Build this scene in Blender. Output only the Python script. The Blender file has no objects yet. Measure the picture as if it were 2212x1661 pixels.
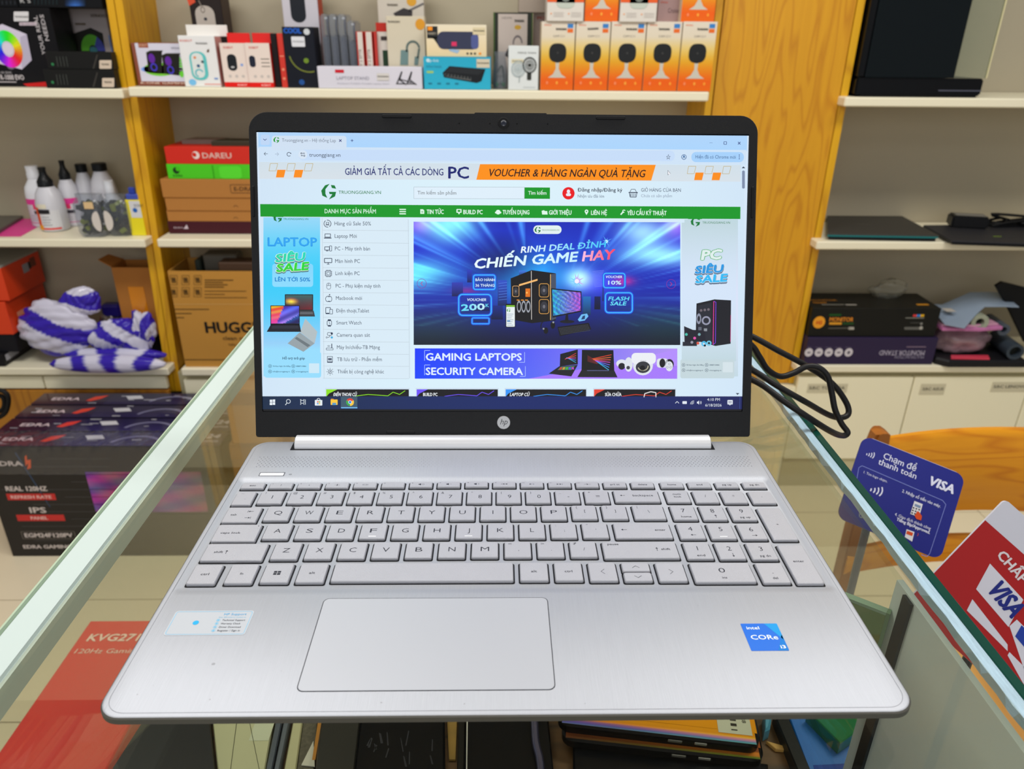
import bpy, bmesh, math, random
import numpy as np
from mathutils import Vector, Matrix
random.seed(7)
S = bpy.context.scene
COL = S.collection
# ---------------------------------------------------------------- camera
W0, H0, FPX = 2212.0, 1661.0, 1614.97
CAMP = Vector((-.0056, -.2315, .2661)); PIT, YAW, ROL = .43771, .0215, .0098
_f = Vector((math.sin(YAW)*math.cos(PIT), math.cos(YAW)*math.cos(PIT), -math.sin(PIT)))
_r0 = Vector((math.cos(YAW), -math.sin(YAW), 0)); _u0 = _r0.cross(_f)
_r = math.cos(ROL)*_r0 + math.sin(ROL)*_u0; _u = -math.sin(ROL)*_r0 + math.cos(ROL)*_u0
cam = bpy.data.cameras.new('camera'); camo = bpy.data.objects.new('camera', cam); COL.objects.link(camo)
camo.matrix_world = Matrix(((_r.x, _u.x, -_f.x, CAMP.x), (_r.y, _u.y, -_f.y, CAMP.y), (_r.z, _u.z, -_f.z, CAMP.z), (0, 0, 0, 1)))
cam.sensor_width = 36; cam.lens = FPX/W0*36; cam.clip_start = .01
cam.dof.use_dof = True; cam.dof.focus_distance = .47; cam.dof.aperture_fstop = 13.5
S.camera = camo
# ---------------------------------------------------------------- view, world, lights
S.view_settings.view_transform = 'Standard'; S.view_settings.look = 'None'
S.view_settings.gamma = 1; S.view_settings.use_curve_mapping = False
S.view_settings.exposure = 0
wd = bpy.data.worlds.new('world'); S.world = wd; wd.use_nodes = True
wd.node_tree.nodes['Background'].inputs[0].default_value = (.95, .97, 1, 1)
wd.node_tree.nodes['Background'].inputs[1].default_value = .26
def area(name, loc, sx, sy, power, rot=(0, 0, 0), c=(1, .98, .95)):
    l = bpy.data.lights.new(name, 'AREA'); l.shape = 'RECTANGLE'; l.size = sx; l.size_y = sy; l.energy = power; l.color = c
    o = bpy.data.objects.new(name, l); o.location = loc; o.rotation_euler = rot; COL.objects.link(o); return o
area('ceiling_panel_light', (-.9, .75, 1.6), 1.2, .5, 27)
area('ceiling_panel_light', (1.0, .75, 1.6), 1.2, .5, 27)
area('ceiling_panel_light', (0, -1.0, 1.6), 2.4, .6, 9)
area('front_fill_light', (0, -2.6, .75), 3.6, 1.5, 27, (math.pi/2, 0, 0), (.96, .98, 1))  # fill added behind the camera, brightens shelf fronts and goods under the glass

# ---------------------------------------------------------------- helpers
def ray(x, y): return _f + _r*((x-W0/2)/FPX) - _u*((y-H0/2)/FPX)
def PY(x, y, Y): d = ray(x, y); return CAMP + d*((Y-CAMP.y)/d.y)      # the point of the plane y=Y seen at this pixel
def PZ(x, y, Z): d = ray(x, y); return CAMP + d*((Z-CAMP.z)/d.z)
def PX(x, y, X): d = ray(x, y); return CAMP + d*((X-CAMP.x)/d.x)
def lin(c):
    return tuple((v/255/12.92 if v/255 <= .04045 else ((v/255+.055)/1.055)**2.4) for v in c[:3])
MATS = {}
def mat(key, c=(200, 200, 200), rough=.5, metal=0, bump=0, bscale=200, var=0, vscale=8, stretch=(1, 1, 1), emit=0, coat=0):
    if key in MATS: return MATS[key]
    m = bpy.data.materials.new(key); m.use_nodes = True; nt = m.node_tree; N = nt.nodes; Lk = nt.links
    b = N['Principled BSDF']; b.inputs['Base Color'].default_value = (*lin(c), 1)
    b.inputs['Roughness'].default_value = rough; b.inputs['Metallic'].default_value = metal
    if max(c) < 75 and not metal: b.inputs['Specular IOR Level'].default_value = .22
    if coat: b.inputs['Coat Weight'].default_value = coat; b.inputs['Coat Roughness'].default_value = .08
    tc = mp = None
    if bump or var:
        tc = N.new('ShaderNodeTexCoord'); mp = N.new('ShaderNodeMapping'); mp.inputs['Scale'].default_value = stretch
        Lk.new(tc.outputs['Object'], mp.inputs[0])
    if var:
        n = N.new('ShaderNodeTexNoise'); n.inputs['Scale'].default_value = vscale; n.inputs['Detail'].default_value = 4
        Lk.new(mp.outputs[0], n.inputs['Vector'])
        mx = N.new('ShaderNodeMix'); mx.data_type = 'RGBA'
        l = lin(c); mx.inputs['A'].default_value = (*[v*(1-var) for v in l], 1); mx.inputs['B'].default_value = (*[min(1, v*(1+var)) for v in l], 1)
        Lk.new(n.outputs[0], mx.inputs['Factor']); Lk.new(mx.outputs['Result'], b.inputs['Base Color'])
    if bump:
        n = N.new('ShaderNodeTexNoise'); n.inputs['Scale'].default_value = bscale; n.inputs['Detail'].default_value = 3
        Lk.new(mp.outputs[0], n.inputs['Vector']); bp = N.new('ShaderNodeBump'); bp.inputs['Strength'].default_value = bump
        bp.inputs['Distance'].default_value = .001
        Lk.new(n.outputs[0], bp.inputs['Height']); Lk.new(bp.outputs[0], b.inputs['Normal'])
    MATS[key] = m; return m
def M(c, rough=.5, metal=0, coat=0):
    return mat('plain_%d_%d_%d_%d_%d_%d' % (*c, rough*100, metal*100, coat*100), c, rough, metal, coat=coat)
def wood(key, ca, cb, scale=6, axis=2, rough=.35):
    m = bpy.data.materials.new(key); m.use_nodes = True; nt = m.node_tree; N = nt.nodes; Lk = nt.links
    b = N['Principled BSDF']; b.inputs['Roughness'].default_value = rough
    tc = N.new('ShaderNodeTexCoord'); mp = N.new('ShaderNodeMapping')
    sc = [1, 1, 1]; sc[axis] = .13; mp.inputs['Scale'].default_value = sc; Lk.new(tc.outputs['Object'], mp.inputs[0])
    n1 = N.new('ShaderNodeTexNoise'); n1.inputs['Scale'].default_value = scale; n1.inputs['Detail'].default_value = 2; Lk.new(mp.outputs[0], n1.inputs[0])
    mu = N.new('ShaderNodeMath'); mu.operation = 'MULTIPLY'; mu.inputs[1].default_value = 11; Lk.new(n1.outputs[0], mu.inputs[0])
    fr = N.new('ShaderNodeMath'); fr.operation = 'PINGPONG'; fr.inputs[1].default_value = .5; Lk.new(mu.outputs[0], fr.inputs[0])
    mp2 = N.new('ShaderNodeMapping'); sc2 = [140, 140, 140]; sc2[axis] = 3; mp2.inputs['Scale'].default_value = sc2; Lk.new(tc.outputs['Object'], mp2.inputs[0])
    n2 = N.new('ShaderNodeTexNoise'); n2.inputs['Scale'].default_value = 1; Lk.new(mp2.outputs[0], n2.inputs[0])
    r = N.new('ShaderNodeValToRGB'); e = r.color_ramp.elements; e[0].position = 0; e[0].color = (*lin(cb), 1); e[1].position = .22; e[1].color = (*lin(ca), 1)
    Lk.new(fr.outputs[0], r.inputs[0])
    mx = N.new('ShaderNodeMix'); mx.data_type = 'RGBA'; mx.inputs['B'].default_value = (*lin(cb), 1)
    m3 = N.new('ShaderNodeMath'); m3.operation = 'MULTIPLY'; m3.inputs[1].default_value = .55; Lk.new(n2.outputs[0], m3.inputs[0])
    Lk.new(m3.outputs[0], mx.inputs['Factor']); Lk.new(r.outputs[0], mx.inputs['A']); Lk.new(mx.outputs['Result'], b.inputs['Base Color'])
    return m
def glassmat(key, tint, refl=1.5, milk=0, milkc=(150, 165, 150), rough=.02):
    m = bpy.data.materials.new(key); m.use_nodes = True; nt = m.node_tree; N = nt.nodes; Lk = nt.links
    N.remove(N['Principled BSDF']); out = N['Material Output']
    t = N.new('ShaderNodeBsdfTransparent'); t.inputs[0].default_value = (*tint, 1)
    g = N.new('ShaderNodeBsdfGlossy'); g.inputs['Roughness'].default_value = rough
    f = N.new('ShaderNodeFresnel'); ge = N.new('ShaderNodeNewGeometry'); io = N.new('ShaderNodeMapRange'); io.inputs['To Min'].default_value = refl; io.inputs['To Max'].default_value = 1/refl
    Lk.new(ge.outputs['Backfacing'], io.inputs[0]); Lk.new(io.outputs[0], f.inputs[0])
    x = N.new('ShaderNodeMixShader'); Lk.new(f.outputs[0], x.inputs[0]); Lk.new(t.outputs[0], x.inputs[1]); Lk.new(g.outputs[0], x.inputs[2])
    last = x
    if milk:
        d = N.new('ShaderNodeBsdfDiffuse'); d.inputs[0].default_value = (*lin(milkc), 1)
        y = N.new('ShaderNodeMixShader')
        tc = N.new('ShaderNodeTexCoord'); n = N.new('ShaderNodeTexNoise'); n.inputs['Scale'].default_value = 9; n.inputs['Detail'].default_value = 5
        Lk.new(tc.outputs['Object'], n.inputs[0]); mr = N.new('ShaderNodeMapRange'); mr.inputs['To Min'].default_value = milk*.6; mr.inputs['To Max'].default_value = min(1, milk*1.4)
        Lk.new(n.outputs[0], mr.inputs[0]); Lk.new(mr.outputs[0], y.inputs[0])
        Lk.new(x.outputs[0], y.inputs[1]); Lk.new(d.outputs[0], y.inputs[2]); last = y
    Lk.new(last.outputs[0], out.inputs[0]); return m
def colmat(key, rough=.45, emit=False, coat=0):
    m = bpy.data.materials.new(key); m.use_nodes = True; nt = m.node_tree; N = nt.nodes; Lk = nt.links
    a = N.new('ShaderNodeAttribute'); a.attribute_name = 'Col'; b = N['Principled BSDF']
    if emit:
        b.inputs['Base Color'].default_value = (.01, .01, .01, 1); b.inputs['Roughness'].default_value = .35; b.inputs['Specular IOR Level'].default_value = .15
        Lk.new(a.outputs['Color'], b.inputs['Emission Color']); b.inputs['Emission Strength'].default_value = 1
    else:
        Lk.new(a.outputs['Color'], b.inputs['Base Color']); b.inputs['Roughness'].default_value = rough; b.inputs['Specular IOR Level'].default_value = .25
        if coat: b.inputs['Coat Weight'].default_value = coat
    return m
PRINT = colmat('printed_ink'); SCREEN = colmat('lit_screen', emit=True)

def empty(name, loc=(0, 0, 0), rz=0):
    o = bpy.data.objects.new(name, None); COL.objects.link(o); o.location = loc; o.rotation_euler = (0, 0, rz); o.empty_display_size = .05; return o
def tag(o, label=None, cat=None, group=None, kind=None):
    if label: o['label'] = label
    if cat: o['category'] = cat
    if group: o['group'] = group
    if kind: o['kind'] = kind
    return o
def link(name, me, m=None, parent=None, loc=None):
    o = bpy.data.objects.new(name, me); COL.objects.link(o)
    if m is not None:
        for q in (m if isinstance(m, (list, tuple)) else [m]): me.materials.append(q)
    if parent is not None: o.parent = parent
    if loc is not None: o.location = loc
    return o
def fin(name, bm, m, parent=None, loc=None, smooth=0):
    bmesh.ops.recalc_face_normals(bm, faces=bm.faces)
    me = bpy.data.meshes.new(name); bm.to_mesh(me); bm.free()
    if smooth:
        for p in me.polygons: p.use_smooth = True
        me.set_sharp_from_angle(angle=math.radians(smooth))
    return link(name, me, m, parent, loc)
def abox(bm, x0, x1, y0, y1, z0, z1, bev=0, mi=0, seg=1):
    v = [bm.verts.new(p) for p in ((x0, y0, z0), (x1, y0, z0), (x1, y1, z0), (x0, y1, z0), (x0, y0, z1), (x1, y0, z1), (x1, y1, z1), (x0, y1, z1))]
    fs = [bm.faces.new([v[i] for i in q]) for q in ((3, 2, 1, 0), (4, 5, 6, 7), (0, 1, 5, 4), (1, 2, 6, 5), (2, 3, 7, 6), (3, 0, 4, 7))]
    for f in fs: f.material_index = mi
    if bev:
        es = list({e for f in fs for e in f.edges})
        r = bmesh.ops.bevel(bm, geom=es, offset=bev, segments=seg, affect='EDGES')
        for f in r['faces']: f.material_index = mi
    return fs
def boxo(name, x0, x1, y0, y1, z0, z1, m, parent=None, bev=0, seg=1, loc=None):
    bm = bmesh.new(); abox(bm, x0, x1, y0, y1, z0, z1, bev, seg=seg); return fin(name, bm, m, parent, loc)
def rrpts(x0, x1, y0, y1, r, n=6):
    P = []
    for cx, cy, a in ((x1-r, y1-r, 0), (x0+r, y1-r, 90), (x0+r, y0+r, 180), (x1-r, y0+r, 270)):
        for i in range(n+1):
            t = math.radians(a+90*i/n); P.append((cx+r*math.cos(t), cy+r*math.sin(t)))
    return P
def loft(bm, loops, cap0=True, cap1=True, close=True, mi=0):
    R = [[bm.verts.new(p) for p in L] for L in loops]
    n = len(R[0])
    for a, b in zip(R[:-1], R[1:]):
        for i in range(n if close else n-1):
            j = (i+1) % n; f = bm.faces.new((a[i], a[j], b[j], b[i])); f.material_index = mi
    if cap0: f = bm.faces.new(R[0]); f.material_index = mi
    if cap1: f = bm.faces.new(R[-1]); f.material_index = mi
    return R
def prism(bm, pts, z0, z1, ch=0, mi=0):
    if ch:
        c = Vector((sum(p[0] for p in pts)/len(pts), sum(p[1] for p in pts)/len(pts)))
        def ins(d):
            out = []
            n = len(pts)
            for i in range(n):
                a = Vector(pts[i-1]); b = Vector(pts[i]); e = Vector(pts[(i+1) % n])
                t = ((b-a).normalized()+(e-b).normalized())
                if t.length < 1e-6: t = (e-b)
                t.normalize(); nn = Vector((-t.y, t.x))
                if nn.dot(c-b) < 0: nn = -nn
                out.append(b+nn*d)
            return out
        loft(bm, [[(p[0], p[1], z0) for p in pts], [(p[0], p[1], z1-ch) for p in pts], [(p[0], p[1], z1) for p in ins(ch)]], mi=mi)
    else: loft(bm, [[(p[0], p[1], z0) for p in pts], [(p[0], p[1], z1) for p in pts]], mi=mi)
def lathe(bm, prof, seg=24, c=(0, 0, 0), mi=0, ax=2):
    loops = []
    for r, z in prof:
        L = []
        for i in range(seg):
            a = 2*math.pi*i/seg; p = [r*math.cos(a), r*math.sin(a), z]
            if ax == 1: p = [p[0], p[2], p[1]]
            if ax == 0: p = [p[2], p[0], p[1]]
            L.append((p[0]+c[0], p[1]+c[1], p[2]+c[2]))
        loops.append(L)
    loft(bm, loops, mi=mi)
def tube(bm, pts, r, seg=8, sub=6, mi=0, smooth=True):
    P = [Vector(p) for p in pts]
    if smooth and len(P) > 2:
        Q = []
        for i in range(len(P)-1):
            p0 = P[max(i-1, 0)]; p1 = P[i]; p2 = P[i+1]; p3 = P[min(i+2, len(P)-1)]
            for k in range(sub):
                t = k/sub; Q.append(.5*((2*p1)+(-p0+p2)*t+(2*p0-5*p1+4*p2-p3)*t*t+(-p0+3*p1-3*p2+p3)*t**3))
        Q.append(P[-1]); P = Q
    loops = []; up = Vector((0, 0, 1)); prev = None
    for i, p in enumerate(P):
        t = (P[min(i+1, len(P)-1)]-P[max(i-1, 0)]).normalized()
        if prev is None: a = t.orthogonal().normalized()
        else: a = (prev - t*prev.dot(t)).normalized()
        prev = a; b = t.cross(a)
        rr = r[i*len(r)//len(P)] if isinstance(r, (list, tuple)) else r
        loops.append([p+(a*math.cos(2*math.pi*k/seg)+b*math.sin(2*math.pi*k/seg))*rr for k in range(seg)])
    loft(bm, loops, mi=mi)

# ---- text as flat polygons
_tc = {}
_cu = bpy.data.curves.new('_t', 'FONT'); _cu.resolution_u = 2; _to = bpy.data.objects.new('_t', _cu); COL.objects.link(_to)
CAPH = .73
def glyphs(s, off=0.0):
    k = (s, off)
    if k not in _tc:
        _cu.body = s; _cu.offset = off; _to.update_tag()
        dg = bpy.context.evaluated_depsgraph_get(); dg.update(); me = _to.evaluated_get(dg).to_mesh()
        vs = [(v.co.x, v.co.y) for v in me.vertices]; fs = [tuple(p.vertices) for p in me.polygons]
        _tc[k] = (vs, fs)
    return _tc[k]
def capheight():
    global CAPH
    CAPH = max(v[1] for v in glyphs('H')[0])
capheight()

class Pr:
    """flat print on a face: authored in (x, y-down) units, placed by `m` (unit->local 2D) and `to3` (local 2D, layer -> 3D)"""
    def __init__(s, m, to3, sc, scy=None): s.m = m; s.to3 = to3; s.sc = sc; s.scy = scy or sc; s.V = []; s.F = []; s.C = []; s.MI = []
    def _add(s, pts2, faces, cols, L):
        b = len(s.V); s.V += [s.to3(p[0], p[1], L) for p in pts2]; s.F += [tuple(b+i for i in f) for f in faces]
        if len(cols) != len(pts2) or isinstance(cols[0], (int, float)): cols = [cols]*len(pts2)
        s.C += [lin(c) for c in cols]
    def poly(s, pts, c, L=1):
        q = [s.m(x, y) for x, y in pts]; s._add(q, [tuple(range(len(q)))], c if isinstance(c, list) else [c]*len(q), L)
    def rect(s, x0, y0, x1, y1, c, L=1, c2=None, horiz=False):
        xm, ym = (x0+x1)/2, (y0+y1)/2
        u0 = s.m(x0, ym)[0]; u1 = s.m(x1, ym)[0]; v0 = s.m(xm, y0)[1]; v1 = s.m(xm, y1)[1]
        c2 = c2 or c; cc = [c, c2, c2, c] if horiz else [c, c, c2, c2]
        s._add([(u0, v0), (u1, v0), (u1, v1), (u0, v1)], [(0, 1, 2, 3)], cc, L)
    def loc(s, x, y, pts, c, L=1, faces=None):
        o = s.m(x, y); q = [(o[0]+p[0]*s.sc, o[1]-p[1]*s.scy) for p in pts]
        s._add(q, faces or [tuple(range(len(q)))], c if isinstance(c, list) else [c]*len(q), L)
    def disc(s, x, y, r, c, L=1, ry=None, n=20):
        s.loc(x, y, [(r*math.cos(2*math.pi*i/n), (ry or r)*math.sin(2*math.pi*i/n)) for i in range(n)], c, L)
    def arc(s, x, y, r, w, a0, a1, c, L=1, n=14, ry=None):
        P = []; k = (ry or r)/r
        for i in range(n+1):
            a = math.radians(a0+(a1-a0)*i/n); P += [((r-w/2)*math.cos(a), -(r-w/2)*math.sin(a)*k), ((r+w/2)*math.cos(a), -(r+w/2)*math.sin(a)*k)]
        s.loc(x, y, P, c, L, [(2*i, 2*i+1, 2*i+3, 2*i+2) for i in range(n)])
    def ring(s, x, y, r, w, c, L=1, ry=None): s.arc(x, y, r, w, 0, 360, c, L, 22, ry)
    def line(s, x0, y0, x1, y1, w, c, L=1):
        d = math.hypot(x1-x0, y1-y0) or 1; nx, ny = -(y1-y0)/d*w/2, (x1-x0)/d*w/2
        s.poly([(x0+nx, y0+ny), (x1+nx, y1+ny), (x1-nx, y1-ny), (x0-nx, y0-ny)], c, L)
    def pl(s, pts, w, c, L=1):
        for a, b in zip(pts[:-1], pts[1:]): s.line(*a, *b, w, c, L)
    def frame(s, x0, y0, x1, y1, w, c, L=1):
        s.line(x0, y0, x1, y0, w, c, L); s.line(x0, y1, x1, y1, w, c, L); s.line(x0, y0, x0, y1, w, c, L); s.line(x1, y0, x1, y1, w, c, L)
    def rr(s, x0, y0, x1, y1, r, c, L=1, w=0, sk=0, c2=None):
        o = rrpts(x0, x1, y0, y1, r, 4); ym = (y0+y1)/2; sh = lambda P: [(p[0]+(ym-p[1])*sk, p[1]) for p in P]
        if w:
            i = rrpts(x0+w, x1-w, y0+w, y1-w, max(r-w, w*.2), 4); n = len(o); P = sh(o)+sh(i)
            q = [s.m(*p) for p in P]; s._add(q, [(k, (k+1) % n, n+(k+1) % n, n+k) for k in range(n)], [c]*len(q), L)
        else:
            P = sh(o); cc = [c]*len(P)
            if c2: cc = [tuple(a+(b-a)*(p[1]-y0)/(y1-y0) for a, b in zip(c, c2)) for p in P]
            s.poly(P, cc, L)
    def grid(s, x0, y0, x1, y1, nx, ny, fn, L=1):
        P = []; C = []
        for j in range(ny+1):
            for i in range(nx+1):
                a, b = i/nx, j/ny; P.append(s.m(x0+(x1-x0)*a, y0+(y1-y0)*b)); C.append(tuple(max(0, min(255, k)) for k in fn(a, b)))
        s._add(P, [(j*(nx+1)+i, j*(nx+1)+i+1, (j+1)*(nx+1)+i+1, (j+1)*(nx+1)+i) for j in range(ny) for i in range(nx)], C, L)
    def text(s, t, x, y, h, c, L=2, w=None, b=0, it=0, al='l', rot=0, c2=None):
        if b > 0:      # heavier strokes: the same letters again, shifted a little each way
            k_ = h/CAPH*b*.75; n_ = 4 if b < .04 else 8
            for q_ in range(n_):
                a_ = 2*math.pi*q_/n_; o_ = (k_*math.cos(a_), k_*math.sin(a_)*.8)
                s._text(t, x, y, h, c, L+.16*q_, w, 0, it, al, rot, c2, o_)
            return
        s._text(t, x, y, h, c, L, w, b, it, al, rot, c2, (0, 0))
    def _text(s, t, x, y, h, c, L, w, b, it, al, rot, c2, sh_):
        SUB = {'Đ': 'D', 'ơ': 'o', 'ớ': 'ó', 'ờ': 'ò', 'ở': 'ỏ', 'ợ': 'ọ', 'Ơ': 'O', 'Ớ': 'Ó', 'Ờ': 'Ò'}
        tb = ''.join(SUB.get(ch, ch) for ch in t); vs, fs = glyphs(tb, b)
        if tb != t:     # letters with a bar or a horn: the plain letter plus that stroke
            vs, fs = list(vs), list(fs)
            for i_, ch in enumerate(t):
                if ch in SUB:
                    bc = 'D' if ch == 'Đ' else ('o' if ch.islower() else 'O'); mxd = max(v[0] for v in glyphs(tb[:i_]+bc, b)[0]); gd = glyphs(bc, b)[0]; wd = max(v[0] for v in gd)-min(v[0] for v in gd); hd = max(v[1] for v in gd); n_ = len(vs)
                    if ch == 'Đ': xa = mxd-wd; vs += [(xa-.12*wd, CAPH*.45), (xa+.42*wd, CAPH*.45), (xa+.42*wd, CAPH*.56), (xa-.12*wd, CAPH*.56)]
                    else: vs += [(mxd-.16*wd, hd*.80), (mxd-.02*wd, hd*.78), (mxd+.07*wd, hd*1.08), (mxd-.04*wd, hd*1.10)]
                    fs.append((n_, n_+1, n_+2, n_+3))
        if not vs: return
        k = h/CAPH; mx = max(v[0] for v in vs); mn = min(v[0] for v in vs)
        kx = (w/(mx-mn)) if w else k
        tw = (mx-mn)*kx; ox = {'l': 0, 'c': -tw/2, 'r': -tw}[al]; ca, sa = math.cos(math.radians(rot)), math.sin(math.radians(rot))
        P = []; C = []
        for vx, vy in vs:
            px = (vx-mn)*kx+ox+vy*k*it; py = -vy*k
            P.append((px*ca+py*sa+sh_[0], -px*sa+py*ca+sh_[1]))
            f = ((vx-mn)*kx)/max(tw, 1e-9); C.append(c if c2 is None else tuple(a+(e-a)*f for a, e in zip(c, c2)))
        s.loc(x, y, P, C, L, fs)
    def mesh(s, name):
        me = bpy.data.meshes.new(name); me.from_pydata([tuple(v) for v in s.V], [], s.F); me.update()
        at = me.color_attributes.new('Col', 'FLOAT_COLOR', 'POINT')
        a = np.ones((len(s.V), 4), dtype=np.float32); a[:, :3] = np.array(s.C, dtype=np.float32); at.data.foreach_set('color', a.ravel())
        return me
    def build(s, name, parent=None, m=None):
        return link(name, s.mesh(name), m or PRINT, parent)
# ================================================================ laptop
SILVER = mat('brushed_silver', (168, 171, 178), .52, .5, bump=.12, bscale=60, var=.05, vscale=30, stretch=(40, 1.2, 1))
KEYM = mat('key_silver', (172, 173, 180), .54, .4, bump=.25, bscale=2500, var=.04, vscale=60)
PADM = mat('touchpad_silver', (178, 181, 188), .48, .4, var=.02)
WELL = mat('keyboard_well_silver', (146, 148, 156), .45, .35)
DARKK = M((14, 15, 20), .6); LEG = M((40, 42, 52), .6)
BEZ = mat('black_bezel_plastic', (9, 10, 14), .55, 0, bump=.15, bscale=3000)
BEZ.node_tree.nodes['Principled BSDF'].inputs['Specular IOR Level'].default_value = .3
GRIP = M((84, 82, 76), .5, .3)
lap = empty('laptop', (0, .12, -.0185)); LO = Vector(lap.location)
tag(lap, 'open silver laptop with a lit web page on its screen, on the glass counter', 'laptop')
def L2(o): o.location = Vector(o.location)-LO; return o
# base body: a thin lip, then an underside tapering inwards
x0, x1, y0, y1 = -.1792, .1792, 0, .2405
bm = bmesh.new()
def LP(ins, z, r=.011, dy=0): return [(p[0], p[1], z) for p in rrpts(x0+ins, x1-ins, y0+ins+dy, y1-ins, max(r-ins*.3, .003), 8)]
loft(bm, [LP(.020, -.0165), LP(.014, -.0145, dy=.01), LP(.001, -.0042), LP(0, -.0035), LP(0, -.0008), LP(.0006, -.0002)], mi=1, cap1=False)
top = [LP(.0006, -.0002), LP(.0013, 0)]
wellB = [(p[0], p[1], 0) for p in rrpts(-.1765, .1758, .0775, .1935, .004, 8)]
wellC = [(p[0], p[1], -.0006) for p in rrpts(-.1745, .1740, .0812, .1905, .003, 8)]
wellD = [(p[0], p[1], -.0014) for p in rrpts(-.1730, .1725, .0836, .1885, .002, 8)]
loft(bm, top+[wellB, wellC, wellD], cap0=False, cap1=True, mi=0)
bmesh.ops.remove_doubles(bm, verts=bm.verts, dist=1e-6)
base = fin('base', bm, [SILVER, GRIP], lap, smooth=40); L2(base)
bm = bmesh.new()   # edge seam groove line
for a, b in ((-.1752, -.1750), (.1750, .1752)):
    pass
o_ = [(p[0], p[1], .00006) for p in rrpts(-.1762, .1762, .0028, .2385, .0095, 8)]; i_ = [(p[0], p[1], .00006) for p in rrpts(-.1760, .1760, .0030, .2383, .0093, 8)]
loft(bm, [o_, i_], cap0=False, cap1=False); L2(fin('deck_seam', bm, M((120, 122, 130), .5), lap))
for fx in (-.13, .13):
    for fy in (.03, .215):
        bm = bmesh.new(); lathe(bm, [(.007, -.0185), (.007, -.0150)], 16, (fx, fy, 0)); L2(fin('rubber_foot', bm, M((30, 30, 32), .8), lap))
# touchpad
bm = bmesh.new(); prism(bm, rrpts(-.0955, .0207, .0137, .0746, .0032, 5), -.0008, .00012); L2(fin('touchpad_gap', bm, M((58, 60, 66), .6), lap))
bm = bmesh.new(); prism(bm, rrpts(-.0951, .0203, .0141, .0743, .0029, 5), -.0008, .00022, .00008); L2(fin('touchpad', bm, PADM, lap))
# keys
def key(xa, xb, ya, yb, leg, r=.0011, top=.0004):
    bm = bmesh.new()
    xa, xb, ya, yb = [v/1000 for v in (xa, xb, ya, yb)]
    e = .00035
    pts = lambda d, z: [(p[0], p[1], z) for p in rrpts(xa+d, xb-d, ya+d, yb-d, r, 4)]
    loft(bm, [pts(-.0008, -.00138), pts(-.0008, -.00125)], mi=2)  # near-black skirt: dark well and deep gap shadow put into the colour
    loft(bm, [pts(-.0001, -.0012), pts(0, -.00005), pts(e, top)], mi=0)
    bmesh.ops.recalc_face_normals(bm, faces=bm.faces)
    P = Pr(lambda x, y: (x, y), lambda u, v, L: (u, v, top+.00003*L), .001)
    cx, cy = (xa+xb)/2, (ya+yb)/2; w = (xb-xa)*1000; h = (yb-ya)*1000
    for it in leg:
        k = it[0]
        if k == 'T':    # text, dx, dy (mm from centre), height, width, align
            _, t, dx, dy, hh, ww = it[:6]; P.text(t, cx+dx/1000, cy+(dy-hh/2)/1000, hh, (46, 48, 58), 1, w=ww, al=it[6] if len(it) > 6 else 'c', b=-.006 if (len(it) <= 7 or it[7] < 0) else it[7])
        elif k == 'R': P.loc(cx, cy, [(it[1], -it[2]), (it[3], -it[2]), (it[3], -it[4]), (it[1], -it[4])], (46, 48, 58), 1)
        elif k == 'P': P.loc(cx, cy, [(a, -b) for a, b in it[1]], (46, 48, 58), 1)
        elif k == 'W': P.loc(cx, cy, [(-2, -h/2+2), (2, -h/2+2), (2, -h/2+2.7), (-2, -h/2+2.7)][::-1] if 0 else [(-2.2, h/2-2.6), (2.2, h/2-2.6), (2.2, h/2-2.0), (-2.2, h/2-2.0)], (250, 250, 252), 1)
    wst = len(P.V) and P
    b = [bm.verts.new(v) for v in P.V]
    white = any(i[0] == 'W' for i in leg)
    for n, f in enumerate(P.F):
        try: q = bm.faces.new([b[i] for i in f])
        except ValueError: continue
        q.normal_update()
        if q.normal.z < 0: q.normal_flip()
        q.material_index = 3 if (white and P.C[f[0]][0] > .8) else 1
    me = bpy.data.meshes.new('key'); bm.to_mesh(me); bm.free()
    o = link('key', me, [KEYM, LEG, DARKK, M((245, 246, 250), .5)], lap); L2(o); return o
T = lambda t, dx=0, dy=0, h=3.4, w=None, al='c', b=-.012: ('T', t, dx, dy, h, w, al, b)
ARL = lambda x, y, s=1: ('P', [(x-1.6*s, y), (x-.5*s, y+.8*s), (x-.5*s, y+.15*s), (x+1.6*s, y+.15*s), (x+1.6*s, y-.15*s), (x-.5*s, y-.15*s), (x-.5*s, y-.8*s)])
ARR = lambda x, y: ('P', [(x+1.6, y), (x+.5, y-.8), (x+.5, y-.15), (x-1.6, y-.15), (x-1.6, y+.15), (x+.5, y+.15), (x+.5, y+.8)])
ARU = lambda x, y: ('P', [(x, y+1.6), (x+.8, y+.5), (x+.15, y+.5), (x+.15, y-1.6), (x-.15, y-1.6), (x-.15, y+.5), (x-.8, y+.5)])
ARD = lambda x, y: ('P', [(x, y-1.6), (x-.8, y-.5), (x-.15, y-.5), (x-.15, y+1.6), (x+.15, y+1.6), (x+.15, y-.5), (x+.8, y-.5)])
SM = lambda t, dx=0, dy=0, w=None, al='c', h=1.75: T(t, dx, dy, h, w, al, .012)
B0, B1 = 86.9, 102.6
winl = [('R', a, b, a+1.75, b+1.45) for a in (-1.9, .15) for b in (-1.6, .15)]
key(-171.2, -156.1, 86.0, 102.0, [SM('ctrl', 0, 0, 4.4)]); key(-151.4, -136.6, 86.4, 102.2, [SM('fn')]); key(-132.6, -117.5, B0, B1, winl)
key(-113.7, -98.6, B0, B1, [SM('alt', 0, 0, 3.2)]); key(-95, 3.1, 87.6, 102.9, []); key(6.8, 22.1, 87.6, 102.9, [SM('alt', 0, 0, 3.2)])
key(25.8, 40.9, 87.5, 102.8, [SM('ctrl', 0, 0, 4.2)]); 
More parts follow.
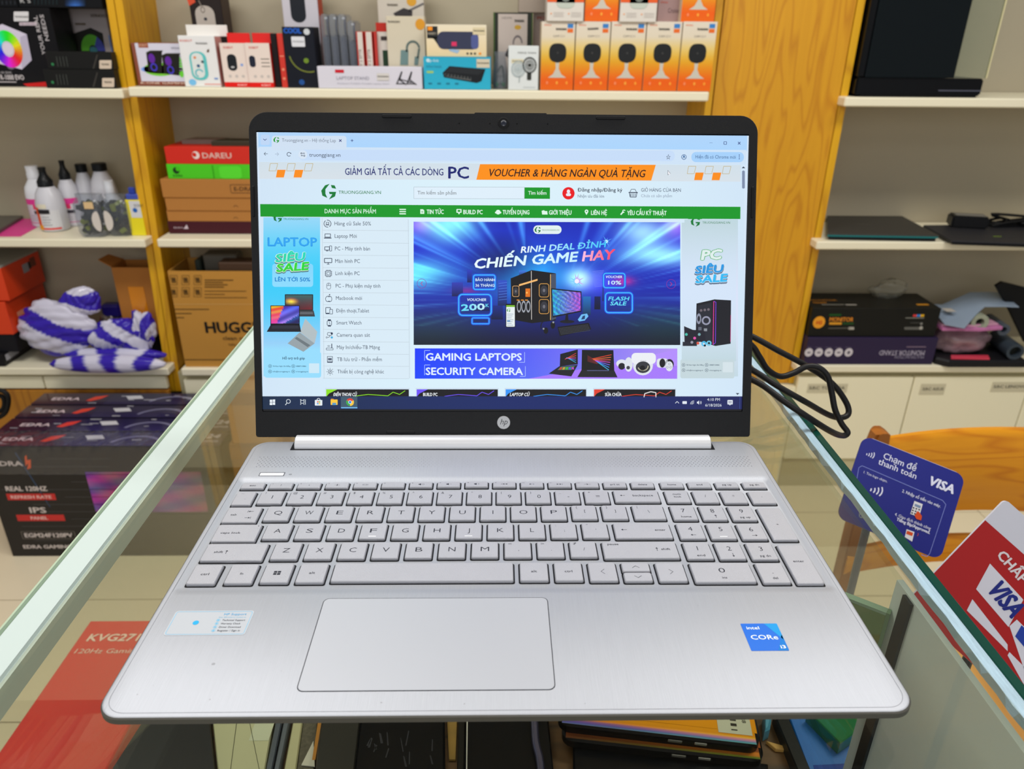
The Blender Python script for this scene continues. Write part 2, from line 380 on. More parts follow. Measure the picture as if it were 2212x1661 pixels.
CH = lambda sx, sy, dy: ('P', [(-1.9*(sx != 0)*sx*0+a*1.0, b+dy) for a, b in []])
def chev(kind, x=0, y=0, s=1):
    A = {'<': [(1, 2), (-1, 0), (1, -2)], '>': [(-1, 2), (1, 0), (-1, -2)], '^': [(-2, -.8), (0, .8), (2, -.8)], 'v': [(-2, .8), (0, -.8), (2, .8)]}[kind]
    (a, b, c) = [(x+p*s, y+q*s) for p, q in A]; t = .17
    d = (t, 0) if kind in '<>' else (0, t)
    return ('P', [(a[0]-d[0], a[1]-d[1]), (b[0]-d[0], b[1]-d[1]), (c[0]-d[0], c[1]-d[1]), (c[0]+d[0], c[1]+d[1]), (b[0]+d[0], b[1]+d[1]), (a[0]+d[0], a[1]+d[1])])
key(44.6, 59.7, 87.1, 102.6, [chev('<')]); key(63.2, 78.4, 86.8, 94.0, [chev('v')]); key(63.2, 78.4, 94.9, 102.4, [chev('^')]); key(82, 97.3, 86.6, 102.2, [chev('>')])
key(101.2, 134.3, 85.6, 102, [T('0', 0, 1.6, 3.8, 3.6), SM('ins', 0, -4.4)]); key(137.8, 152.7, 84.8, 101.6, [T('.', 0, 1), SM('del', 0, -4.4)])
key(155.8, 170.4, 84.1, 117.8, [SM('enter', 0, 2, 6.2)]); key(155.8, 170.4, 122.4, 155, [T('+', 0, -1, 2.2)])
key(-170.9, -136.6, 105.4, 120.8, [SM('shift', -9, 0, 5), ARU(-4.6, 0)])
for i, c in enumerate('ZXCVBNM'): key(-132.5+18.72*i, -117.5+18.72*i, 106.4+.18*min(i, 6), 121.6, [T(c, 0, .4, 3.9, 4.0 if c != 'M' else 4.8)])
for i, (c, d) in enumerate((('<', ','), ('>', '.'), ('?', '/'))): key(-132.5+18.72*(7+i), -117.5+18.72*(7+i), 107.4, 121.8, [T(c, -4.4, 5, 2, 2), T(d, .5, 0, 2.6)])
key(54.8, 97.3, 106.1, 121.3, [SM('pause', -15, 5.3, 6.4), ARU(9.6, .6), SM('shift', 14.6, .6, 5.2)])
for i, (c, d) in enumerate((('1', 'end'), ('2', None), ('3', 'pg dn'))):
    key(101.6+18.2*i, 116.4+18.2*i, 105.4-.4*i, 120.5-.3*i, [T(c, 0, 2.0, 3.8), SM(d, 0.6, -4.4, 6 if i else 4.6) if d else ARD(.8, -3.9)])
key(-170.9, -145.6, 122.8, 139.3, [SM('caps lock', -3.5, 0, 11.5), ('P', [(11+.35*math.cos(a), 6.6+.35*math.sin(a)) for a in [k*.8 for k in range(8)]])])
for i, c in enumerate('ASDFGHJKL'): key(-142.3+18.72*i, -127.3+18.72*i, 125.0, 139.8, [T(c, 0, .4, 3.8, None if c in 'JL' else 4.0)]+([('W',)] if c in 'FJ' else []))
for i, (c, d) in enumerate(((':', ';'), ('"', "'"))): key(-142.3+18.72*(9+i), -127.3+18.72*(9+i), 125.1, 139.8, [T(c, -4.4, 5, 2), T(d, .5, 0, 2.4)])
key(63.9, 97.3, 124.6, 139.6, [ARL(-11, .8, 1.1), SM('enter', 10.5, .5, 6.4)])
for i, c in enumerate('456'): key(101.8+18.1*i, 116.6+18.1*i, 124.0-.4*i, 139-.3*i, [T(c, 0, 2.0, 3.8)]+([('W',)] if c == '5' else [(ARL if c == '4' else ARR)(.6, -3.9)]))
key(-171, -150.6, 141.4, 157.2, [SM('tab', -5, 0, 3.6), ARL(4.6, 3.3), ('R', 2.6, 2.3, 2.85, 4.3), ARR(4.2, -3.3), ('R', 6, -4.3, 6.25, -2.3)])
for i, c in enumerate('QWERTYUIOP'): key(-146.9+18.72*i, -131.8+18.72*i, 143.3, 158.3, [T(c, 0, .4, 3.8, None if c == 'I' else (5 if c in 'WQO' else 4))])
for i, (c, d) in enumerate((('{', '['), ('}', ']'))): key(-146.9+18.72*(10+i), -131.8+18.72*(10+i), 143.7, 158.4, [T(c, -4.4, 5, 2), T(d, .5, 1.2, 2.4)])
key(78.2, 97.3, 143.5, 158.4, [T('|', -6.5, 5.3, 2), T('\\', 0, .6, 2.8)])
for i, (c, d) in enumerate((('7', 'home'), ('8', None), ('9', 'pg up'))):
    key(101.9+18.0*i, 116.6+18.0*i, 142.9-.4*i, 158-.4*i, [T(c, 0, 2.0, 3.8), SM(d, .6, -4.4, 6.2) if d else ARU(.8, -3.7)])
key(-171.1, -159.1, 159.8, 174.4, [T('~', -2, 5, 1.2, 2), T('.', 1, 0, 2.4)])
for i, (c, d) in enumerate(zip('1234567890-=', '!@#$%^&*()_+')): key(-155.8+18.72*i, -140.6+18.72*i, 161.2, 175.2, [T(c, .6, .2, 3.6), T(d, -4.6, 4.6, 2.1)])
key(69, 97.4, 162.2, 175.5, [ARL(-9, .4), SM('backspace', 4, .4, 13)])
for i, c in enumerate(('num\nlock', '/', '*', '-')): key(101.9+17.95*i, 116.6+17.95*i, 161.6-.5*i, 175-.4*i, [SM('num', 0, 2.4, 5), SM('lock', 0, -.6, 4.6)] if i == 0 else [T(c, 0, .6, 2.8 if i < 3 else 2)])
SPK_ = [('P', [(-1.6, -.5), (-1, -.5), (0, -1.1), (0, 1.1), (-1, .5), (-1.6, .5)])]
TRI = lambda x, s: ('P', [(x-.8*s, -.6), (x+.8*s, 0), (x-.8*s, .6)])
SUN = lambda r: [('P', [(r*math.cos(a), r*math.sin(a)) for a in [k*.785 for k in range(8)]])] + ([('R', -.1, 1, .1, 1.5), ('R', -.1, -1.5, .1, -1), ('R', 1, -.1, 1.6, .1), ('R', -1.6, -.1, -1, .1)] if r > .4 else [])
fnk = [[SM('esc', 0, 0, 4)], [T('?', 0, 0, 2)], SUN(.35), SUN(.55), [('R', -1.1, -.6, 1.1, -.45), ('R', -1.1, .45, 1.1, .6), ('R', -1.1, -.6, -.9, .6), ('R', .9, -.6, 1.1, .6), ('R', -1.7, -.6, -1.5, .6), ('R', 1.5, -.6, 1.7, .6)], [],
       SPK_+[T('○', 1.4, 0, 1.4)], SPK_+[('R', .8, -.1, 1.8, .1)], SPK_+[('R', .8, -.1, 1.8, .1), ('R', 1.2, -.5, 1.4, .5)], [('R', -2, -.6, -1.8, .6), TRI(-.7, -1), TRI(1.1, -1)], [TRI(-.8, 1), ('R', .5, -.6, .7, .6), ('R', 1.1, -.6, 1.3, .6)],
       [TRI(-1.1, 1), TRI(.7, 1), ('R', 1.8, -.6, 2, .6)], [('P', [(-2, .1), (2, .1), (2.2, 0), (2, -.1), (-2, -.1)]), ('P', [(-.6, 1.1), (.6, 0), (-.6, -1.1), (0, 0)])], [SM('prt sc', 0, 0, 6)], [SM('delete', 0, 0, 6)],
       [SM('home', 0, 0, 5.6)], [SM('end', 0, 0, 4)], [SM('pg up', 0, 0, 6)], [SM('pg dn', 0, 0, 6)]]
for i, lg in enumerate(fnk):
    xa = (-171+18.07*i) if i < 15 else (101.2+18.05*(i-15))
    bow = 1.6*(1-abs(i-8)/9)
    if 1 <= i <= 12: lg = lg+[T('f%d' % i, -5.6, 1.6, .8)]
    key(xa, xa+14.6, 178.3+bow, 184.9+bow*.8, lg, r=.0008)
# speaker holes (too many to pick apart): joined
bm = bmesh.new()
for sgn in (-1, 1):
    for r in range(7):
        n = 62
        for k in range(n):
            x = .1696-(k+.5*(r % 2))*.00262-.0002*(6-r); s_ = .00038*(1 if k < 24 else max(.35, 1-(k-24)/38)); y = .2055+r*.0021
            c = [bm.verts.new((sgn*x+s_*math.cos(t), y+s_*math.sin(t), .00008)) for t in (0, 1.05, 2.1, 3.14, 4.19, 5.24)]; bm.faces.new(c)
g = fin('speaker_grille', bm, M((112, 112, 118), .8), lap); L2(g); g['kind'] = 'stuff'
# power button
bm = bmesh.new(); prism(bm, rrpts(-.1638, -.1470, .1937, .1983, .0004, 2), -.0004, .0001); L2(fin('power_button_slot', bm, M((90, 92, 100), .5), lap))
bm = bmesh.new(); prism(bm, rrpts(-.1632, -.1476, .1941, .1973, .0004, 2), -.0004, .0003, .0001); L2(fin('power_button', bm, M((236, 238, 242), .3), lap))
P = Pr(lambda x, y: (x, y), lambda u, v, L: (u, v, .00006*L), .001)
P.arc(-.1432, .1958, .75, .22, -240, 60, (70, 72, 80)); P.loc(-.1432, .1958, [(-.1, -.9), (.1, -.9), (.1, 0), (-.1, 0)], (70, 72, 80))
for (sx, sy, r) in ((-.1375, .0305, .9), (-.132, .010, .35), (.098, .068, .35), (-.0565, .0075, .4), (-.02, .0065, .35), (.033, .0062, .3), (-.160, .018, .3), (-.165, .013, .3), (-.105, .026, .25), (.02, .009, .2)):
    P.disc(sx, sy, r, (158, 160, 166), n=7, ry=r*.7)
dm = P.build('deck_marks', lap); L2(dm); dm['kind'] = 'stuff'
# stickers
def sticker(name, x0, x1, y0, y1, col, draw, r=.0012, lab=None):
    bm = bmesh.new(); prism(bm, rrpts(x0, x1, y0, y1, r, 4), 0, .00014); o = L2(fin(name, bm, M(col, .35), lap))
    P = Pr(lambda x, y: (x, y), lambda u, v, L: (u, v, .00014+.00004*L), .001); draw(P); q = P.build('sticker_print', o)
    if lab: o['label'] = lab
    return o
def dintel(P):
    P.poly([(.1164, .0364), (.1290, .0364), (.1341, .0470), (.1341, .0364)], (0, 120, 205), 1)
    P.poly([(.1278, .0545), (.1343, .0545), (.1343, .0430)], (20, 150, 220), 1)
    P.text('intel', .1182, .0505, 2.0, (240, 250, 255), 2, w=6.2, b=.02); P.text('CORe', .1184, .0437, 2.9, (240, 250, 255), 2, w=13.2, b=.015); P.text('i3', .1309, .0378, 2, (240, 250, 255), 2, w=2.4, b=.03)
sticker('processor_sticker', .1160, .1343, .0364, .0546, (0, 104, 214), dintel, .0004, 'square blue sticker with white lettering')
def dhp(P):
    P.rr(-.1675, .0493, -.1293, .0653, .0012, (120, 190, 225), 1, w=.00025)
    P.disc(-.1553, .0573, 1.5, (40, 170, 225), 2)
    cy = (40, 160, 215); k = (34, 36, 46)
    P.text('HP Support', -.1432, .0625, 1.45, cy, 2, w=11.2); P.text('Scan QR code to contact us', -.1452, .0607, .8, (130, 190, 220), 2, w=13.5)
    for i, t in enumerate(('Technical Support', 'Warranty Check', 'Driver Download', 'Register / Sign in')):
        y = .0584-.0024*i; P.text(t, -.1428, y, 1.15, k, 2, w=(11.4, 9.8, 10.6, 11)[i]); P.ring(-.1448, y+.0006, .8, .2, (120, 200, 235), 2); P.disc(-.1448, y+.0006, .4, (90, 190, 235), 2, n=8)
sticker('support_sticker', -.1682, -.1286, .0487, .0659, (186, 191, 198), dhp, .0016, 'white sticker with pale blue border and printed lines')
# hinge cover
bm = bmesh.new(); lathe(bm, [(.0062, -.149), (.0070, -.1484), (.0070, .1464), (.0062, .147)], 32, (0, .2362, -.0005), ax=0)
L2(fin('hinge_cover', bm, mat('hinge_silver', (212, 213, 217), .4, .3), lap, smooth=40))
bm = bmesh.new(); abox(bm, -.1515, .1492, .2277, .2392, -.001, .00008); L2(fin('hinge_slot', bm, DARKK, lap))
# lid
TH = math.radians(20.8); lid_o = Vector((0, .2505, .0211))
bm = bmesh.new()
bx0, bx1, bv0, bv1 = -.1793, .1784, -.0205, .2080
dx0, dx1, dv1 = -.1729, .1710, .1935
def ol(ins, w, r=.0115): 
    P_ = []
    for p in rrpts(bx0+ins, bx1-ins, bv0+ins, bv1-ins, r, 8): P_.append((p[0], p[1], w))
    return P_
def mixr(r1, r0):   # big radius above, small below
    a = rrpts(bx0, bx1, bv0, bv1, r1, 8); b = rrpts(bx0, bx1, bv0, bv1, r0, 8); n = len(a)//2; return a[:n]+b[n:]
mo = mixr(.0125, .002)
cx_, cy_ = 0, .094
sc_ = lambda k, w: [(cx_+(p[0]-cx_)*k, cy_+(p[1]-cy_)*k, w) for p in mo]
inner = [(p[0], p[1], .0012) for p in rrpts(dx0-.0013, dx1+.0013, -.0021, dv1+.0016, .0008, 8)]
inn0 = [(p[0], p[1], -.0004) for p in rrpts(dx0-.0011, dx1+.0011, -.0019, dv1+.0014, .0007, 8)]
loft(bm, [sc_(.985, -.0048), sc_(.998, -.0040), sc_(1, -.0025), sc_(1, .0004), sc_(.997, .0012), inner, inn0], mi=0)
for f in bm.faces:
    if f.calc_center_median().z < -.0030: f.material_index = 1
lid = fin('lid', bm, [BEZ, SILVER], lap, smooth=35)
lid.location = lid_o-LO; lid.rotation_euler = (math.pi/2-TH, 0, 0)
bm = bmesh.new(); prism(bm, rrpts(-.0218, .0288, .2072, .2086, .0006, 2), -.0035, .0008); fin('lid_lip', bm, BEZ, lid)
bm = bmesh.new(); abox(bm, dx0-.001, dx1+.001, -.0016, dv1+.001, -.0003, 0); pan = fin('panel_border', bm, M((3, 3, 12), .3), lid)
def bar(x0, x1, v0, v1, z=.0020, name='rubber_bumper'):
    bm = bmesh.new(); prism(bm, rrpts(x0, x1, v0, v1, min((x1-x0), (v1-v0))*.35, 3), .0005, z, .0003); fin(name, bm, M((12, 12, 14), .5), lid)
bar(-.0862, -.0658, .2044, .2066); bar(.0635, .0841, .2044, .2066); bar(-.1778, -.1762, .1358, .1570); bar(.1747, .1763, .1368, .1585)
bar(-.0856, -.0650, -.0180, -.0158, .0015); bar(.0631, .0834, -.0180, -.0158, .0015)
bm = bmesh.new(); lathe(bm, [(.0042, .0008), (.0042, .00135), (.0036, .0014)], 24, (-.0014, .2014, 0), mi=0); wc = fin('webcam', bm, M((10, 10, 12), .25), lid)
bm = bmesh.new(); lathe(bm, [(.0021, .0013), (.0021, .0016), (.0012, .0017)], 20, (-.0014, .2014, 0)); fin('webcam_lens', bm, M((34, 38, 52), .05, 0, 1), lid)
for mx in (-.0325, .0295, -.011, .008):
    bm = bmesh.new(); lathe(bm, [(.0005, .0011), (.0005, .0013)], 8, (mx, .2010, 0)); fin('microphone_hole', bm, M((2, 2, 2), .8), lid)
bm = bmesh.new(); lathe(bm, [(.0048, .001), (.0048, .0014), (.0046, .0015)], 32, (-.0011, -.0098, 0)); lg = fin('logo', bm, M((150, 150, 152), .3, .8), lid)
lg['label'] = 'round chrome maker emblem'
P = Pr(lambda x, y: (x, y), lambda u, v, L: (u, v, .00152+.00003*L), .001)
P.text('hp', -.0036, -.0112, 4.1, (16, 16, 20), 1, w=5.0, it=.28, b=-.008)
P.build('logo_letters', lid)
P = None
# ================================================================ what the screen shows
def homog(src, dst):
    A = []; B = []
    for (x, y), (u, v) in zip(src, dst):
        A.append([x, y, 1, 0, 0, 0, -u*x, -u*y]); B.append(u); A.append([0, 0, 0, x, y, 1, -v*x, -v*y]); B.append(v)
    h = np.linalg.solve(np.array(A, float), np.array(B, float)); return h
hh = homog([(558, 289), (1614, 294), (571, 883), (1599, 883)], [(dx0, dv1), (dx1, dv1), (dx0, 0), (dx1, 0)])
def hm(x, y):
    d = hh[6]*x+hh[7]*y+1; return ((hh[0]*x+hh[1]*y+hh[2])/d, (hh[3]*x+hh[4]*y+hh[5])/d)
Q = Pr(hm, lambda u, v, L: (u, v, .00002+.000012*L), .344/1043, .1935/592)
R = Q.rect; t = Q.text
NAVY = (20, 30, 110); INK = (55, 65, 85); GREEN = (12, 150, 35); DG = (10, 120, 50)
R(558, 289, 1614, 883, (212, 230, 248), 0, (218, 234, 248))
R(558, 289, 1614, 323, (175, 212, 250), 1, (170, 212, 252))
Q.grid(562, 350, 1608, 855, 20, 10, lambda a, b: (208+10*math.sin(a*3.1), 228+12*math.sin(a*3.1), 246+4*math.sin(a*3.1)), 1)
Q.rr(563, 292, 583, 314, 4, (190, 214, 245), 2); Q.rr(587, 294, 748, 326, 6, (208, 224, 242), 2)
R(560, 320, 1612, 352, (206, 226, 246), 2); Q.rr(722, 324, 1457, 347, 10, (198, 220, 248), 3); Q.rr(645, 324, 800, 347, 10, (198, 220, 248), 3)
Q.pl([(569, 301), (572.5, 304), (576, 301)], 1.2, NAVY, 3)
def G(x, y, r, c, L=4, clip=None):
    Q.poly([(x+.1*r, y-r), (x-.5*r, y-.8*r), (x-r, y-.1*r), (x-.85*r, y+.55*r), (x-.2*r, y+.85*r), (x-.45*r, y+.3*r), (x-.45*r, y-.3*r)], c, L)
    Q.poly([(x+.25*r, y-.85*r), (x+.75*r, y-.8*r), (x+.95*r, y-.35*r), (x+.4*r, y-.45*r)], c, L)
    Q.poly([(x, y+.05*r), (x+.95*r, y+.05*r), (x+.8*r, y+.65*r), (x, y+1.05*r), (x+.45*r, y+.35*r), (x+.1*r, y+.35*r)], c, L)
G(597, 303, 6.5, GREEN)
t('Truonggiang.vn - Hệ thống Lap', 609, 307, 7, (120, 130, 145), 4, w=114); t('×', 732, 309, 9, NAVY, 4, b=.02); t('+', 757, 308.5, 8.5, NAVY, 4)
t('←', 570, 337, 8, INK, 4); t('→', 594, 337.5, 8, (160, 175, 195), 4); Q.arc(624, 334, 4, 1.2, 20, 320, INK, 4); Q.poly([(626, 331), (629, 331), (629, 334)], INK, 4)
Q.disc(654, 334.5, 9.5, (214, 228, 244), 4); Q.ring(651, 332, 1.5, 1, INK, 5); R(654, 331, 658, 332.5, INK, 5); R(650, 336, 654, 337.5, INK, 5); Q.ring(657, 337, 1.5, 1, INK, 5)
t('truonggiang.vn', 668, 339, 8, INK, 5, w=66)
t('—', 1532, 309, 4.5, NAVY, 4, w=7); Q.rr(1563, 304, 1570, 311, 1.5, NAVY, 4, w=1); t('×', 1593.5, 313, 10, NAVY, 4)
t('☆', 1438, 343, 9, INK, 5, w=10); Q.ring(1477, 338, 5, 1.2, (20, 90, 150), 5); Q.disc(1477, 336.5, 1.8, (20, 90, 150), 5); Q.arc(1477, 341, 2.5, 1.2, 10, 170, (20, 90, 150), 5)
Q.rr(1493, 327, 1607, 349, 10, (165, 208, 250), 4); t('Hiện đã có Chrome mới', 1502, 341, 7.2, (50, 90, 140), 5, w=87)
for k in (333.5, 337.5, 341.5): Q.disc(1597, k, 1.1, NAVY, 5, n=8)
# banner
R(560, 353, 1600, 389, (208, 222, 232), 2, (214, 224, 232))
def deco(x, y):
    for i in (0, 1, 2):
        X = x+i*38; q = [(X+3, y), (X+19, y), (X+15, y+16), (X, y+16)]; Q.pl(q+[q[0]], .9, (190, 165, 90), 4)
    for i in (0, 1): X = x+15+i*38; Q.poly([(X+3, y+13.5), (X+21, y+13.5), (X+17, y+30), (X, y+30)], (250, 140, 15), 4)
deco(581, 354); deco(1484, 358)
t('GIẢM GIÁ TẤT CẢ CÁC DÒNG', 745, 378, 14, NAVY, 4, w=209, b=.012); t('PC', 968, 385, 24, NAVY, 4, w=43, b=.03)
Q.poly([(1036, 354.5), (1416, 355), (1406, 389), (1028, 388)], (252, 143, 8), 4)
t('VOUCHER & HÀNG NGÀN QUÀ TẶNG', 1053, 380.5, 15.5, (40, 15, 15), 5, w=336, it=.22, b=.016)
Q.poly([(1442, 367), (1442, 377), (1444.5, 375), (1446, 378), (1447, 377.5), (1445.5, 374.5), (1448, 374)], (240, 240, 245), 5); Q.pl([(1442, 367), (1442, 377), (1444.5, 375)], .6, INK, 6); Q.line(1442, 367, 1448, 374, .6, INK, 6)
Q.poly([(1602, 362), (1606, 358), (1610, 362)], INK, 4); Q.rr(1603, 367, 1609, 406, 2.5, (125, 140, 170), 4); Q.poly([(1589, 849), (1593, 853), (1597, 849)], INK, 4)
# header
G(710, 414, 16.5, DG, 4); t('TRUONGGIANG.VN', 731, 419, 6.8, DG, 4, w=90, b=.006)
R(893, 404, 1132, 429, (222, 238, 250), 3); Q.frame(893, 404, 1132, 429, .9, (180, 195, 205), 4); t('Tìm kiếm sản phẩm', 901, 420, 7.5, (110, 115, 120), 5, w=83)
R(1131.5, 404.5, 1187, 429, GREEN, 4); t('Tìm kiếm', 1140, 420, 7.6, (225, 245, 235), 5, w=39, b=.012)
Q.disc(1227, 417, 13.2, (232, 10, 20), 4, n=28); Q.disc(1227, 413, 3.6, (235, 235, 245), 5, ry=4.2); Q.rr(1221.5, 417, 1232.5, 423, 3, (235, 235, 245), 5)
t('Đăng nhập/Đăng ký', 1247, 413, 7.4, (25, 35, 60), 4, w=96, b=.02); t('Nhận ưu đãi lớn', 1247, 426, 6.2, (90, 105, 130), 4, w=57)
for k in (1361, 1364.5, 1368, 1371.5): Q.line(k, 417, k+.2, 424, 1.2, (45, 55, 80), 5)
R(1357, 414, 1377, 416, (45, 55, 80), 4); Q.pl([(1359, 416), (1360.5, 425), (1373.5, 425), (1375, 416)], 1.3, (45, 55, 80), 4); Q.pl([(1360, 414), (1363, 408), (1371, 408), (1374, 414)], 1.1, (45, 55, 80), 4)
t('GIỎ HÀNG CỦA BẠN', 1384, 413, 7.2, (50, 62, 90), 4, w=86); t('Chưa có sản phẩm', 1384, 425, 6.2, (140, 155, 175), 4, w=67)
Q.poly([(562, 441.5), (1599.5, 445.5), (1599.2, 472), (562.6, 468.5)], GREEN, 4)
W_ = (222, 248, 232)
t('DANH MỤC SẢN PHẨM', 701, 461, 9, W_, 5, w=109, b=.01)
for k in (452.5, 457.2, 462): R(862, k-1.2, 876, k+1.2, W_, 5)
for s_, x, w in (('TIN TỨC', 921, 36), ('BUILD PC', 1000, 41), ('TUYỂN DỤNG', 1085, 57), ('GIỚI THIỆU', 1185, 48), ('LIÊN HỆ', 1276, 34), ('YÊU CẦU KỸ THUẬT', 1354, 85)):
    t(s_, x, 462+(x-921)*.004, 9, W_, 5, w=w, b=.03)
Q.poly([(907, 452), (913, 452), (915.5, 455), (915.5, 462), (907, 462)], W_, 5); R(909, 456, 913.5, 457, GREEN, 6); R(909, 458.5, 913.5, 459.5, GREEN, 6)
Q.rr(985, 451.5, 996, 459.5, 1, W_, 5); R(987.5, 453.5, 993.5, 457.5, GREEN, 6); R(989, 459, 992, 462.5, W_, 5); Q.disc(1075, 458, 5.2, W_, 5, n=10); Q.disc(1070, 459, 2, W_, 5, n=8); Q.disc(1080, 459, 2, W_, 5, n=8)
Q.poly([(1169, 455), (1174, 453.5), (1176, 455.5), (1181, 455.5), (1182, 463), (1170, 463)], W_, 5)
Q.disc(1266, 456, 4, W_, 5); Q.poly([(1262.5, 458), (1269.5, 458), (1266, 464)], W_, 5); Q.disc(1266, 456, 1.6, GREEN, 6, n=8)
Q.line(1340, 463, 1346, 456, 3, W_, 5); Q.arc(1347, 455.5, 2.6, 1.8, 20, 290, W_, 5)
# category list
R(695, 471, 884, 817, (216, 234, 246), 2); Q.line(695.5, 471, 699.5, 817, .8, (185, 200, 212), 4); Q.line(881, 474, 883.5, 817, .8, (185, 200, 212), 4)
cats = ['Hàng cũ Sale 50%', 'Laptop Mới', 'PC - Máy tính bàn', 'Màn hình PC', 'Linh kiện PC', 'PC - Phụ kiện máy tính', 'Macbook mới', 'Điện thoại,Tablet', 'Smart Watch', 'Camera quan sát', 'Máy In/chiếu-TB Mạng', 'TB lưu trữ - Phần mềm', 'Thiết bị công nghệ khác']
cw = (78, 47, 75, 53, 52, 96, 56, 71, 54, 72, 93, 97, 101); cyl = (487, 514, 541, 568, 594.5, 621.5, 648, 675, 701, 727.5, 754, 780, 806.5)
K = (38, 48, 75)
for i, (c, w, y) in enumerate(zip(cats, cw, cyl)):
    x = 722+.5*i; t(c, x, y, 8, (60, 72, 92), 4, w=w)
    Q.line(697, y+10.5, 882.5, y+11.5, .8, (190, 204, 214), 4)
    ix, iy = 707+.45*i, y-3.5
    if i == 0: Q.arc(ix, iy, 7.5, 1.3, -60, 100, K, 4); Q.arc(ix, iy, 7.5, 1.3, 120, 280, K, 4); Q.frame(ix-3, iy-3, ix+3, iy+1, 1, K, 4); R(ix-4, iy+2, ix+4, iy+3.5, K, 4)
    elif i == 1: Q.frame(ix-6, iy-5, ix+6, iy+2, 1.3, K, 4); R(ix-8, iy+3, ix+8, iy+5, K, 4)
    elif i == 2: Q.frame(ix-7, iy-4, ix+3, iy+3, 1.3, K, 4); R(ix-4, iy+4, ix+1, iy+5.5, K, 4); Q.frame(ix+3.5, iy-6, ix+8, iy+5, 1.1, K, 4)
    elif i == 3: Q.frame(ix-8, iy-6, ix+8, iy+3, 1.5, K, 4); R(ix-.7, iy+3, ix+.7, iy+6, K, 4); R(ix-3, iy+6, ix+3, iy+7, K, 4)
    elif i == 4:
        Q.frame(ix-5.5, iy-5.5, ix+5.5, iy+5.5, 1.2, K, 4); Q.frame(ix-2.8, iy-2.8, ix+2.8, iy+2.8, .9, K, 4)
        for k in range(-2, 3):
            for s2 in (-1, 1): R(ix+k*2.2-.4, iy+s2*7-1.2, ix+k*2.2+.4, iy+s2*7+1.2, K, 4); R(ix+s2*7-1.2, iy+k*2.2-.4, ix+s2*7+1.2, iy+k*2.2+.4, K, 4)
    elif i == 5: Q.rr(ix-4.5, iy-7, ix+5, iy+7.5, 4.5, (90, 98, 115), 4, w=1); Q.line(ix-4, iy-1, ix+4.5, iy-1, .9, K, 4); Q.line(ix, iy-6.5, ix, iy-1, .9, K, 4)
    elif i == 6: Q.ring(ix-2, iy+1.5, 5, 1, K, 4, ry=6); Q.ring(ix+2, iy+1.5, 4.6, 1, K, 4, ry=6); Q.poly([(ix, iy-5.5), (ix+.5, iy-8.5), (ix+3, iy-9.5), (ix+2.6, iy-7)], K, 4); Q.rr(ix-4.5, iy-2.6, ix+4.5, iy+5.5, 3.4, (216, 234, 246), 5)
    elif i == 7: Q.frame(ix-7, iy-7, ix+3, iy+6, 1.3, K, 4); R(ix-7, iy+4.5, ix+1, iy+7, K, 4); R(ix+.5, iy-3.5, ix+8, iy+7, (216, 234, 246), 5); Q.frame(ix+1.5, iy-3, ix+7.5, iy+7, 1.1, K, 6)
    elif i == 8: Q.rr(ix-5, iy-5, ix+5.5, iy+6, 2, K, 4, w=1.2); R(ix-3, iy-7.5, ix+3.5, iy-5, K, 4); R(ix-3, iy+6, ix+3.5, iy+8, K, 4); Q.pl([(ix, iy-2.5), (ix, iy+1), (ix+2, iy+2.5)], .9, K, 4)
    elif i == 9: Q.rr(ix-5, iy-6, ix+6, iy+1, 2.5, K, 4, w=1); Q.disc(ix+5, iy-3.5, 2.5, K, 4); Q.pl([(ix-4, iy+5), (ix, iy+4), (ix+1, iy+1)], 1, K, 4); Q.ring(ix-6, iy+5, 1.5, .8, K, 4); Q.disc(ix+5, iy+5, 2.5, (60, 175, 225), 4)
    elif i == 10: Q.rr(ix-8, iy+1, ix+8, iy+6, 1.5, K, 4, w=1); Q.line(ix+4.5, iy-8, ix+4.5, iy+1, 1.8, K, 4); Q.arc(ix-2, iy+1, 5, .8, 50, 130, K, 4); Q.arc(ix-2, iy+1, 3, .8, 50, 130, K, 4)
    elif i == 11: Q.rr(ix-6, iy-7, ix+6, iy+7, 1, K, 4, w=1.1); R(ix-4, iy-3, ix+4, iy+2, (85, 95, 115), 4); R(ix-5, iy+4.5, ix+5, iy+6.5, K, 4)
    else:
        Q.ring(ix, iy, 4, 1.1, K, 4); Q.poly([(ix+.8, iy-2.5), (ix-1.5, iy+.5), (ix-.8, iy+2.5), (ix+1.5, iy-.5)], K, 4)
        for k in range(8): a = k*math.pi/4; Q.line(ix+6*math.cos(a), iy+6*math.sin(a), ix+8*math.cos(a), iy+8*math.sin(a), 1, K, 4)
# left advert
Q.grid(569, 470, 691, 813, 4, 24, lambda a, b: (150-95*math.sin(min(1, b*1.25)*math.pi)**1.2, 215-12*math.sin(b*3.1), 248) if b < .8 else (150, 220, 252), 2)
Q.rr(571, 760, 693, 816, 5, (150, 220, 252), 3)
G(600, 471, 9.5, DG, 4); R(588, 458, 612, 469.3, GREEN, 5); t('TRUONGGIANG.VN', 612, 475.5, 4, DG, 4, w=53)
t('LAPTOP', 579, 532, 18, (15, 130, 215), 4, w=104, b=.035); t('LAPTOP', 579.6, 531.3, 17, (45, 165, 245), 5, w=103, b=.01)
Q.rr(588, 570, 676, 620, 6, (130, 212, 250), 3, c2=(140, 218, 252))
for dx_, dy_, L_, ca, cb in ((0, 2.5, 4, (70, 120, 120), (70, 120, 120)), (0, 0, 5, (225, 245, 235), (225, 245, 235))):
    t('SIÊU', 595+dx_, 567+dy_, 16.5, ca, L_, w=61, it=.22, b=.12, rot=4); t('SALE', 597+dx_, 588+dy_, 16.5, ca, L_, w=67, it=.22, b=.12, rot=4)
